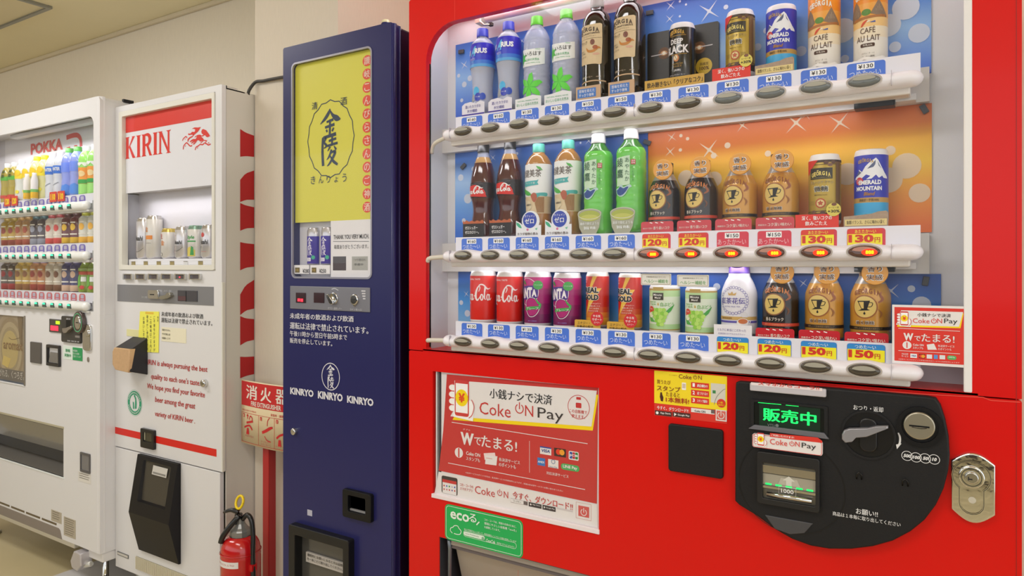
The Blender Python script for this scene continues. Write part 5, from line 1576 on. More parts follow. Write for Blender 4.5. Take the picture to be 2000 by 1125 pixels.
# --- energy drink cans
def gold_energy():
    x, z = colx(4) + .004, RB[2] + .003
    t = thing('drink_can', (x, CY, z), 'slim red energy drink can with a gold lightning flash, left of the two', 'can', 'cans in the red machine')
    r = .0262; H = .1235; wr = mat('dcd4cc', .3)
    rd = mat('c42a1c', .3)
    mb = M().lathe([(0, .001, wr), (r - .004, 0, wr), (r, .006, mat('e8a838', .3)), (r, .022, mat('dc8030', .3)), (r, .034, mat('cc4c24', .3)), (r, .046, rd), (r, H - .009, wr), (r - .0025, H - .002, wr), (r - .0035, H, wr), (r - .006, H - .003, wr), (0, H - .003, wr)], x, CY, z, 32)
    obj('body', mb, t)
    S = Round(x, CY, r, 0, z); m = M(); gd = mat('ecbc48', .35); wm = mat('f4ece4', .4)
    m.poly([(.0, .1145), (.010, .1145), (-.003, .088), (.020, .088), (-.022, .024), (-.009, .066), (-.018, .062)], S, .0004, gd)
    for tx, a0, a1, b0, b1 in (('REAL', -.023, .013, .0775, .090), ('GOLD', -.025, .013, .0615, .074)):
        m.text(tx, a0 - .001, a1 + .001, b0 - .001, b1 + .001, S, .0008, wm, .12); m.text(tx, a0, a1, b0, b1, S, .0013, INK, .05)
    for k, s_ in enumerate(('ローヤルゼリー', '高麗人参エキス', 'ビタミンB1配合', 'さわやかな味')): m.text(s_, -.006 + k * -.002, .018 - k * .002, .052 - k * .0055, .0555 - k * .0055, S, .0008, wm, .0)
    m.text('リアル', -.024, -.017, .1055, .1085, S, .0006, wm, .01); m.text('炭酸', -.024, -.018, .100, .103, S, .0006, wm, .01)
    obj('lettering', m, t, label='black outlined capitals over a gold flash')
    return t


a = gold_energy()
dup(a, (PITCH, 0, 0), 'slim red energy drink can with a gold lightning flash, right of the two', -.002)
for i in (4, 5):
    x, z = colx(i) - .004, RB[2] - .003 - (i - 4) * .001
    t, m, S = card(x, z, .063, .0235, mat('d8a83c', .4), 'gold sign with black lettering under the %s slim red can' % ('left', 'right')[i - 4], r=.003)
    m.text('エナジー・', x - .024, x + .006, z + .0135, z + .0195, S, .0004, INK, .02); m.text('栄養成分配合', x - .026, x + .015, z + .004, z + .0115, S, .0004, INK, .02)
    obj('lettering', m, t)
    cx, cz = x + .024, z + .027
    b = thing('round_badge', (cx, .011, cz), 'round red badge on the gold sign of the %s slim red can' % ('left', 'right')[i - 4], 'badge')
    obj('disc', M().prism(ell(cx, cz, .0152, n=28), .0115, .0130, mat('d42830', .4)), b)
    m = M(); S = Flat(.0115); m.text('やる気', cx - .009, cx + .009, cz + .0035, cz + .009, S, .0004, PURE, .03); m.text('サポート', cx - .011, cx + .012, cz - .004, cz + .0015, S, .0004, PURE, .03); m.text('エナジー', cx - .007, cx + .008, cz - .010, cz - .0062, S, .0004, PURE, .02)
    obj('lettering', m, b)


# --- white grape juice cans
def aloe():
    x, z = colx(6) + .004, RB[2] - .004
    t = thing('drink_can', (x, CY, z), 'pale green grape juice can with white rim, left of the two', 'can', 'cans in the red machine')
    r = .0325; wr = mat('f0eeec', .3); gd = mat('b89a50', .35); pg = mat('dce6d4', .4)
    mb = M().lathe([(0, .001, wr), (r - .003, 0, wr), (r, .003, wr), (r, .009, gd), (r, .0115, mat('b4d89c', .4)), (r, .022, pg), (r, .080, mat('bcdca4', .4)), (r, .093, gd), (r, .0965, wr), (r - .001, .1005, wr), (r - .003, .1035, wr), (r - .006, .101, wr), (0, .101, wr)], x, CY, z, 32)
    obj('body', mb, t)
    S = Round(x, CY, r, 0, z); m = M(); gg = mat('5cac3c', .4)
    m.rect(-.016, .008, .0925, .1, S, .0005, gd); m.rect(-.017, .008, .073, .088, S, .0006, mat('3c3830', .4)); m.text('Minute', -.014, .005, .0815, .0860, S, .001, wr, .01); m.text('Maid', -.011, .002, .0755, .0798, S, .001, wr, .01)
    m.text('アロエ', -.028, -.008, .0615, .070, S, .0006, gg, .02); m.text('白ぶどう', .002, .030, .0595, .068, S, .0006, gg, .02); m.text('&', -.005, -.001, .0615, .067, S, .0006, mat('d0a838', .4), .02)
    gc = ('a8d860', '90cc48', 'b8e070'); k = 0
    for row in range(5):
        for q in range(5 - abs(row - 1) if row < 4 else 2):
            n_ = (5 - abs(row - 1) if row < 4 else 2); m.poly(ell(-.002 + (q - (n_ - 1) / 2) * .0072 + row * .0008, .052 - row * .0075, .0046, .0044, 12), S, .0008 + (k % 3) * .0002, mat(gc[k % 3], .35)); k += 1
    m.poly([(.012, .048), (.020, .056), (.032, .064), (.024, .050), (.014, .042)], S, .0007, mat('48a448', .4)); m.poly([(-.03, .040), (-.020, .036), (-.010, .026), (-.024, .027)], S, .0007, mat('58b050', .4))
    m.poly(ell(-.021, .051, .008, .0085, 18), S, .0009, mat('d04838', .4)); m.poly(ell(-.021, .041, .006, .006, 16), S, .0011, mat('e8ecd0', .4)); m.text('アロエ', -.026, -.016, .052, .055, S, .0013, wr, .01)
    obj('lettering', m, t, label='green lettering, grapes and leaves')
    return t


a = aloe()
dup(a, (PITCH, 0, 0), 'pale green grape juice can with white rim, right of the two', -.003)
for i in (6, 7):
    x, z = colx(i) - .003, RB[2] + .100 - (i - 6) * .002
    t, m, S = card(x, z, .066, .0245, mat('eeece4', .5), 'white sign with green lettering above the %s pale green can' % ('left', 'right')[i - 6], y=.0155, r=.002)
    m.rim(rr(x - .031, x + .031, z + .002, z + .0225, .002, 3), .0007, S, .0004, mat('a08c60', .5)); m.text('栄養機能食品(ビタミンC)', x - .021, x + .021, z + .0155, z + .019, S, .0004, mat('6a604c', .5), .0); m.text('ヘルシー補給を', x - .026, x + .027, z + .0045, z + .0125, S, .0004, mat('58a848', .5), .01)
    obj('lettering', m, t)


# --- milk tea bottle
x, z = colx(8) + .003, RB[2] - .001
t = thing('drink_bottle', (x, CY, z), 'white milk tea bottle with purple wreath and purple cap', 'bottle', 'bottles in the red machine')
bd = mat('e4e2ea', .3)
pr = fine([(.030, .001), (.0345, .005), (.035, .012), (.035, .05), (.035, .078), (.0335, .092), (.027, .110), (.0215, .120), (.0205, .127)], bd, 4)
obj('body', M().lathe([(0, .001, bd)] + pr, x, CY, z), t)
obj('cap', cap_mesh(x, CY, z, .126, .1465, .0205, .0195, mat('6a4ca4', .4)), t)
f = prof_fn(pr); S = Round(x, CY, lambda q: f(q), 0, z); S.R = .035
m = M(); vi = mat('5a50a8', .4); gd = mat('c8a460', .4)
for k in range(28):
    a_ = 2 * pi * k / 28; m.rim(ell(-.004 + .028 * cos(a_), .073 + .026 * sin(a_), .0028, n=8), .0007, S, .0005, vi)
m.text('紅茶花伝', -.031, .019, .066, .0785, S, .0007, vi, .02); m.text('ROYAL MILK TEA', -.022, .010, .0595, .062, S, .0007, vi)
m.poly([(-.013, .083), (-.015, .089), (-.010, .086), (-.006, .091), (-.003, .086), (.003, .089), (.001, .083)], S, .0007, gd)
m.rect(-.05, .05, .0345, .041, S, .0005, gd); m.rect(-.05, .05, .0285, .0325, S, .0005, vi); m.text('国産牛乳100%使用', -.030, -.006, .036, .0395, S, .0009, mat('8a6430', .4), .01)
m.poly(ell(.015, .030, .0115, .008, 18), S, .0009, mat('ece8e8', .3)); m.poly(ell(.015, .032, .0088, .005, 18), S, .0012, mat('c8703c', .3)); m.poly(smooth([(.014, .040), (.012, .046), (.018, .052), (.024, .046), (.024, .040)], 3), S, .0009, mat('d8d6dc', .4)); m.stroke([(.026, .033), (.030, .032), (.027, .027)], .0015, S, .0009, mat('ece8e8', .3))
obj('lettering', m, t, label='purple wreath, characters and a teacup')
xx, zz = colx(8) - .001, z - .003
t, m, S = card(xx, zz, .074, .0275, mat('eceaf0', .45), 'white box sign with purple lettering under the milk tea bottle', depth=.002)
m.rect(xx - .037, xx + .037, zz, zz + .002, S, .0004, gd); m.text('ミルクに本当にこだわった', xx - .030, xx + .026, zz + .0145, zz + .020, S, .0004, mat('6a5898', .5), .0); m.text('紅茶花伝 ロイヤルミルクティー', xx - .028, xx + .024, zz + .008, zz + .0115, S, .0004, mat('6a5898', .5), .0)
obj('lettering', m, t)

# ---------------------------------------------------------------- blue sake machine
NX0, NX1 = X(553), X(768)
NZ0, NZ1 = .06, CAMZ + .644
blu = thing('vending_machine', ((NX0 + NX1) / 2, 0, 0), 'narrow dark blue sake vending machine with yellow lit panel', 'vending machine')
m = M().box(NX0 + .004, NX1 - .002, .030, .2120, NZ0, NZ1 - .006, mat('12122e', .3))
obj('cabinet', m, blu, bev=.006)
for a in (NX0 + .05, NX1 - .05):
    for b in (.05, .18): obj('leg', M().lathe([(0, 0, STEEL), (.022, 0, STEEL), (.022, .01, STEEL), (.01, .016, STEEL), (.01, NZ0, STEEL)], a, b, n=14), blu)
w0, w1, wz0, wz1 = X(571.5), X(725), CAMZ - .031, CAMZ + .589
hood = (X(575), X(692), .22, CAMZ - .745)
lip = rr(NX0, NX1, wz0 - .035, NZ1, (.001, .001, .012, .006), 6)
m = M().ring(lip, rr(w0, w1, wz0, wz1, .014, 6), 0, .03, NAVY, yi=.028)
m.panel(NX0, NX1, NZ0, wz0 - .035, [(hood[0] + .02, hood[1] - .02, hood[2] + .02, hood[3] - .02)], 0, .03, NAVY)
obj('door', m, blu, bev=.0)
m = M().tube([(NX1 - .004, .007, NZ0), (NX1 - .004, .007, NZ1 - .004)], .0075, NAVY, 14)
m.tube([(NX1 - .001, .026, NZ0), (NX1 - .001, .026, NZ1 - .006)], .0035, NAVY, 8)
obj('corner_bead', m, blu, label='rounded blue edge down the right side')
m = M().ring(rr(w0 - .004, w1 + .004, wz0 - .004, wz1 + .004, .017, 6), rr(w0 + .001, w1 - .001, wz0 + .001, wz1 - .001, .013, 6), -.002, .004, mat('9a98a4', .3, metal=.5))
obj('window_trim', m, blu)
# bolt on the top corner
bx_ = X(752, .012); m = M().lathe([(.013, -.002, NAVY), (.0135, .006, NAVY), (.0115, .009, mat('d8d2ac', .35)), (.0115, .015, mat('d8d2ac', .35)), (.007, .018, mat('d8d2ac', .35)), (0, .018, NAVY)], bx_, .016, NZ1 - .002, 20)
obj('top_bolt', m, blu, label='cream capped bolt on the top corner')
# inside
yp1 = .010
zy = CAMZ + .1275
obj('display_box', M().box(w0 - .01, w1 + .01, .027, .0295, wz0 - .01, zy + .02, mat('d6d4dc', .5)).box(w0 + .0, w1, .006, .027, wz0 - .006, wz0 + .001, mat('c8c8cc', .5)), blu)
yl = mat('d0ca46', .45, emit=.04)
pl = obj('lit_panel', M().box(w0 - .003, w1 + .002, yp1, yp1 + .004, zy, wz1 + .004, yl), blu, label='yellow lit sign panel with characters in a round frame')
p = Pr(yp1); dn = mat('22344e', .5)
p.T('清', 609.5, 620.5, 200.5, 215, dn, .01); p.T('酒', 665.5, 678, 191, 206, dn, .01)
xc, zc_ = p.xz(645.5, 271)
pts = []
for k in range(16):
    a_ = 2 * pi * k / 16 + pi / 2; a2 = a_ + pi / 16
    pts += [(xc + .092 * cos(a_), zc_ + .1135 * sin(a_) * .97), (xc + .089 * cos(a2) , zc_ + .108 * sin(a2) * .97)]
p.m.rim([(a, b) for a, b in pts], .0028, p.S, .0006, dn)
# brush-like characters
def kin(m, cx, cz, w, hgt, S, h, mt):
    q = lambda a, b: (cx + a * w, cz + b * hgt)
    m.stroke([q(.0, .50), q(-.08, .36), q(-.24, .2), q(-.50, .02)], [w * .04, w * .13, w * .13, w * .03], S, h, mt)
    m.stroke([q(-.02, .46), q(.14, .26), q(.34, .14), q(.52, .10)], [w * .05, w * .13, w * .22, w * .04], S, h, mt)
    m.stroke([q(-.18, .06), q(.16, .12)], [w * .08, w * .1], S, h, mt); m.stroke([q(-.26, -.12), q(.22, -.05)], [w * .09, w * .11], S, h, mt)
    m.stroke([q(.0, .14), q(-.01, -.12), q(-.02, -.38)], [w * .08, w * .1, w * .1], S, h, mt)
    m.stroke([q(-.2, -.2), q(-.14, -.28)], w * .08, S, h, mt); m.stroke([q(.18, -.16), q(.1, -.28)], w * .08, S, h, mt)
    m.stroke([q(-.34, -.46), q(0, -.42), q(.30, -.38)], [w * .1, w * .12, w * .13], S, h, mt)


def ryo(m, cx, cz, w, hgt, S, h, mt):
    q = lambda a, b: (cx + a * w, cz + b * hgt)
    m.stroke([q(-.40, .42), q(-.16, .46), q(-.28, .30), q(-.14, .18), q(-.30, .1)], [w * .08, w * .1, w * .1, w * .11, w * .03], S, h, mt)
    m.stroke([q(-.36, .42), q(-.38, 0), q(-.34, -.46)], [w * .11, w * .13, w * .14], S, h, mt)
    m.stroke([q(-.02, .32), q(.40, .38)], w * .1, S, h, mt); m.stroke([q(.18, .48), q(.16, .18)], w * .1, S, h, mt); m.stroke([q(-.10, .17), q(.48, .23)], w * .1, S, h, mt)
    m.stroke([q(.06, .14), q(-.08, .0)], [w * .1, w * .04], S, h, mt); m.stroke([q(.28, .14), q(.40, .02)], [w * .05, w * .11], S, h, mt)
    m.stroke([q(.14, .04), q(.02, -.16), q(-.14, -.28)], [w * .1, w * .1, w * .02], S, h, mt)
    m.stroke([q(.04, -.08), q(.34, -.03), q(.22, -.22), q(.0, -.42), q(-.12, -.48)], [w * .07, w * .12, w * .12, w * .08, w * .02], S, h, mt)
    m.stroke([q(.06, -.16), q(.24, -.34), q(.48, -.46)], [w * .05, w * .13, w * .1], S, h, mt)


x, z = p.xz(645, 241); kin(p.m, x, z, .078, .083, p.S, .0006, dn)
x, z = p.xz(643, 295); ryo(p.m, x, z, .070, .088, p.S, .0006, dn)
for ch, u0, u1, vt, vb in (('き', 607.5, 616.5, 344.5, 360), ('ん', 623, 632, 344, 358.5), ('り', 638.5, 645.5, 342.5, 357.5), ('ょ', 653.5, 660.5, 345.5, 356.5), ('う', 669, 677.5, 339.5, 355.5)): p.T(ch, u0, u1, vt, vb, dn)
rc = mat('e0503c', .5); pkk = mat('f0d0c4', .5)
for k, ch in enumerate('讃岐こんぴらさんのご神酒'):
    v = 118.5 + k * 26.0; x, z = p.xz(717.3, v)
    p.m.poly(ell(x, z, .0168, .0150, 20), p.S, .0005, rc); p.m.ctext(ch, x, z - .0105, .021, p.S, .0010, pkk, .03, wmax=.021)
obj('panel_print', p.m, pl, label='dark characters and a column of red discs')
# white insert, cans, price plates
wi = obj('notice_panel', M().box(X(646, .008), w1 + .002, .008, .012, wz0 - .002, zy, mat('e4e2e6', .4)), blu, label='white notice panel under the yellow sign')
p = Pr(.008); ink = mat('3c3a40', .5)
p.T('THANK YOU VERY MUCH.', 652, 721, 459, 467.5, ink, .01); p.L([(651, 471.5), (721, 471.5)], .0010, ink); p.T('毎度ありがとうございます。', 653, 720, 478, 486.5, ink, .0)
p.R(650.5, 676, 501, 528, mat('4a4448', .3)); p.R(650.5, 676, 514, 528, mat('3c2a2c', .3), .0006); p.R(687.5, 718.5, 501, 527.5, mat('a8a8a4', .4)); p.T('つり銭切れ', 692, 715, 505, 510, mat('6a6a68', .5)); p.T('準備中', 692, 710, 514, 519, mat('6a6a68', .5))
obj('lettering', p.m, wi)
for k, (u0, u1) in enumerate(((573.5, 603.5), (606, 644))):
    pp = obj('price_plate', M().box(X(u0, .006), X(u1, .006), .0055, .009, CAMZ - .0225, CAMZ + .0035, mat('e8e6ea', .4)), blu, bev=.001)
    p = Pr(.0055); a = u0 + 3
    p.R(a, a + 9, 522.5, 532.5, mat('6a5a28', .4)); p.T('冷酒', a + 1, a + 7, 525, 530, mat('c8a840', .4)); p.T('¥2' + ('8' if k == 0 else '5') + '0', a + 15, a + 28, 525, 533, ink, .01)
    obj('lettering', p.m, pp)
obj('window_glass', M().box(w0, w1, .0005, .002, wz0, wz1, GLASS), blu)
# strip of controls
z0, z1 = Z(568, 603), Z(568, 558)
cs = obj('control_strip', M().box(X(568), X(723.5), -.003, .001, Z(568, 602.5), Z(568, 558.5), mat('84848c', .35, metal=.4)), blu, bev=.001, label='grey strip with lamps, knob and coin slot')
for u0, u1, lit in ((578, 597, 1), (613, 633, 0)):
    w = obj('lamp_window', M().box(X(u0, -.004), X(u1, -.004), -.0045, -.002, Z(u0, 591, -.004), Z(u0, 571.5, -.004), mat('300a10', .2, coat=.5)), cs)
    if lit:
        p = Pr(-.0045); rl = mat('ff2030', .4, emit=3.0)
        p.R(581.5, 586.2, 583, 588.5, rl, .0005); p.R(587.2, 592, 583.5, 589, rl, .0005); obj('lit_figures', p.m, w, label='two glowing red squares')
x, z = W(652, 583, -.004)
m = M().dome(ell(x, z, .0165, .0165, 24), -.007, -.002, .002, CHROME); m.dome([(x - .020, z + .010), (x - .012, z + .013), (x + .010, z - .012), (x + .003, z - .017), (x - .006, z - .014)], -.016, -.006, .002, CHROME)
obj('return_knob', m, cs); x, z = W(693, 585, -.004)
m = M().dome(ell(x, z, .0145, .0150, 24), -.009, -.002, .003, CHROME); m.dome([(x, z - .02), (x + .006, z - .012), (x, z), (x - .006, z - .012)], -.007, -.002, .001, CHROME); m.rect(x - .008, x + .008, z - .0003, z + .0012, Flat(-.009), .0006, INK)
obj('coin_slot', m, cs); p = Pr(-.003); lw = mat('d4d4da', .5)
p.T('オツリ・返却レバー', 641, 668, 599.5, 604, lw, .01); p.T('コイン投入口', 684, 707, 602, 606, lw, .01); p.m.stroke([p.xz(648, 565), p.xz(654, 563.5), p.xz(661, 567)], .002, p.S, .0006, lw)
for k in range(4): p.R(706 + k, 714, 567 + k * 5, 569.5 + k * 5, lw, .0005)
obj('lettering', p.m, cs)
# door lettering
p = Pr(0); wl = mat('dddce4', .5)
p.T('未成年者の飲酒および飲酒', 567, 691, 611, 622, wl, .03); p.T('運転は法律で禁止されています。', 567, 720, 629, 642, wl, .03)
p.T('午後11時から翌日午前5時まで', 567, 678.5, 645.5, 656, wl, .03); p.T('販売を停止しています。', 567, 649.5, 659.5, 669.5, wl, .03)
x, z = p.xz(646, 735.5); p.m.rim(ell(x, z, .0345, .0375, 36), .0024, p.S, .0005, wl); kin(p.m, x, z + .0175, .030, .032, p.S, .0005, wl); ryo(p.m, x, z - .0165, .027, .034, p.S, .0005, wl)
for u0, u1, vt, vb in ((567.5, 613, 756, 769.5), (621.5, 670, 763, 778), (678.5, 730, 772, 786.5)): p.T('KINRYO', u0, u1, vt, vb, wl, .045)
p.R(600.5, 610, 994.5, 1006, mat('b8b8c8', .5), .0005)
obj('door_lettering', p.m, blu, label='white lettering and round crest on the blue door')
x, z = W(577, 842); obj('door_lock', M().dome(ell(x, z, .0095, .0105, 20), -.012, 0, .004, CHROME), blu)
x0, x1, z0, z1 = X(669.5, -.01), X(725, -.01), Z(669.5, 1008, -.01), Z(669.5, 954, -.01)
m = M().ring(rr(x0, x1, z0, z1, .006), rr(X(680, -.01), X(714, -.01), z0 + .018, z1 - .014, .004), -.012, .001, BLACK, yi=.008)
cr = obj('coin_return', m, blu, bev=.0015, label='black coin return cup')
m = M().box(X(679, -.01), X(716, -.01), .0, .004, z0 + .015, z1 - .012, mat('34383a', .2, coat=.5)); m.box(X(681, -.01), X(712, -.01), -.005, .0, z0 + .019, z0 + .024, mat('8a8a8c', .2))
obj('cup_flap', m, cr)
# delivery hood
hx0, hx1, hz1, hz0 = hood[0], hood[1], hood[3], hood[2]
m = M().ring(rr(hx0, hx1, hz0, hz1, .006), rr(hx0 + .026, hx1 - .022, hz0 + .03, hz1 - .026, .004), -.022, .001, mat('161617', .3, spec=.4), yi=.012)
hd = obj('delivery_hood', m, blu, bev=.002, label='black delivery hood')
obj('hood_window', M().box(hx0 + .02, hx1 - .018, .006, .010, hz0 + .02, hz1 - .02, mat('4c4a46', .25, coat=.4)), hd, label='smoked delivery flap')
p = Pr(-.002)
p.m.box(*p.box4(597, 672, 1076, 1094)[:2], -.001, .0055, Z(597, 1096, 0), Z(597, 1077, 0), mat('b8b2ac', .5))
p.S = Flat(-.001)
p.T('連続的にお買いになるときは品物', 600, 669, 1080, 1085.5, mat('3a3834', .5), .02); p.T('を一本ごとに取り出してください。', 600, 669, 1088, 1093.5, mat('3a3834', .5), .02)
obj('notice_label', p.m, hd, label='pale label with two lines of characters')
# sake cans inside


def sake_can(u, r, col, lab, grp=None):
    x = X(u, .0); y = .0165
    return x


def sake(u, lab):
    x, z, r = X(u, .016), CAMZ + .008, .0085
    return x, z


SX = [X(606, .0135) + .002, X(636, .0135) - .004]
t = None
for k, x in enumerate(SX):
    # display samples are half cans, flat at the back
    z = CAMZ + .0045; r = .0215; vi = mat('3c2c9c', .35); ali = mat('c8c6cc', .2, metal=.6)
    y = .0255
    t = thing('sake_can', (x, y, z), '%s purple and silver sake can standing in the blue machine' % ('left', 'right')[k], 'can', 'sake cans in the blue machine')
    prf = [(0, 0, ali), (r - .002, 0, ali), (r, .003, vi), (r, .082, ali), (r, .098, ali), (r - .003, .104, ali), (r - .003, .107, ali), (0, .107, ali)]
    mb = M(); n = 24
    for (r0, h0, mt), (r1, h1, _) in zip(prf, prf[1:]):
        vs = [(x + q * cos(pi + pi * i / n), y + q * sin(pi + pi * i / n) * .8, z + h) for q, h in ((r0, h0), (r1, h1)) for i in range(n + 1)]
        mb.add(vs, [(i, i + 1, i + 2 + n, i + 1 + n) for i in range(n)], mt, 1)
    obj('body', mb, t)
    class Hs(Round):
        def __call__(s, a, b, h):
            q = a / s.R; return (s.cx + (s.R + h) * sin(q), s.cy - (s.R + h) * cos(q) * .8 - h * .3, s.z0 + b)
    S = Hs(x, y, r, 0, z); m = M()
    kin(m, .001, .066, .019, .028, S, .0007, mat('e4e0f0', .4)); ryo(m, .001, .040, .017, .028, S, .0007, mat('e4e0f0', .4)); m.text('300', -.012, .006, .009, .021, S, .0007, mat('e4e0f0', .4), .05); m.poly(ell(.013, .021, .006, .006, 12), S, .0005, mat('3cb08c', .4))
    obj('lettering', m, t)

# ---------------------------------------------------------------- white lager machine
KY = .087
KX0, KX1 = X(225, KY), -2.061
KZ1 = CAMZ + .614; KZ0 = .10
lag = thing('vending_machine', ((KX0 + KX1) / 2, KY, 0), 'slim white lager vending machine with red header stripe', 'vending machine')
yb = KY + .016
bodyw = mat('d9d5cc', .45, noise=.03, scale=4); doorw = mat('e2e1e3', .35, noise=.015, scale=3); edgew = mat('e4e2d8', .4)
obj('cabinet', M().box(KX0 + .003, KX1 - .002, KY + .09, KY + .50, KZ0, KZ1 - .008, bodyw).box(KX1 - .006, KX1 - .002, yb + .002, KY + .09, KZ0, KZ1 - .008, bodyw).box(KX0 + .003, KX0 + .007, yb + .002, KY + .09, KZ0, KZ1 - .008, bodyw).box(KX0 + .003, KX1 - .002, yb + .002, KY + .092, KZ1 - .012, KZ1 - .008, bodyw), lag)
zs = Z(300, 885, KY)   # seam between door and lower door
zsm = CAMZ - .694
kw = (X(233.5, KY), X(420, KY), CAMZ - .0135, Z(233.5, 219.5, KY))
hoodk = (X(275, KY), X(353, KY), CAMZ - 1.055, CAMZ - .699)
m = M().panel(KX0, KX1, zsm, KZ1, [kw], KY, yb, doorw)
obj('door', m, lag, bev=.0025)
m = M().panel(KX0, KX1 - .012, KZ0, zsm - .005, [], KY + .001, yb, doorw); obj('lower_door', m, lag, bev=.002)
m = M().box(KX1 - .0015, KX1 + .004, KY - .001, KY + .010, zsm + .0, zsm + .64, edgew); obj('hinge_flange', m, lag, bev=.0015, label='cream flange along the right edge of the door')
m = M().lathe([(0, -.004, INK), (.007, -.004, INK), (.007, .003, INK), (0, .003, INK)], KX1 - .012, yb + .004, KZ1 - .002, 14); obj('hinge_pin', m, lag, label='black hinge pin on the top corner')
obj('top_bracket', M().box(KX0 + .02, KX0 + .09, yb + .03, yb + .2, KZ1 - .008, KZ1 + .012, mat('d8d8d8', .3)).box(KX1 - .06, KX1 - .02, yb + .015, yb + .06, KZ1 - .008, KZ1 + .004, bodyw), lag)
fr0 = rr(kw[0], kw[1], kw[2], kw[3], .006); fr1 = rr(kw[0] + .022, kw[1] - .014, kw[2] + .018, kw[3] - .02, .004)
obj('window_frame', M().ring(fr0, fr1, KY - .004, KY + .006, edgew, yi=KY + .020), lag, bev=.0015, label='cream moulding round the display window')
iy = KY + .075
zi = CAMZ + .2795
obj('display_box', M().box(kw[0], kw[1], iy, iy + .006, kw[2] - .01, kw[3], mat('d4d2da', .5)).box(kw[0] - .004, kw[0] + .002, yb, iy, kw[2], zi, mat('bcbcc4', .5)).box(kw[1] - .002, kw[1] + .004, yb, iy, kw[2], zi, mat('c8c8d0', .5)).box(kw[0], kw[1], yb, iy, kw[2] - .002, kw[2] + .004, GREYW).box(kw[0], kw[1], yb + .004, iy, zi + .004, zi + .012, GREYW), lag)
hp = obj('header_panel', M().box(fr1[0][0] - .024, kw[1] - .012, KY + .012, KY + .016, zi, kw[3] - .01, mat('e4e4ea', .4, emit=.03)), lag, label='white header panel with red band, red word and running beast')
p = Pr(KY + .012); kr = mat('dc2216', .45)
zt = Z(240, 225, p.Y)
p.m.rect(X(240, p.Y), X(420, p.Y), Z(240, 261, p.Y), Z(240, 225, p.Y), p.S, .0005, kr)
# narrow serif capitals
def serif(m, x0, x1, z0, z1, st, S, h, mt):
    n = len(st); tot = sum({'K': 1.15, 'I': .55, 'R': 1.1, 'N': 1.2}[c] for c in st); x = x0; W_ = x1 - x0; H = z1 - z0
    for c in st:
        w = {'K': 1.15, 'I': .55, 'R': 1.1, 'N': 1.2}[c] / tot * W_ ; a = x + w * .06; b = x + w * .90; s_ = W_ * .072
        q = lambda u, v: (a + (b - a) * u, z0 + H * v)
        def stem(u, vv0=0.0, vv1=1.0, k=1.0):
            cx = a + (b - a) * u; m.poly([(cx - s_ * .75, z0 + H * vv0), (cx + s_ * .75, z0 + H * vv0), (cx + s_ * .42 * k, z0 + H * (vv0 + .06)), (cx + s_ * .42 * k, z0 + H * (vv1 - .06)), (cx + s_ * .75, z0 + H * vv1), (cx - s_ * .75, z0 + H * vv1), (cx - s_ * .42 * k, z0 + H * (vv1 - .06)), (cx - s_ * .42 * k, z0 + H * (vv0 + .06))], S, h, mt)
        if c == 'I': stem(.5)
        elif c == 'K':
            stem(.2); m.poly([q(.3, .45), q(.72, .96), q(.66, 1), q(1.02, 1), q(.95, .95), q(.42, .50)], S, h, mt); m.poly([q(.34, .56), q(.48, .60), q(1.0, .06), q(1.1, .0), q(.78, 0), q(.72, .05)], S, h, mt)
        elif c == 'R':
            stem(.2); m.stroke([q(.25, .96), q(.65, .95), q(.84, .76), q(.68, .54), q(.28, .50)], [s_ * .3, s_ * .6, s_ * .9, s_ * .6, s_ * .3], S, h, mt, k=5); m.poly([q(.42, .52), q(.64, .54), q(1.0, .06), q(1.1, 0), q(.8, 0)], S, h, mt)
        else:
            stem(.12, k=.6); stem(.9, k=.6); m.poly([q(.02, 1), q(.26, 1), q(.96, .06), q(.93, -.02), q(.84, .0), q(.08, .92)], S, h, mt)
        x += w
x0, x1, z0, z1 = p.box4(244, 334, 269, 311)
serif(p.m, x0, x1, z0, z1, 'KIRIN', p.S, .0005, kr)
# running beast (outline points were read off the sheet in a 1688 x 1125 grid)
def bq(a, b): return p.xz(340 + a / 18.75, 240 + b / 18.75)
for q_ in ([(760, 165), (880, 170), (985, 150), (940, 230), (880, 320), (800, 390), (720, 460), (680, 520), (600, 560), (540, 630), (520, 700), (495, 680), (500, 600), (560, 530), (640, 490), (690, 470), (680, 430), (600, 440), (540, 450), (515, 420), (530, 380), (570, 400), (620, 380), (660, 330), (700, 330), (760, 330), (780, 240), (700, 210), (660, 240), (690, 195)],
           [(1030, 240), (1080, 225), (1180, 270), (1240, 350), (1290, 420), (1325, 490), (1280, 500), (1240, 530), (1180, 510), (1140, 450), (1110, 460), (1050, 500), (980, 480), (1030, 460), (1080, 440), (1020, 390), (1000, 320)],
           [(750, 540), (780, 490), (870, 440), (960, 430), (1040, 480), (990, 500), (1060, 560), (1100, 620), (1220, 640), (1190, 690), (1130, 745), (1060, 760), (1180, 680), (1090, 650), (1000, 740), (960, 740), (1050, 650), (960, 690), (920, 640), (860, 640), (830, 680), (790, 740), (740, 790), (680, 790), (780, 690), (640, 760), (620, 750), (720, 650), (600, 710), (570, 700), (620, 640), (700, 590), (800, 590), (850, 480), (790, 520)]):
    p.m.poly([bq(*c) for c in q_], p.S, .0006, kr)
for pts, w in (([(310, 655), (345, 580), (440, 500), (480, 560)], .004), ([(340, 975), (350, 860), (420, 760), (470, 730), (530, 790), (600, 850), (665, 825)], .0042), ([(775, 995), (810, 890), (880, 850), (960, 790), (1040, 800), (1100, 760)], .0042), ([(1130, 740), (1200, 770), (1260, 810), (1330, 780), (1340, 770)], .0045), ([(400, 600), (420, 590)], .003), ([(400, 860), (425, 840)], .003), ([(850, 930), (880, 905)], .003), ([(1250, 745), (1285, 720)], .003)):
    p.m.stroke([bq(*c) for c in pts], w, p.S, .0006, kr)
obj('header_print', p.m, hp)
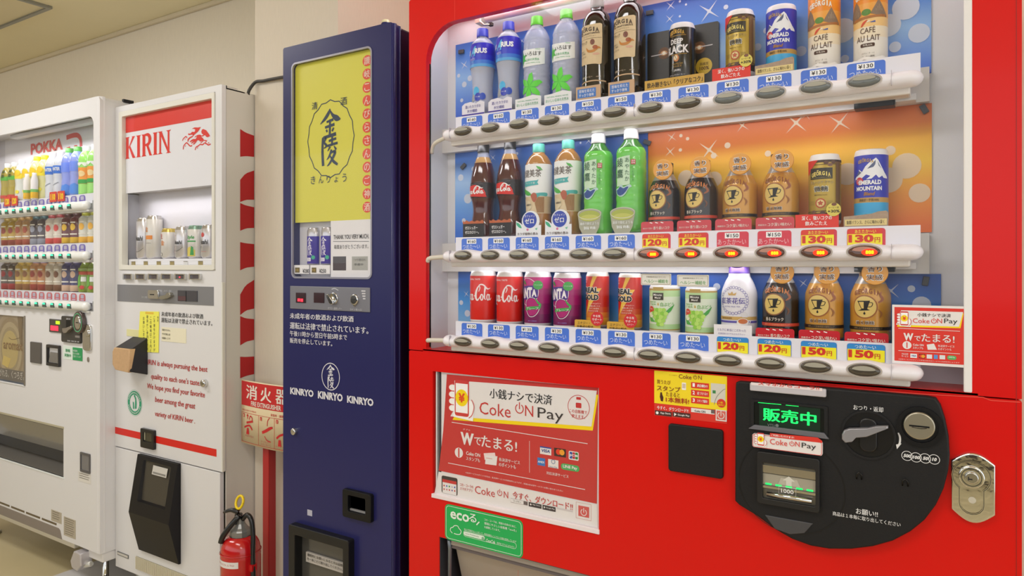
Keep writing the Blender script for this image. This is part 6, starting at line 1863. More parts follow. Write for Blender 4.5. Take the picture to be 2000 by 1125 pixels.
obj('window_glass', M().box(kw[0] + .015, kw[1] - .012, KY + .0075, KY + .009, kw[2] + .012, kw[3] - .015, GLASS), lag)
# shelf with plates, six cans
zsf = CAMZ + .0275
shf = obj('shelf', M().box(kw[0] + .02, kw[1] - .014, KY + .022, iy, zsf - .026, zsf, mat('e8e8ee', .4)), lag, bev=.004, label='white can shelf')
for k, u in enumerate((260.5, 284.6, 310, 336, 363, 391.6)):
    x = X(u, KY + .021); sil = k == 4
    o = obj('price_plate', M().box(x - .012, x + .012, KY + .020, KY + .0225, CAMZ + .002, CAMZ + .0185, mat('d8d8da', .4) if sil else mat('9a8a58', .4)).rect(x - .012, x + .012, CAMZ + .0165, CAMZ + .0185, Flat(KY + .02), .0005, mat('6a6048', .4)), shf)
beer = [(275.5, .157, 'silver', 'tall silver lager can at the left end of the six'), (296, .163, 'amber', 'broad pale can with orange lettering, second from the left in the white machine'), (324.5, .112, 'gold', 'short can with gold lid and orange marks in the white machine'), (351.5, .118, 'silver', 'short silver lager can right of the gold-lidded can'), (376.5, .118, 'green', 'short can with green lettering in the white machine'), (403, .118, 'reddot', 'short silver can with a red dot at the right end of the six')]
for u, H, kind, lab in beer:
    y = KY + .044; x = X(u, y - .010); z = zsf; r = .0275 if kind != 'amber' else .0285
    y = iy - r - .001
    t = thing('beer_can', (x, y, z), lab, 'can', 'lager cans in the white machine')
    sv = mat('d8d6da', .22, metal=.55); gw = mat('dedbd6', .3, metal=.2) ; lid = {'gold': mat('c8b05a', .25, metal=.6), 'green': mat('7a9a88', .3, metal=.5)}.get(kind, mat('c4c0bc', .2, metal=.8))
    obj('body', M().lathe([(0, .001, sv), (r - .006, 0, sv), (r, .008, gw if kind in ('amber', 'gold', 'green') else sv), (r, H - .014, lid), (r - .005, H - .003, lid), (r - .005, H, lid), (r - .008, H - .002, lid), (0, H - .002, lid)], x, y, z, 28), t)
    S = Round(x, y, r, .22, z); m = M(); o_ = mat('e08a3c', .4); g_ = mat('3c9c50', .4); k_ = mat('2c2c30', .4); rr_ = mat('c84848', .4)
    if kind == 'silver':
        m.text('Asahi', -.020, .016, H * .44, H * .56, S, .0005, k_, .03, shear=.15); m.stroke([(-.024, .03), (.0, .028), (.02, .042)], .0012, S, .0005, k_); m.text('生', -.021, -.014, H * .34, H * .40, S, .0005, k_, .02); m.rect(-.023, -.010, H - .035, H - .034, S, .0005, rr_); m.rect(-.026, -.023, .012, .03, S, .0005, rr_)
        for q in range(5): m.rect(-.024, -.015, .02 + q * .006, .0215 + q * .006, S, .0005, rr_)
    elif kind == 'amber': m.rect(-.020, .016, H * .45, H * .54, S, .0005, o_); m.text('金', -.018, -.002, H * .62, H * .74, S, .0005, o_, .04); m.rect(-.02, .012, H * .36, H * .365, S, .0005, k_)
    elif kind == 'gold': m.text('生', -.020, -.004, H * .66, H * .82, S, .0005, rr_, .04); m.text('金', -.014, .004, H * .44, H * .60, S, .0005, o_, .04); m.poly(ell(-.012, H * .14, .007, n=14), S, .0005, k_); m.poly(ell(-.012, H * .14, .0055, n=14), S, .0008, gw)
    elif kind == 'green': m.text('Style', -.020, .014, H * .56, H * .70, S, .0005, g_, .03, shear=.2); m.rect(-.028, .02, H * .50, H * .54, S, .0005, g_); m.poly([(-.02, .008), (-.02, .035), (-.002, .042), (.018, .03), (.018, .008)], S, .0005, mat('d8c860', .4)); m.poly([(.0, .012), (.004, .045), (.012, .04), (.014, .012)], S, .0008, g_)
    else: m.poly(ell(-.006, H * .70, .008, n=16), S, .0005, rr_); m.text('Asahi', -.024, .014, H * .42, H * .56, S, .0005, k_, .03, shear=.15); m.text('生', -.020, -.012, H * .30, H * .37, S, .0005, k_, .02); m.rect(-.02, .01, H * .2, H * .207, S, .0005, rr_)
    obj('lettering', m, t)
# buttons
for k, (u0, u1) in enumerate(((244.5, 262), (268.5, 287.5), (293.5, 313), (319, 339), (345.5, 366), (373.5, 395))):
    x0, x1 = X(u0, KY), X(u1, KY); z0 = Z(u0, 546, KY); z1 = Z(u0, 534.5, KY)
    b = obj('button', M().ring(rr(x0, x1, z0, z1, .003, 3), rr(x0 + .008, x1 - .006, z0 + .003, z1 - .003, .002, 3), KY - .010, KY + .001, CHROME), lag)
    m = M().box(x0 + .006, x1 - .005, KY - .006, KY - .003, z0 + .002, z1 - .002, mat('4a4248', .25, coat=.5))
    if k == 4: m.rect(x0 + .022, x0 + .030, z0 + .007, z0 + .011, Flat(KY - .006), .0005, mat('ff3040', .4, emit=2))
    obj('button_window_or_glint', m, b)
sp_ = obj('control_strip', M().box(X(230, KY), X(417.5, KY), KY - .002, KY + .001, Z(230, 588, KY), Z(230, 555.5, KY), mat('8c8c90', .35, metal=.35)), lag, bev=.0008, label='grey strip with coin slot, lever and display')
m = M().dome(rr(X(293, KY), X(314, KY), Z(293, 583, KY), Z(293, 566, KY), .008), KY - .010, KY - .001, .002, CHROME); m.rect(X(298, KY), X(306, KY), Z(298, 576, KY), Z(298, 574, KY), Flat(KY - .01), .0006, INK); obj('coin_slot', m, sp_)
m = M().dome([W(u, v, KY - .01) for u, v in ((311, 583), (315, 578.5), (326, 575.5), (329, 571), (334, 572), (335, 578), (328, 583), (318, 585))], KY - .016, KY - .001, .002, mat('b0aea4', .2, metal=.9)); obj('lever', m, sp_)
m = M().box(X(349, KY), X(387, KY), KY - .004, KY - .001, Z(349, 587.5, KY), Z(349, 567, KY), mat('3a3a44', .25, coat=.5)).rect(X(350, KY), X(365, KY), Z(350, 586.5, KY), Z(350, 578, KY), Flat(KY - .004), .0005, mat('5a3c40', .4)).rect(X(365, KY), X(366, KY), Z(365, 589, KY), Z(365, 569, KY), Flat(KY - .004), .0006, BLACK); obj('display', m, sp_)
p = Pr(KY - .002); p.T('オツリ・返却', 321, 335, 566, 570, lw, .01); p.T('コイン投入口', 277, 293, 578, 582, lw, .01); obj('lettering', p.m, sp_)
# lettering on the door
p = Pr(KY); ink = mat('3a3a3c', .6); kb = mat('b8302c', .5)
p.T('未成年者の飲酒および飲酒', 315.5, 397, 608.5, 617.5, ink, .02); p.T('運転は法律で禁止されています。', 315.5, 415, 620, 629.5, ink, .02)
for st, u0, u1, vt, vb in (('KIRIN is always pursuing the best', 283.5, 405, 701, 714), ('quality to each one’s taste.', 295, 391, 729, 742.5), ('We hope you find your favorite', 287, 400, 748, 761.5), ('beer among the great', 303, 381, 774, 788), ('variety of KIRIN beer .', 302.5, 381, 802, 815)):
    p.T(st, u0, u1, vt, vb, kb, .012, shear=.12)
p.m.rect(KX0 + .0, X(423, KY), Z(227, 847, KY), Z(227, 834, KY), p.S, .0004, kr)
obj('door_lettering', p.m, lag, label='black and red lettering and red stripe on the white door')
p = Pr(KY); ge = mat('2c9c74', .5)
x, z = p.xz(263, 787); p.m.rim(ell(x, z, .0385, .0385, 32), .014, p.S, .0005, ge); p.m.rim(ell(x, z, .049, .049, 24), .0012, p.S, .0004, mat('7ac0a8', .5))
p.m.poly([(x - .010, z - .024), (x - .012, z + .004), (x - .004, z + .002), (x - .002, z - .022)], p.S, .0005, ge); p.m.poly([(x + .002, z - .022), (x + .004, z + .012), (x - .002, z + .026), (x + .010, z + .022), (x + .014, z + .004), (x + .013, z - .02)], p.S, .0005, ge); p.m.poly(ell(x + .001, z + .026, .005, n=10), p.S, .0006, ge)
for k in range(14):
    a_ = pi * (.1 + .8 * k / 13); p.m.poly(ell(x + .0385 * cos(a_), z + .0385 * sin(a_), .0028, n=5), p.S, .0009, doorw); p.m.poly(ell(x - .0385 * cos(a_), z - .0385 * sin(a_), .0028, n=5), p.S, .0009, doorw)
obj('emblem', p.m, lag, label='round green emblem')
# notes stuck to the door
q = [W(274.5, 608, KY), W(311.5, 608.5, KY), W(310.5, 688.5, KY), W(270, 687, KY)]
nt_ = obj('paper_note', M().prism(q, KY - .0022, KY - .0012, mat('f2ee60', .7)), lag, label='yellow note with handwriting in columns')
p = Pr(KY - .0022); hw = mat('4a4a3c', .6); p.R(284, 300, 609, 613, mat('e8c040', .6), .0003)
for k, (st, u, v0) in enumerate((('毎度', 308.5, 617), ('ご不便をかけますが', 301.5, 616), ('この機械は二千円と', 294.5, 618), ('硬貨がご使用できま', 288, 615), ('お願いします。', 281, 618))):
    x, z = p.xz(u, v0); p.m.vtext(st, x, z, .0148 if k else .011, p.S, .0004, hw, 0, .75)
obj('handwriting', p.m, nt_)
n2 = obj('paper_note', M().box(X(316, KY), X(364, KY), KY - .0012, KY - .0002, Z(316, 666, KY), Z(316, 638.5, KY), mat('ece6cc', .7)), lag, label='faded cream note with three short lines')
p = Pr(KY - .0012)
for k, st in enumerate(('使用できません', '千円札は', '両替機へどうぞ')): p.T(st, 317, 333, 642 + k * 8, 646 + k * 8, hw, .02)
obj('lettering', p.m, n2)
obj('paper_note', M().box(X(248, KY), X(272, KY), KY - .0014, KY, Z(248, 656, KY), Z(248, 642.5, KY), mat('e4e0a8', .7)), lag, label='small pale label above the black box')
# black hood with taped cardboard front
x1b = X(276.5, KY); y0 = KY - .062
def quadbox(xa, xb, ya, yb_, za, zb, mt, cut=.0): return M().box(xa, xb, ya, yb_, za, zb, mt)
xa, xb = X(222, y0), X(253.5, y0); za, zb = Z(222, 722, y0), Z(222, 680, y0)
pts = [(xa + .012, y0, zb), (xb, y0, zb), (xb, y0, za - .004), (xa + .012, y0, za - .002), (xa, y0 + .008, zb - .01), (xa, y0 + .008, za + .012)]
m = M(); bk = mat('1c1c20', .35)
V = [(xa, y0, za + .01), (xb, y0, za), (xb, y0, zb), (xa, y0, zb), (xa - .006, KY, za - .006), (xb + .01, KY, za - .018), (xb + .01, KY, zb + .040), (xa + .02, KY, zb + .040)]
m.add(V, [(0, 1, 2, 3), (7, 6, 5, 4), (0, 4, 5, 1), (1, 5, 6, 2), (2, 6, 7, 3), (3, 7, 4, 0)], bk)
nh = obj('note_slot_hood', m, lag, bev=.003, label='black note slot hood with brown cardboard taped over its mouth')
cb = mat('c8a47c', .75, noise=.12, scale=90)
e_ = .003
pl_ = [(xa - e_, zb - .012), (xa + .008, zb + e_), (xb + e_, zb + e_), (xb + e_ - .002, za + .012), (xb - .004, za - e_), (xa + .016, za - e_ + .004), (xa - e_, za + .02)]
obj('cardboard_cover', M().dome(pl_, y0 - .004, y0 + .024, .004, cb), nh, label='brown cardboard taped over the slot')
x, z = W(402, 748, KY); obj('door_lock', M().dome(ell(x, z, .0135, .0135, 20), KY - .016, KY, .006, CHROME), lag)
x0, x1, z0, z1 = X(279, KY), X(305, KY), Z(279, 872, KY), Z(279, 835, KY)
cr = obj('coin_return', M().ring(rr(x0, x1, z0, z1, .004, 3), rr(x0 + .018, x1 - .014, z0 + .024, z1 - .012, .002, 3), KY - .010, KY + .001, mat('1a1a1c', .3), yi=KY - .001), lag, bev=.001, label='black coin return cup')
obj('cup_flap', M().box(x0 + .014, x1 - .010, KY - .004, KY - .001, z0 + .02, z1 - .01, mat('3c3a2c', .25, coat=.5)).box(x0 + .019, x0 + .022, KY - .006, KY - .004, z0 + .028, z1 - .014, mat('c8c4a8', .3)), cr)
# delivery hood: upper face leans out to a ridge, lower face leans back
ha, hb, hlo, hhi = hoodk; zr = Z(250.7, 1001, KY - .05); yr = KY - .046
fm = mat('161416', .42, spec=.3); V = [(ha, KY, hhi), (hb, KY, hhi), (ha, KY - .012, hhi), (hb, KY - .012, hhi), (ha, yr, zr), (hb, yr, zr), (ha, KY - .008, hlo), (hb, KY - .008, hlo), (ha, KY, hlo), (hb, KY, hlo)]
m = M(); ins = lambda a, b, t: tuple(a[i] + (b[i] - a[i]) * t for i in range(3))
up = [V[4], V[5], V[3], V[2]]
def bil(u, v, o=0.0):
    lo_ = ins(up[0], up[1], u); hi_ = ins(up[3], up[2], u); r = ins(lo_, hi_, v); return (r[0], r[1] + o, r[2])
U0, U1, V0_, V1 = .17, .86, .22, .93
ring_o = [bil(0, 0), bil(1, 0), bil(1, 1), bil(0, 1)]; ring_i = [bil(U0, V0_), bil(U1, V0_), bil(U1, V1), bil(U0, V1)]; deep = [bil(U0 + .04, V0_ + .02, .014), bil(U1, V0_ + .02, .014), bil(U1, V1, .008), bil(U0 + .04, V1, .008)]
m.add(ring_o + ring_i + deep, [(i, (i + 1) % 4, (i + 1) % 4 + 4, i + 4) for i in range(4)] + [(i + 4, (i + 1) % 4 + 4, (i + 1) % 4 + 8, i + 8) for i in range(4)] , fm)
m.add(V, [(4, 6, 7, 5), (0, 1, 3, 2), (0, 2, 4, 6, 8), (1, 9, 7, 5, 3), (6, 8, 9, 7)], fm)
hk = obj('delivery_hood', m, lag, label='black faceted delivery hood with smoked window')
m = M().add([bil(U0, V0_, .012), bil(U1, V0_, .012), bil(U1, V1, .006), bil(U0, V1, .006)], [(0, 1, 2, 3)], mat('45413a', .25))
obj('hood_window', m, hk, label='smoked window')
m = M().add([bil(U0 + .02, V0_ + .30, .0105), bil(U1, V0_ + .30, .0105), bil(U1, V0_ + .47, .0095), bil(U0 + .02, V0_ + .47, .0095)], [(0, 1, 2, 3)], mat('7a7458', .5))  # pale strip painted as a reflection across the smoked window
obj('reflected_band', m, hk, label='paler band painted as a reflection in the smoked window')
m = M().add([bil(.40, .72, .004), bil(.76, .72, .004), bil(.78, .88, .002), bil(.42, .88, .002)], [(0, 1, 2, 3)], mat('cfccc6', .6))
for k in range(2):
    v = .82 - k * .06
    m.add([bil(.43, v - .02, .0032), bil(.74, v - .02, .0032), bil(.74, v + .012, .003), bil(.43, v + .012, .003)], [(0, 1, 2, 3)], mat('8c8a84', .6))
obj('notice_label', m, hk, label='small white notice with faint lines')
x0, x1 = X(229.5, KY), X(251, KY); z0, z1 = Z(229.5, 1083, KY), Z(229.5, 1076, KY)
obj('maker_plate', M().box(x0, x1, KY - .001, KY + .002, z0, z1, mat('6a6a6a', .4)).box(x0 + .003, x1 - .003, KY - .0018, KY, z0 + .003, z1 - .003, mat('d0ccc4', .4)), lag)
gz0, gz1 = Z(266, 1110, KY), Z(266, 1086, KY); gx0, gx1 = X(266, KY), X(366, KY)
gr2 = obj('vent_grille', M().box(gx0, gx1, KY - .001, KY + .002, gz0, gz1, mat('8c8468', .6)), lag)
m = M(); n_ = 46
for k in range(n_):
    a = gx0 + (gx1 - gx0) * (k + .5) / n_; m.box(a - .0022, a + .0014, KY - .004, KY, gz0, gz1, mat('d8d0b8', .5))
obj('grille_bars', m, gr2, kind='stuff')
# red pattern on the side wall of the machine
S = Side(KX1 - .002); m = M(); ys0, ys1 = .160, PY - .0005; rk = mat('b8161c', .5)
K_ = lambda v: CAMZ - (v - V0) * .00178
for a, b, c, d in ((253, 261, 307, 303), (352, 330, 395, 388), (397, 403, 451, 444), (473, 476, 528, 521), (575, 547, 615, 604), (617, 625, 674, 666), (696, 699, 738, 734)):
    mid = (ys0 + ys1) / 2; q1 = ys0 + (ys1 - ys0) * .3
    up_ = [(ys1, K_(b)), (mid, K_(b + (a - b) * .3)), (q1, K_(b + (a - b) * .5)), (ys0, K_(a))]
    dn_ = [(ys0, K_(c)), (q1, K_(c + (d - c) * .55)), (mid, K_(c + (d - c) * .8)), (ys1, K_(d))]
    m.poly(dn_ + up_, S, .0006, rk)
obj('side_print', m, lag, label='red letter shapes printed on the side')
for a in (KX0 + .06, KX1 - .06):
    for b in (KY + .06, KY + .45): obj('leg', M().lathe([(0, 0, STEEL), (.024, 0, STEEL), (.024, .01, STEEL), (.011, .016, STEEL), (.011, KZ0, STEEL)], a, b, n=14), lag)

# ---------------------------------------------------------------- extinguisher and its sign
EX, EY = X(470, .055), .055
ext = thing('fire_extinguisher', (EX, EY, 0), 'red fire extinguisher with black hose and yellow pin ring', 'fire extinguisher')
er = .0615; KE = (EY - YC) / ray(470)[1] / F
zsh = Z(470, 1065, EY)
rd2 = mat('c41418', .2, coat=.7)
prf = [(0, .004, rd2), (er - .006, 0, rd2), (er, .008, rd2), (er, zsh - .03, rd2)] + [(a, b, rd2) for a, b in smooth([(er + .0005, zsh - .028), (er - .003, zsh + .002), (er - .014, zsh + .024), (er - .028, zsh + .034)], 5)]
obj('cylinder', M().lathe(prf, EX, EY, 0, 36), ext, label='glossy red cylinder')
m = M(); S = Round(EX, EY, er, 0, 0)
zb = zsh - .026; m.rect(-.075, .050, zb - .024, zb - .004, S, .0006, mat('e8e4e2', .5)); m.text('FIRE MFG.CO.,LTD', -.06, .038, zb - .017, zb - .011, S, .001, mat('b84848', .5)); obj('label', m, ext, label='white label band')
m = M().lathe([(er + .001, zsh - .018, rd2), (er + .0025, zsh - .0155, rd2), (er + .001, zsh - .013, rd2)], EX, EY, 0, 36); obj('weld_seam', m, ext)
cg = mat('8c8c8a', .35, metal=.5); zc2 = zsh + .030; m = M()
for k in range(24):
    a = 2 * pi * k / 24; a2 = 2 * pi * (k + .7) / 24
m.lathe([(.031, zc2, cg), (.032, zc2 + .004, cg), (.032, zc2 + .020, cg), (.029, zc2 + .024, cg), (.022, zc2 + .030, cg), (.014, zc2 + .042, cg), (.012, zc2 + .060, cg), (0, zc2 + .06, cg)], EX, EY, 0, 12, sm=0)
obj('valve_collar', m, ext, label='grey screw collar')
bk2 = mat('18181a', .3, coat=.3); zt = zc2 + .05
m = M().tube([(EX - .008, EY - .004, zt - .01), (EX - .004, EY - .004, zt + .022)], .012, bk2, 10)
m.tube(smooth([(EX + .004, EY - .01, zt + .030), (EX - .02, EY - .02, zt + .036), (EX - .046, EY - .03, zt + .026)], 3), [.009, .008, .008, .007, .006, .005, .003], bk2, 8); obj('lever', m, ext, label='black squeeze lever')
m = M().tube(smooth([(EX + .010, EY - .01, zt + .022), (EX - .006, EY - .03, zt - .005), (EX - .026, EY - .045, zt - .04), (EX - .034, EY - .048, zt - .062)], 4), [.006] + [.009] * 12, bk2, 10); obj('carry_handle', m, ext, label='black carrying handle')
m = M(); m.tube([(EX + .000 + .017 * cos(a), EY - .004 + .006 * sin(a), zt + .060 + .019 * sin(a)) for a in [2 * pi * k / 20 for k in range(21)]], .0042, mat('f0d018', .35), 8, cap=0); m.tube([(EX + .001, EY - .004, zt + .042), (EX + .004, EY - .006, zt + .018)], .0022, STEEL, 6); obj('safety_pin', m, ext, label='yellow ring of the safety pin')
m = M().tube(smooth([(EX + .010, EY, zt + .006), (EX + .028, EY + .004, zt + .022), (EX + .046, EY + .006, zt + .006), (EX + .056, EY + .004, zt - .04), (EX + .062, EY - .002, zt - .10), (EX + .069, EY - .004, zt - .2), (EX + .069, EY - .004, .12)], 5), .0078, bk2, 10); obj('hose', m, ext, label='black hose')
obj('hose_clip', M().box(EX + .058, EX + .072, EY - .014, EY + .008, zb - .040, zb - .018, rd2), ext, bev=.002)

# sign on a red post
SY = .128
sx0, sx1 = X(463, SY), X(463, SY) + .345; szt = Z(463, 742, SY); szb = Z(466, 866, SY)
sgn = thing('fire_sign', ((X(526, .16)), .165, 0), 'red and cream extinguisher sign curved on a red post', 'sign')
px_ = X(526, .165)
m = M().box(px_ - .0155, px_ + .0155, .150, .180, .012, szt - .05, mat('b01c22', .35, coat=.2)); obj('post', m, sgn, bev=.002, label='square red post')
obj('base', M().lathe([(0, 0, INK), (.045, 0, INK), (.045, .008, INK), (.02, .014, INK), (0, .014, INK)], px_, .166, 0, 24), sgn)


class Bow:
    curved = 1
    R = 1

    def __call__(s, a, b, h):
        t = (a - sx0) / (sx1 - sx0)
        return (a, SY + .030 * (2 * t - 1) ** 2 * .5 - h + .002, b)


S = Bow(); mb = M(); cre = mat('e6d4ae', .5); sr = mat('cc2428', .45)
pts = [S(sx0 + (sx1 - sx0) * i / 12, 0, 0) for i in range(13)]
vs = [(a, b, z) for z in (szb, szt) for a, b, _ in pts] + [(a, b + .0015, z) for z in (szb, szt) for a, b, _ in pts]
fs = []
for i in range(12): fs += [(i, i + 1, i + 14, i + 13), (i + 26, i + 39, i + 40, i + 27), (i, i + 26, i + 27, i + 1), (i + 13, i + 14, i + 40, i + 39)]
fs += [(0, 13, 39, 26), (12, 38, 51, 25)]
pn = obj('plate', mb.add(vs, fs, cre, 1), sgn, label='cream sign plate')
m = M(); kz = (SY - YC) / ray(463)[1] / F
zz = lambda v: szt - (v - 742) * kz
ux = lambda u: X(u, SY)
m._put([((sx0 + .003, zz(791)), (sx1 - .003, zz(791)), (sx1 - .003, zz(744)), (sx0 + .003, zz(744)))], S, .0006, sr, .03)
for ch, u0, u1 in (('消', 476, 500), ('火', 508, 529), ('器', 538, 560)): m.text(ch, ux(u0), ux(u1), zz(777), zz(750), S, .0012, mat('f0e8dc', .5), .05)
m.text('FIRE EXTINGUISHER', ux(487), ux(487) + (ux(548) - ux(487)), zz(789), zz(780), S, .0012, mat('f0e8dc', .5), .02)
m.text('使用法 HOW TO OPERATE', ux(466), ux(498), zz(802), zz(798), S, .0006, sr, .0); m.text('家庭用・業務用', ux(528), ux(556), zz(802), zz(797), S, .0006, sr, .01)
for a, b in ((sx0 + .005, ux(503)), (ux(503), ux(535)), (ux(535), sx1 - .005)):
    m.rim([(a, zz(862)), (b, zz(862)), (b, zz(805)), (a, zz(805))], .0018, S, .0006, sr)
for k, u in enumerate((467, 505, 537)):
    x = ux(u) + .003; m.rect(x, x + .010, zz(814), zz(807), S, .0008, sr); m.text(str(k + 1), x + .003, x + .007, zz(813), zz(808.5), S, .0012, cre, .02)
x = ux(478); m.poly([(x, zz(816)), (x + .004, zz(816)), (x + .004, zz(811)), (x + .009, zz(811)), (x + .002, zz(806)), (x - .005, zz(811)), (x, zz(811))], S, .0008, sr)
m.stroke([(x - .004, zz(824)), (x + .018, zz(821)), (x + .034, zz(819))], .007, S, .0008, sr); m.stroke([(x - .018, zz(834)), (x, zz(830)), (x + .016, zz(829)), (x + .03, zz(836))], .006, S, .0008, sr); m.poly([(x - .006, zz(846)), (x + .012, zz(846)), (x + .008, zz(834)), (x - .002, zz(834))], S, .0008, sr); m.stroke([(x + .012, zz(817)), (x + .018, zz(810)), (x + .028, zz(812)), (x + .03, zz(817))], .004, S, .0008, sr)
x = ux(514); m.stroke([(x - .008, zz(836)), (x + .01, zz(832)), (x + .03, zz(826)), (x + .045, zz(823))], [.009, .010, .010, .006], S, .0008, sr); m.stroke([(x + .018, zz(822)), (x + .02, zz(812)), (x + .03, zz(806))], .003, S, .0008, sr); m.stroke([(x + .036, zz(851)), (x + .016, zz(849)), (x + .004, zz(842))], .003, S, .0008, sr)
x = ux(545); m.stroke([(x - .014, zz(842)), (x + .0, zz(836)), (x + .02, zz(832))], .007, S, .0008, sr); m.poly([(x - .008, zz(856)), (x + .008, zz(856)), (x + .005, zz(844)), (x - .005, zz(844))], S, .0008, sr)
for u, t_, v in ((473, '安全栓を抜く', 851), (508, 'ホースをはずし', 855), (508, '火元に向ける', 860), (538, 'レバーを', 858)): m.text(t_, ux(u), ux(u + 20), zz(v), zz(v - 4), S, .0006, mat('c87868', .5), .0)
obj('sign_print', m, pn, label='red header with white characters and three drawn steps')

# ---------------------------------------------------------------- white bottle machine on the left
VY = .03
VX1 = -2.716; VX0 = VX1 - 1.16
VZ0, VZ1 = .165, CAMZ + .648
vm = thing('vending_machine', ((VX0 + VX1) / 2, VY, 0), 'wide white drinks vending machine with three rows of bottles at the left', 'vending machine')
vw = mat('e4e3e5', .3, noise=.015, scale=3)
vx1, vz0, vz1 = X(182.5, VY), CAMZ - .1745, Z(164, 229, VY)
vx0 = VX0 + .075
vpo = X(49, VY); poz = (Z(48, 752, VY), Z(48, 618.5, VY))
dlv = (X(0, VY) - .28, X(124, VY), Z(124, 932, VY), Z(124, 837.5, VY))
m = M().box(VX0, VX1, VY + .115, VY + .62, VZ0 - .02, VZ1 - .006, vw); obj('cabinet', m, vm, bev=.004)
m = M().ring(rr(VX0, VX1, vz0 - .012, VZ1, (.001, .001, .02, .02), 8), rr(vx0, vx1, vz0, vz1, (.003, .003, .035, .035), 8), VY, VY + .115, vw, yi=VY + .012)
m.panel(VX0, VX1, VZ0, vz0 - .012, [(vpo - .52, vpo, poz[0], poz[1]), dlv], VY, VY + .115, vw)
obj('door', m, vm, bev=.0)
n_ = 8
m = M(); 
cxr, cyr, rad = VX1 - .020, VY + .020, .0205
vs = []
for i in range(n_ + 1):
    a = -pi / 2 + (pi / 2) * i / n_
    for z in (VZ0, VZ1 - .001): vs.append((cxr + rad * cos(a) + .0006, cyr + rad * sin(a) - .0006, z))
m.add(vs, [(2 * i, 2 * i + 2, 2 * i + 3, 2 * i + 1) for i in range(n_)], vw, 1)
obj('rounded_edge', m, vm, label='rounded white front edge')
obj('top_catch', M().box(VX1 - .012, VX1 + .0, VY + .09, VY + .13, VZ1 - .006, VZ1 + .006, INK), vm, label='dark catch on the top corner')
viy = VY + .098
obj('display_box', M().box(vx0 - .01, vx1 + .01, viy, viy + .008, vz0 - .01, vz1 + .03, mat('c9c7cf', .5)).box(vx1, vx1 + .006, VY + .012, viy, vz0, vz1 + .02, mat('b8b8c0', .5)).box(vx0 - .006, vx0, VY + .012, viy, vz0, vz1 + .02, GREYW).box(vx0, vx1, VY + .012, viy, vz0 - .008, vz0 - .002, GREYW).box(vx0, vx1, VY + .012, viy, vz1 + .012, vz1 + .02, GREYW), vm)
m = M().box(X(11, viy - .004), X(11, viy - .004) + 1.0 * 0 + (vx1 - X(11, viy)), viy - .006, viy - .003, CAMZ + .2, Z(60, 262, viy), mat('dad8de', .45))
pkp = obj('back_poster', m, vm, label='pale backing sheet with red word and arch mark')
p = Pr(viy - .006); pr_ = mat('cc5a5c', .5)
p.T('POKKA', 60.5, 123, 281, 303, pr_, .045)
arch = [p.xz(130, 269), p.xz(143, 264.5), p.xz(152, 264.5), p.xz(157.5, 272), p.xz(158.5, 286)]
p.m.stroke(arch, .020, p.S, .0006, pr_, k=5); p.P([(130, 288), (137, 286), (137, 292), (130, 294)], pr_); p.P([(145, 284), (151, 283), (151, 288), (145, 289)], pr_)
obj('poster_print', p.m, pkp)
obj('display_glass', M().box(vx0, vx1, VY + .003, VY + .005, vz0, vz1, GLASS), vm)
obj('lamp_cover', M().box(X(30, VY + .05), vx1 - .01, VY + .03, VY + .06, vz1 - .012, vz1 + .004, mat('d6d6da', .4)).box(vx1 - .10, vx1 - .03, VY + .05, VY + .09, vz1 - .035, vz1 + .0, mat('a8aab0', .4)), vm)
# bars, buttons, heart-shaped price tags
bx = lambda i: -2.903 - .0654 * i
VR = [CAMZ + .235, CAMZ + .0405, CAMZ - .156]
tealb = mat('3c5450', .25, coat=.5); teal = mat('3ce0a0', .4, emit=1.2)
for r, z in enumerate(VR):
    b0 = bx(12.5) ; b1 = X(171.5, VY - .005)
    bar = obj('selection_bar', bar_mesh(b0, b1, z, bx(12), .0654, 13, mat('eef0ee', .3, coat=.2), VY - .002, .017, .0185, .0015), vm, label='white button bar, %s row' % ('top', 'middle', 'bottom')[r])
    obj('ledge', M().box(b0, b1 + .01, VY - .006, VY + .02, z - .024, z - .016, mat('c8c8c4', .4)), bar)
    obj('price_strip', M().box(b0, vx1, VY + .028, VY + .031, z + .012, z + .052, mat('e0e0e8', .45)), bar)
    for i in range(12):
        x = bx(i)
        m = M().prism(rr(x - .0135, x + .0135, z - .010, z + .009, (.003, .003, .009, .009), 4), VY - .0215, VY - .008, tealb)
        b = obj('button', m, bar)
        m = M(); m.poly(rr(x - .011, x + .011, z + .001, z + .008, (.001, .001, .006, .006), 4), Flat(VY - .0215), .0006, teal); obj('button_lamp', m, b)
        S = Flat(VY + .028); c = mat('7468b8', .5) if r < 2 else mat('d06a70', .5)
        x += .004; m = M(); zz_ = z + .032
        m.poly(rr(x - .024, x + .024, zz_ - .014, zz_ + .015, (.004, .004, .013, .013), 4), S, .0005, c); m.poly(rr(x - .012, x + .012, zz_ - .004, zz_ + .011, .003, 3), S, .0008, mat('b8b4c8', .5)); m.rect(x - .013, x + .013, zz_ - .012, zz_ - .008, S, .0008, mat('c8c0dc', .5))
        obj('price_tag', m, bar)
    if r < 2: obj('shelf_beam', M().box(vx0, vx1, viy - .016, viy - .001, z - .04, z + .035, mat('c8c6cc', .5)), vm)
    obj('end_block', M().box(b1 + .004, vx1 - .004, VY + .01, VY + .03, z - .02, z + .02, mat('9a9c9c', .4)), bar)
# red cards on the top strip
for x, st in ((bx(8.0), '120'), (bx(9.0), '120'), (bx(2.9), '110'), (bx(3.9), '110')):
    pass
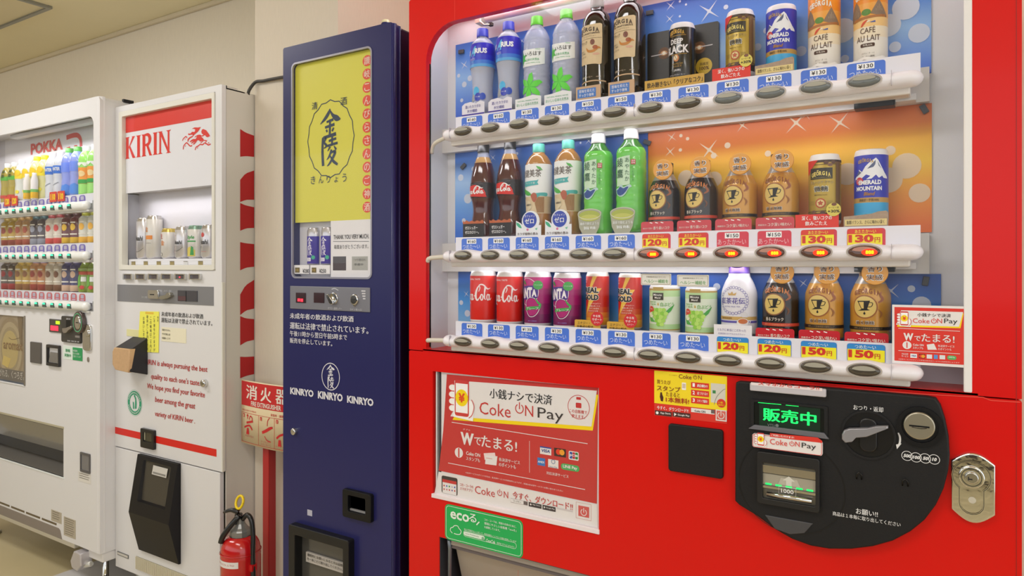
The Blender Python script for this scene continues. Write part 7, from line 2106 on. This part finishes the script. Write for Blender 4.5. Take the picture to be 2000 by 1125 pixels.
# bottles
BYc = VY + .060
specs = {
 0: [('green', 'lime label', '9be070', 'f0a040', 'e8e8ea', 'bright green bottle with orange fruit label and white cap'), None,
     ('blue', '', '8c9ce8', '6c8cf0', '5cb050', 'blue water bottle with green cap'), None,
     ('clearblue', '', 'd0d4dc', '2c70d0', 'e4e4e8', 'clear bottle with blue label and white cap'), None,
     ('lemon', '', 'e0dc9c', 'f0dc28', 'f0e020', 'pale bottle with lemon label and yellow cap'), None,
     ('citrus', '', 'd8dcd8', 'f0d830', 'e4e4e8', 'clear bottle with yellow citrus label'), None,
     ('tea', '', 'a8983c', '58b040', 'd8d8d4', 'tea bottle with green leaf label'), None],
 1: [('can', '', 'd8d8cc', 'f0b848', 'c8c84c', 'white fruit juice bottle with orange picture'), None,
     ('can', '', '6a3440', 'e0b840', '5c3038', 'maroon bottle with yellow bands'), None,
     ('can', '', 'ddd4c8', 'd05050', 'c85860', 'cream bottle with red fruit and red cap'), None,
     ('can', '', '4c4450', '9498a8', '4c7480', 'dark can with blue-grey lettering'), None,
     ('can', '', 'b88c5c', 'a04c3c', 'c89c5c', 'copper can with a dark red band'), None,
     ('can', '', 'b8983c', '8c3c34', 'b89c48', 'golden can with a brown band'), None],
 2: [('round', '', '88a040', 'c05038', 'e4c8c8', 'green tea bottle with red shoulder and pale cap'), None,
     ('can', '', '3c3c70', 'd8b8a0', 'b8b0c8', 'navy can with a peach upper half'), None,
     ('can', '', 'c8bca8', '7c5440', 'c8a880', 'cream can with a slanting brown picture'), None,
     ('can', '', 'c08858', '983c34', 'a890a8', 'copper can with dark red lower band'), None,
     ('can', '', 'c0a048', '90603c', 'c8ac60', 'golden can with rust lower band'), None,
     ('can', '', '504440', '9c3038', '807060', 'dark brown can with red foot'), None]}
rown = ('top', 'middle', 'bottom')
colour_cap = {}


def vbottle(kind, body, lab, cap, x, z, H, label):
    t = thing('drink_bottle' if kind != 'can' else 'drink_can', (x, BYc, z), label, 'bottle' if kind != 'can' else 'can', 'drinks in the left white machine')
    r = .0285; bm_ = mat(body, .2, coat=.4); lm = mat(lab, .4); cm = mat(cap, .4)
    if kind == 'can':
        hh = H; sh = .80
        obj('body', M().lathe([(0, .001, bm_), (r - .003, 0, bm_), (r, .004, lm), (r, hh * .22, bm_), (r, hh * .48, bm_), (r, hh * sh, bm_), (r * .75, hh * (sh + .08), bm_), (r * .6, hh * (sh + .1), bm_)], x, BYc, z, 20), t)
        obj('cap', M().lathe([(r * .62, hh * (sh + .08), cm), (r * .6, hh - .001, cm), (r * .55, hh, cm), (0, hh, cm)], x, BYc, z, 18), t)
        S = Round(x, BYc, r, .35, z); m = M()
        m.poly(ell(0, hh * .55, .012, .014, 14), S, .0006, lm); m.rect(-.018, .018, hh * .30, hh * .34, S, .0006, mat('e8e4d8', .5)); m.rect(-.012, .012, hh * .68, hh * .72, S, .0006, mat('e8e4d8', .5))
        obj('label_print', m, t)
    else:
        r = .0295; P = smooth([(r - .003, .001), (r, .006), (r, .05), (r * .94, .075), (r, .10), (r, H - .055), (r * .8, H - .034), (.0145, H - .018)], 3)
        obj('body', M().lathe([(0, .001, bm_)] + [(a, b, bm_) for a, b in P], x, BYc, z, 20), t)
        f = prof_fn([(a, b, None) for a, b in P]); lo, hi = (.10, H - .062) if kind != 'green' else (.045, .11)
        if kind == 'round': lo, hi = H - .068, H - .045
        o = obj('label', M().lathe([(f(lo + (hi - lo) * k / 4) + .0005, lo + (hi - lo) * k / 4, lm) for k in range(5)], x, BYc, z, 20), t)
        S = Round(x, BYc, lambda q: f(q) + .0006, .35, z); S.R = r; m = M(); wt = mat('eef0ee', .5)
        if kind == 'green': m.poly([(-.03, .112), (-.015, .122), (-.008, .114), (.004, .124), (.014, .114), (.026, .118), (.026, .130), (-.03, .130)], S, .0006, wt); m.rect(-.03, .03, .046, .062, S, .0008, mat('2ca048', .4)); m.poly(ell(0, .085, .016, .012, 12), S, .0008, mat('f0d8a0', .4))
        elif kind == 'blue': m.poly([(-.03, .01), (-.01, .045), (.01, .052), (.03, .04), (.03, .006)], S, .0006, mat('4c8ce8', .4))
        elif kind == 'clearblue': m.text('WATER', -.018, .018, .112, .126, S, .0008, wt, .03); m.stroke([(-.016, .05), (.012, .064)], .003, S, .0006, mat('8c94a0', .4))
        elif kind in ('lemon', 'citrus'): m.poly(ell(0, .126, .015, .014, 14), S, .0008, mat('f4c820', .4)); m.poly(ell(0, .042, .010, .008, 10), S, .0006, mat('e8dc40', .4))
        elif kind == 'tea': m.vtext('緑茶', 0, .150, .020, S, .0008, mat('1c4420', .5), .03); m.rect(-.03, .03, .02, .034, S, .0008, mat('c84038', .4))
        else: m.poly([(-.02, .02), (-.026, .06), (-.006, .075), (0, .03)], S, .0006, mat('6cb048', .4)); m.poly(ell(.004, .022, .010, .008, 10), S, .0008, mat('d04848', .4)); m.rect(.0, .02, .045, .064, S, .0008, wt)
        obj('label_print', m, o)
        obj('cap', M().lathe([(.0155, H - .02, cm), (.0155, H - .001, cm), (.014, H, cm), (0, H, cm)], x, BYc, z, 18), t)
    return t


RBZ = [VR[0] + .050, VR[1] + .050, VR[2] + .050]
HB = [[.198, .198, .202, .202, .195, .192, .190, .188, .186, .184, .180, .178], [.125] * 12, [.132] * 12]
for r in range(3):
    for i in range(0, 12, 2):
        kind, _, body, lab, cap, desc = specs[r][i]
        Hh = HB[r][i]
        if kind == 'round': Hh = .140
        x = -2.862 - .0672 * i
        a = vbottle(kind, body, lab, cap, x, RBZ[r], Hh, desc + ', right one, %s row' % rown[r])
        dup(a, (-.0672, 0, 0), desc + ', left one, %s row' % rown[r])
# two small bottles stand before the lemon ones; red tags hang below
for k, i in enumerate((6.1, 7.05)):
    x = -2.862 - .0672 * i + .01; z = RBZ[0] - .002; y = VY + .0285
    t = thing('drink_bottle', (x, y, z), 'small bottle with yellow foot and white shoulder before the lemon bottles, %s of two' % ('right', 'left')[k], 'bottle', 'drinks in the left white machine')
    r = .0150 + .006; g1 = mat('e8e4e4', .4); 
    y = VY + .0285
    obj('body', M().lathe([(0, 0, g1), (.0125, 0, g1), (.014, .004, mat('e8b830', .4)), (.014, .030, mat('78b860', .4)), (.014, .042, g1), (.014, .080, g1), (.009, .1, g1)], x, y - .0125, z, 18), t)
    obj('cap', M().lathe([(.0085, .098, g1), (.0085, .112, g1), (0, .113, g1)], x, y - .0125, z, 14), t)
for k, (u, st) in enumerate(((14, '120'), (28, '120'), (103.5, '110'), (119, '110'))):
    x, z = W(u, 394 - (u - 14) * .10, VY + .024)
    t = thing('price_card', (x, VY + .024, z - .018), 'small red price card with yellow figures %s, %s of its two' % (('below the tea bottles', 'below the blue-labelled water bottles')[k // 2], ('left', 'right')[k % 2]), 'sign')
    obj('board', M().prism(rr(x - .028, x + .028, z - .020, z + .022, .003, 3), VY + .0235, VY + .0255, mat('d84038', .5)), t)
    m = M(); m.text(st, x - .018, x + .020, z - .013, z + .014, Flat(VY + .0235), .0006, mat('f8d820', .5), .05); obj('figures', m, t)
# lower front
p = Pr(VY)
x0, x1 = vpo - .52, vpo
apo = obj('poster', M().box(x0 - .004, x1 + .004, VY + .006, VY + .01, poz[0] - .004, poz[1] + .004, mat('8c8070', .5)), vm, label='brown poster of a coffee cup behind clear cover')
q = Pr(VY + .006)
xc, zc3 = q.xz(18, 682)
for rx, rz, c in ((.145, .165, 'a09078'), (.125, .14, '968468'), (.108, .12, 'b0a080'), (.088, .098, 'a09070'), (.075, .082, 'bca870')): q.m.poly(ell(xc + .01, zc3, rx, rz, 36), q.S, .0004 + (.145 - rx) * .01, mat(c, .5))
q.m.poly([(xc - .05, zc3 - .03), (xc - .065, zc3 - .07), (xc - .01, zc3 - .082), (xc + .02, zc3 - .04)], q.S, .0016, mat('d0b868', .5))
q.m.poly([(xc + .075, zc3 + .165), (xc + .125, zc3 + .165), (xc + .120, zc3 + .02), (xc + .1, zc3 + .03)], q.S, .0015, mat('7c6a50', .5))
q.T('aromax', 7.5, 45, 668, 681, mat('8a6c48', .5), .02, .002); q.m.stroke([q.xz(18, 659), q.xz(25, 663), q.xz(38, 660), q.xz(45, 655)], .002, q.S, .0018, mat('6c5438', .5))
q.m.rect(x0, x1, poz[0], poz[0] + .055, q.S, .0018, mat('6a645e', .5)); q.m.rect(x0, x1, poz[0], poz[0] + .006, q.S, .0022, mat('4c5a70', .5))
q.T('がれる、くつろぎ。', 0, 48, 719, 734, mat('d8d4cc', .5), .01, .0026)
obj('poster_print', q.m, apo)
obj('poster_frame', M().box(x1 - .006, x1 + .004, VY - .003, VY + .008, poz[0] - .004, poz[1] + .004, mat('7c7468', .3)).box(x0, x1 + .004, VY - .003, VY + .008, poz[0] - .006, poz[0] + .0, mat('e4e4e8', .3)), vm, bev=.001)
obj('poster_cover', M().box(x0, x1, VY + .0015, VY + .0025, poz[0], poz[1], glass_mat('ffffff', .02, 'clear_plastic')), vm)
dp2 = obj('display', M().box(X(98, VY), X(122.5, VY), VY - .004, VY + .001, Z(98, 648, VY), Z(98, 622.5, VY), mat('46443f', .3)), vm, bev=.001, label='small dark display with red figures and yellow-green lamp')
m = M().rect(*Pr(VY - .004).box4(99, 114, 635.5, 645), Flat(VY - .004), .0006, mat('ff3048', .4, emit=1.0)); m.rect(*Pr(VY - .004).box4(109, 117, 626.5, 633), Flat(VY - .004), .0006, mat('b0d820', .4, emit=.8)); obj('lit_figures', m, dp2)
cp2 = obj('coin_panel', M().dome(rr(X(123.5, VY), X(161, VY), Z(123.5, 667, VY), Z(123.5, 616.5, VY), .008), VY - .008, VY + .001, .002, mat('3a3836', .35)), vm, label='dark grey coin panel with lever')
m = M().dome([W(u, v, VY - .012) for u, v in ((125, 641), (131, 640.5), (142, 636.5), (143, 640), (137, 645), (133, 650), (128, 650.5), (125.5, 647))], VY - .020, VY - .007, .002, mat('a8a098', .3, metal=.7)); obj('lever', m, cp2)
x, z = W(154.5, 630, VY - .01); m = M().dome(ell(x, z, .040, .044, 32), VY - .016, VY - .004, .004, mat('4a3c3a', .25, coat=.5)); m.rim(ell(x, z, .031, .035, 32), .003, Flat(VY - .016), .0006, mat('48a070', .4, emit=.3)); dd = obj('coin_dial', m, vm, label='oval coin dial with green ring')
m = M().dome(ell(x + .004, z, .020, .026, 24), VY - .020, VY - .015, .003, CHROME); m.rect(x - .004, x + .014, z - .001, z + .002, Flat(VY - .02), .0006, INK); obj('slot_plate', m, dd)
p = Pr(VY - .008); p.m.rect(X(129, p.Y), X(138, p.Y), Z(129, 640, p.Y), Z(129, 625, p.Y), p.S, .0006, BLACK); p.T('返却', 130, 138, 621, 624, lw, .02); p.R(147, 156, 655, 659, mat('8a8682', .4), .0006); p.T('500 100 50 10', 132, 155, 664, 666.5, lw, .02); obj('lettering', p.m, cp2)
x0, x1 = X(165, VY), X(180.5, VY); z0, z1 = Z(165, 684, VY), Z(165, 633, VY)
lk2 = obj('lock_plate', M().dome(rr(x0, x1, z0, z1, .016, 5), VY - .008, VY + .001, .003, CHROME), vm, label='upright chrome lock plate')
x, z = W(171.5, 651, VY - .008); obj('lock_cylinder', M().dome(ell(x, z, .013, n=20), VY - .013, VY - .007, .002, CHROME), lk2)
x, z = W(173, 702, VY); obj('door_lock', M().dome(ell(x, z, .007, .010, 16), VY - .003, VY, .001, mat('9c948c', .3, metal=.6)), vm)
obj('blank_cover', M().dome(rr(X(61.5, VY), X(82, VY), Z(61.5, 707.5, VY), Z(61.5, 667, VY), .003), VY - .006, VY + .001, .002, mat('5c5854', .5)), vm, label='dark grey blank cover')
x0, x1, z0, z1 = X(95, VY), X(119.5, VY), Z(95, 713, VY), Z(95, 672, VY)
cr = obj('coin_return', M().ring(rr(x0, x1, z0, z1, .004, 3), rr(x0 + .008, x1 - .006, z0 + .012, z1 - .012, .003, 3), VY - .010, VY + .001, mat('2c2a2a', .3), yi=VY - .001), vm, bev=.001, label='black coin return cup')
obj('cup_flap', M().prism([(x0 + .012, z0 + .014), (x1 - .010, z0 + .014), (x1 - .014, z1 - .030), (x0 + .026, z1 - .030)], VY - .006, VY - .001, mat('8c8a88', .25, metal=.4)), cr)
st = obj('sticker', M().box(X(124, VY), X(161, VY), VY - .001, VY, Z(124, 700.5, VY), Z(124, 675, VY), mat('e4f0e8', .5)), vm, label='white and green sticker under the coin panel')
p = Pr(VY - .001); g3 = mat('2c9c5c', .5); p.R(142, 161, 678, 703, g3, .0003); p.T('節電', 128.5, 137.5, 681, 687, g3, .04); p.T('実施中', 126.5, 139, 690, 696, g3, .04)
for k, s_ in enumerate(('地球温暖化', '防止のため節電', 'に協力しています')): p.T(s_, 143, 152 + k * 3, 682.5 + k * 5.5, 686.5 + k * 5.5, mat('e8f4ec', .5), .02, .0008)
obj('lettering', p.m, st)
# delivery opening
dm = mat('5c5954', .5)
dl2 = obj('delivery_box', M().box(dlv[0], dlv[1], VY + .105, VY + .113, dlv[2], dlv[3], dm).box(dlv[0], dlv[1], VY + .004, VY + .11, dlv[2] - .003, dlv[2] + .004, mat('6c6862', .5)).box(dlv[0], dlv[1], VY + .004, VY + .11, dlv[3] - .004, dlv[3] + .003, dm).box(dlv[1] - .002, dlv[1] + .004, VY + .004, VY + .11, dlv[2], dlv[3], dm), vm, label='grey recess of the delivery opening')
zt_, zb_ = dlv[3] - .006, dlv[2] + .075
V = [(dlv[0], VY + .012, zt_), (dlv[1] - .004, VY + .012, zt_), (dlv[1] - .004, VY + .055, zb_), (dlv[0], VY + .055, zb_)]
obj('flap', M().add(V + [(a, b + .004, c) for a, b, c in V], [(0, 1, 2, 3), (7, 6, 5, 4), (0, 4, 5, 1), (1, 5, 6, 2), (2, 6, 7, 3), (3, 7, 4, 0)], mat('8a8884', .2, coat=.5)), dl2, label='smoky delivery flap')
obj('opening_edge', M().box(dlv[0], dlv[1] + .004, VY - .002, VY + .004, dlv[2] - .006, dlv[2], mat('e8eef0', .3)).box(dlv[0], dlv[1] + .004, VY - .001, VY + .004, dlv[3], dlv[3] + .008, mat('b8b098', .4)), vm)
x0, x1, z0, z1 = X(158, VY), X(177, VY), Z(158, 920, VY), Z(158, 882, VY)
cr = obj('coin_return', M().ring(rr(x0, x1, z0, z1, .003, 3), rr(x0 + .006, x1 - .006, z0 + .008, z1 - .008, .002, 3), VY - .004, VY + .001, mat('5c5a5c', .35), yi=VY - .001), vm, label='small grey change cup by the right edge')
obj('cup_flap', M().box(x0 + .005, x1 - .005, VY - .0015, VY, z0 + .007, z1 - .007, mat('74747a', .2, coat=.6)), cr)
for u0, u1, vt, vb, c, n in ((153, 178, 920, 938.5, 'e2ded8', 'pale notice sticker under the change cup'), (100.5, 120.5, 994.5, 1016, 'b8ae9c', 'small beige data sticker low on the front'), (125, 148, 1008, 1044.5, 'b8ae9c', 'larger beige data sticker low on the front')):
    s_ = obj('sticker', M().box(X(u0, VY), X(u1, VY), VY - .001, VY, Z(u0, vb, VY), Z(u0, vt, VY), mat(c, .5)), vm, label=n)
    p = Pr(VY - .001); k = vt + 3
    while k < vb - 3:
        p.R(u0 + 2, u1 - 3 - (k % 3), k, k + 1.2, mat('7c7468', .5), .0004); k += 4.2
    obj('lettering', p.m, s_)
# slot row and recess along the bottom, kick bar
zk0 = .204
xr1 = X(113, VY)
m = M()
for k in range(7):
    a = xr1 - .01 - k * .135; m.box(a - .12, a, VY - .0008, VY + .001, zk0 + .008, zk0 + .016, mat('6a5c44', .6))
obj('vent_slots', m, vm, kind='stuff')
m = M().prism([(VX0 + .02, VZ0 - .001), (xr1 + .035, VZ0 - .001), (xr1 + .02, zk0 - .006), (xr1 + .008, zk0), (VX0 + .02, zk0)], VY - .0008, VY + .001, mat('8a8078', .5)); obj('recess', m, vm, label='grey recess along the foot of the door')
m = M().box(VX0 + .01, X(150, VY + .03), VY + .02, VY + .04, .130, .1635, mat('ddd6c6', .4)).box(X(166, VY), VX1 - .004, VY + .012, VY + .4, .127, .1635, mat('e8e6e6', .35)); obj('kick_bar', m, vm, bev=.004, label='cream bar under the machine')
lx, ly = X(206, VY + .06), VY + .06
m = M().lathe([(0, .0062, STEEL), (.032, .0062, STEEL), (.032, .010, STEEL), (.02, .016, STEEL), (.012, .018, CHROME), (.012, .16, CHROME)], lx, ly, 0, 18); obj('leg', m, vm, label='chrome levelling foot')
for a in (VX0 + .08,): obj('leg', M().lathe([(0, 0, STEEL), (.03, 0, STEEL), (.03, .01, STEEL), (.012, .016, STEEL), (.012, VZ0, STEEL)], a, VY + .08, n=14), vm)
obj('leg', M().lathe([(0, 0, STEEL), (.03, 0, STEEL), (.03, .01, STEEL), (.012, .016, STEEL), (.012, VZ0, STEEL)], VX0 + .08, VY + .5, n=14), vm)
obj('leg', M().lathe([(0, 0, STEEL), (.03, 0, STEEL), (.03, .01, STEEL), (.012, .016, STEEL), (.012, VZ0, STEEL)], VX1 - .08, VY + .5, n=14), vm)
# glassy caster bracket and foot plate
cxx, cyy = X(146, VY - .02), VY - .02
m = M().prism([(cxx - .036, .108), (cxx - .010, .152), (cxx + .040, .150), (cxx + .044, .105), (cxx + .014, .078), (cxx - .026, .084)], cyy, cyy + .045, mat('c8c4c8', .2, metal=.35)); m.tube([(cxx - .006, cyy + .022, .088), (cxx + .062, cyy + .03, .108)], .011, mat('d8d8d2', .2, metal=.4), 12)
obj('foot_bracket', m, vm, bev=.004, label='shiny metal bracket under the corner')
x0 = X(118, VY - .14)
m = M().box(-3.06, -2.72, VY - .06, VY + .33, .0005, .006, mat('cfcccc', .4))
fpl = obj('foot_plate', m, None, bev=.002); tag(fpl, 'pale flat plate on the floor under the corner foot', 'plate')
m = M().tube(smooth([(lx - .045, ly - .05, .030), (lx - .035, ly - .055, .042), (lx, ly - .05, .036), (lx + .03, ly - .05, .046), (lx + .038, ly - .04, .058), (lx + .014, ly - .0, .05)], 4), .0035, CHROME, 8); obj('wire_clip', m, vm, label='bent chrome wire at the foot')
bpy.data.objects.remove(_to)
bpy.data.curves.remove(_tc)
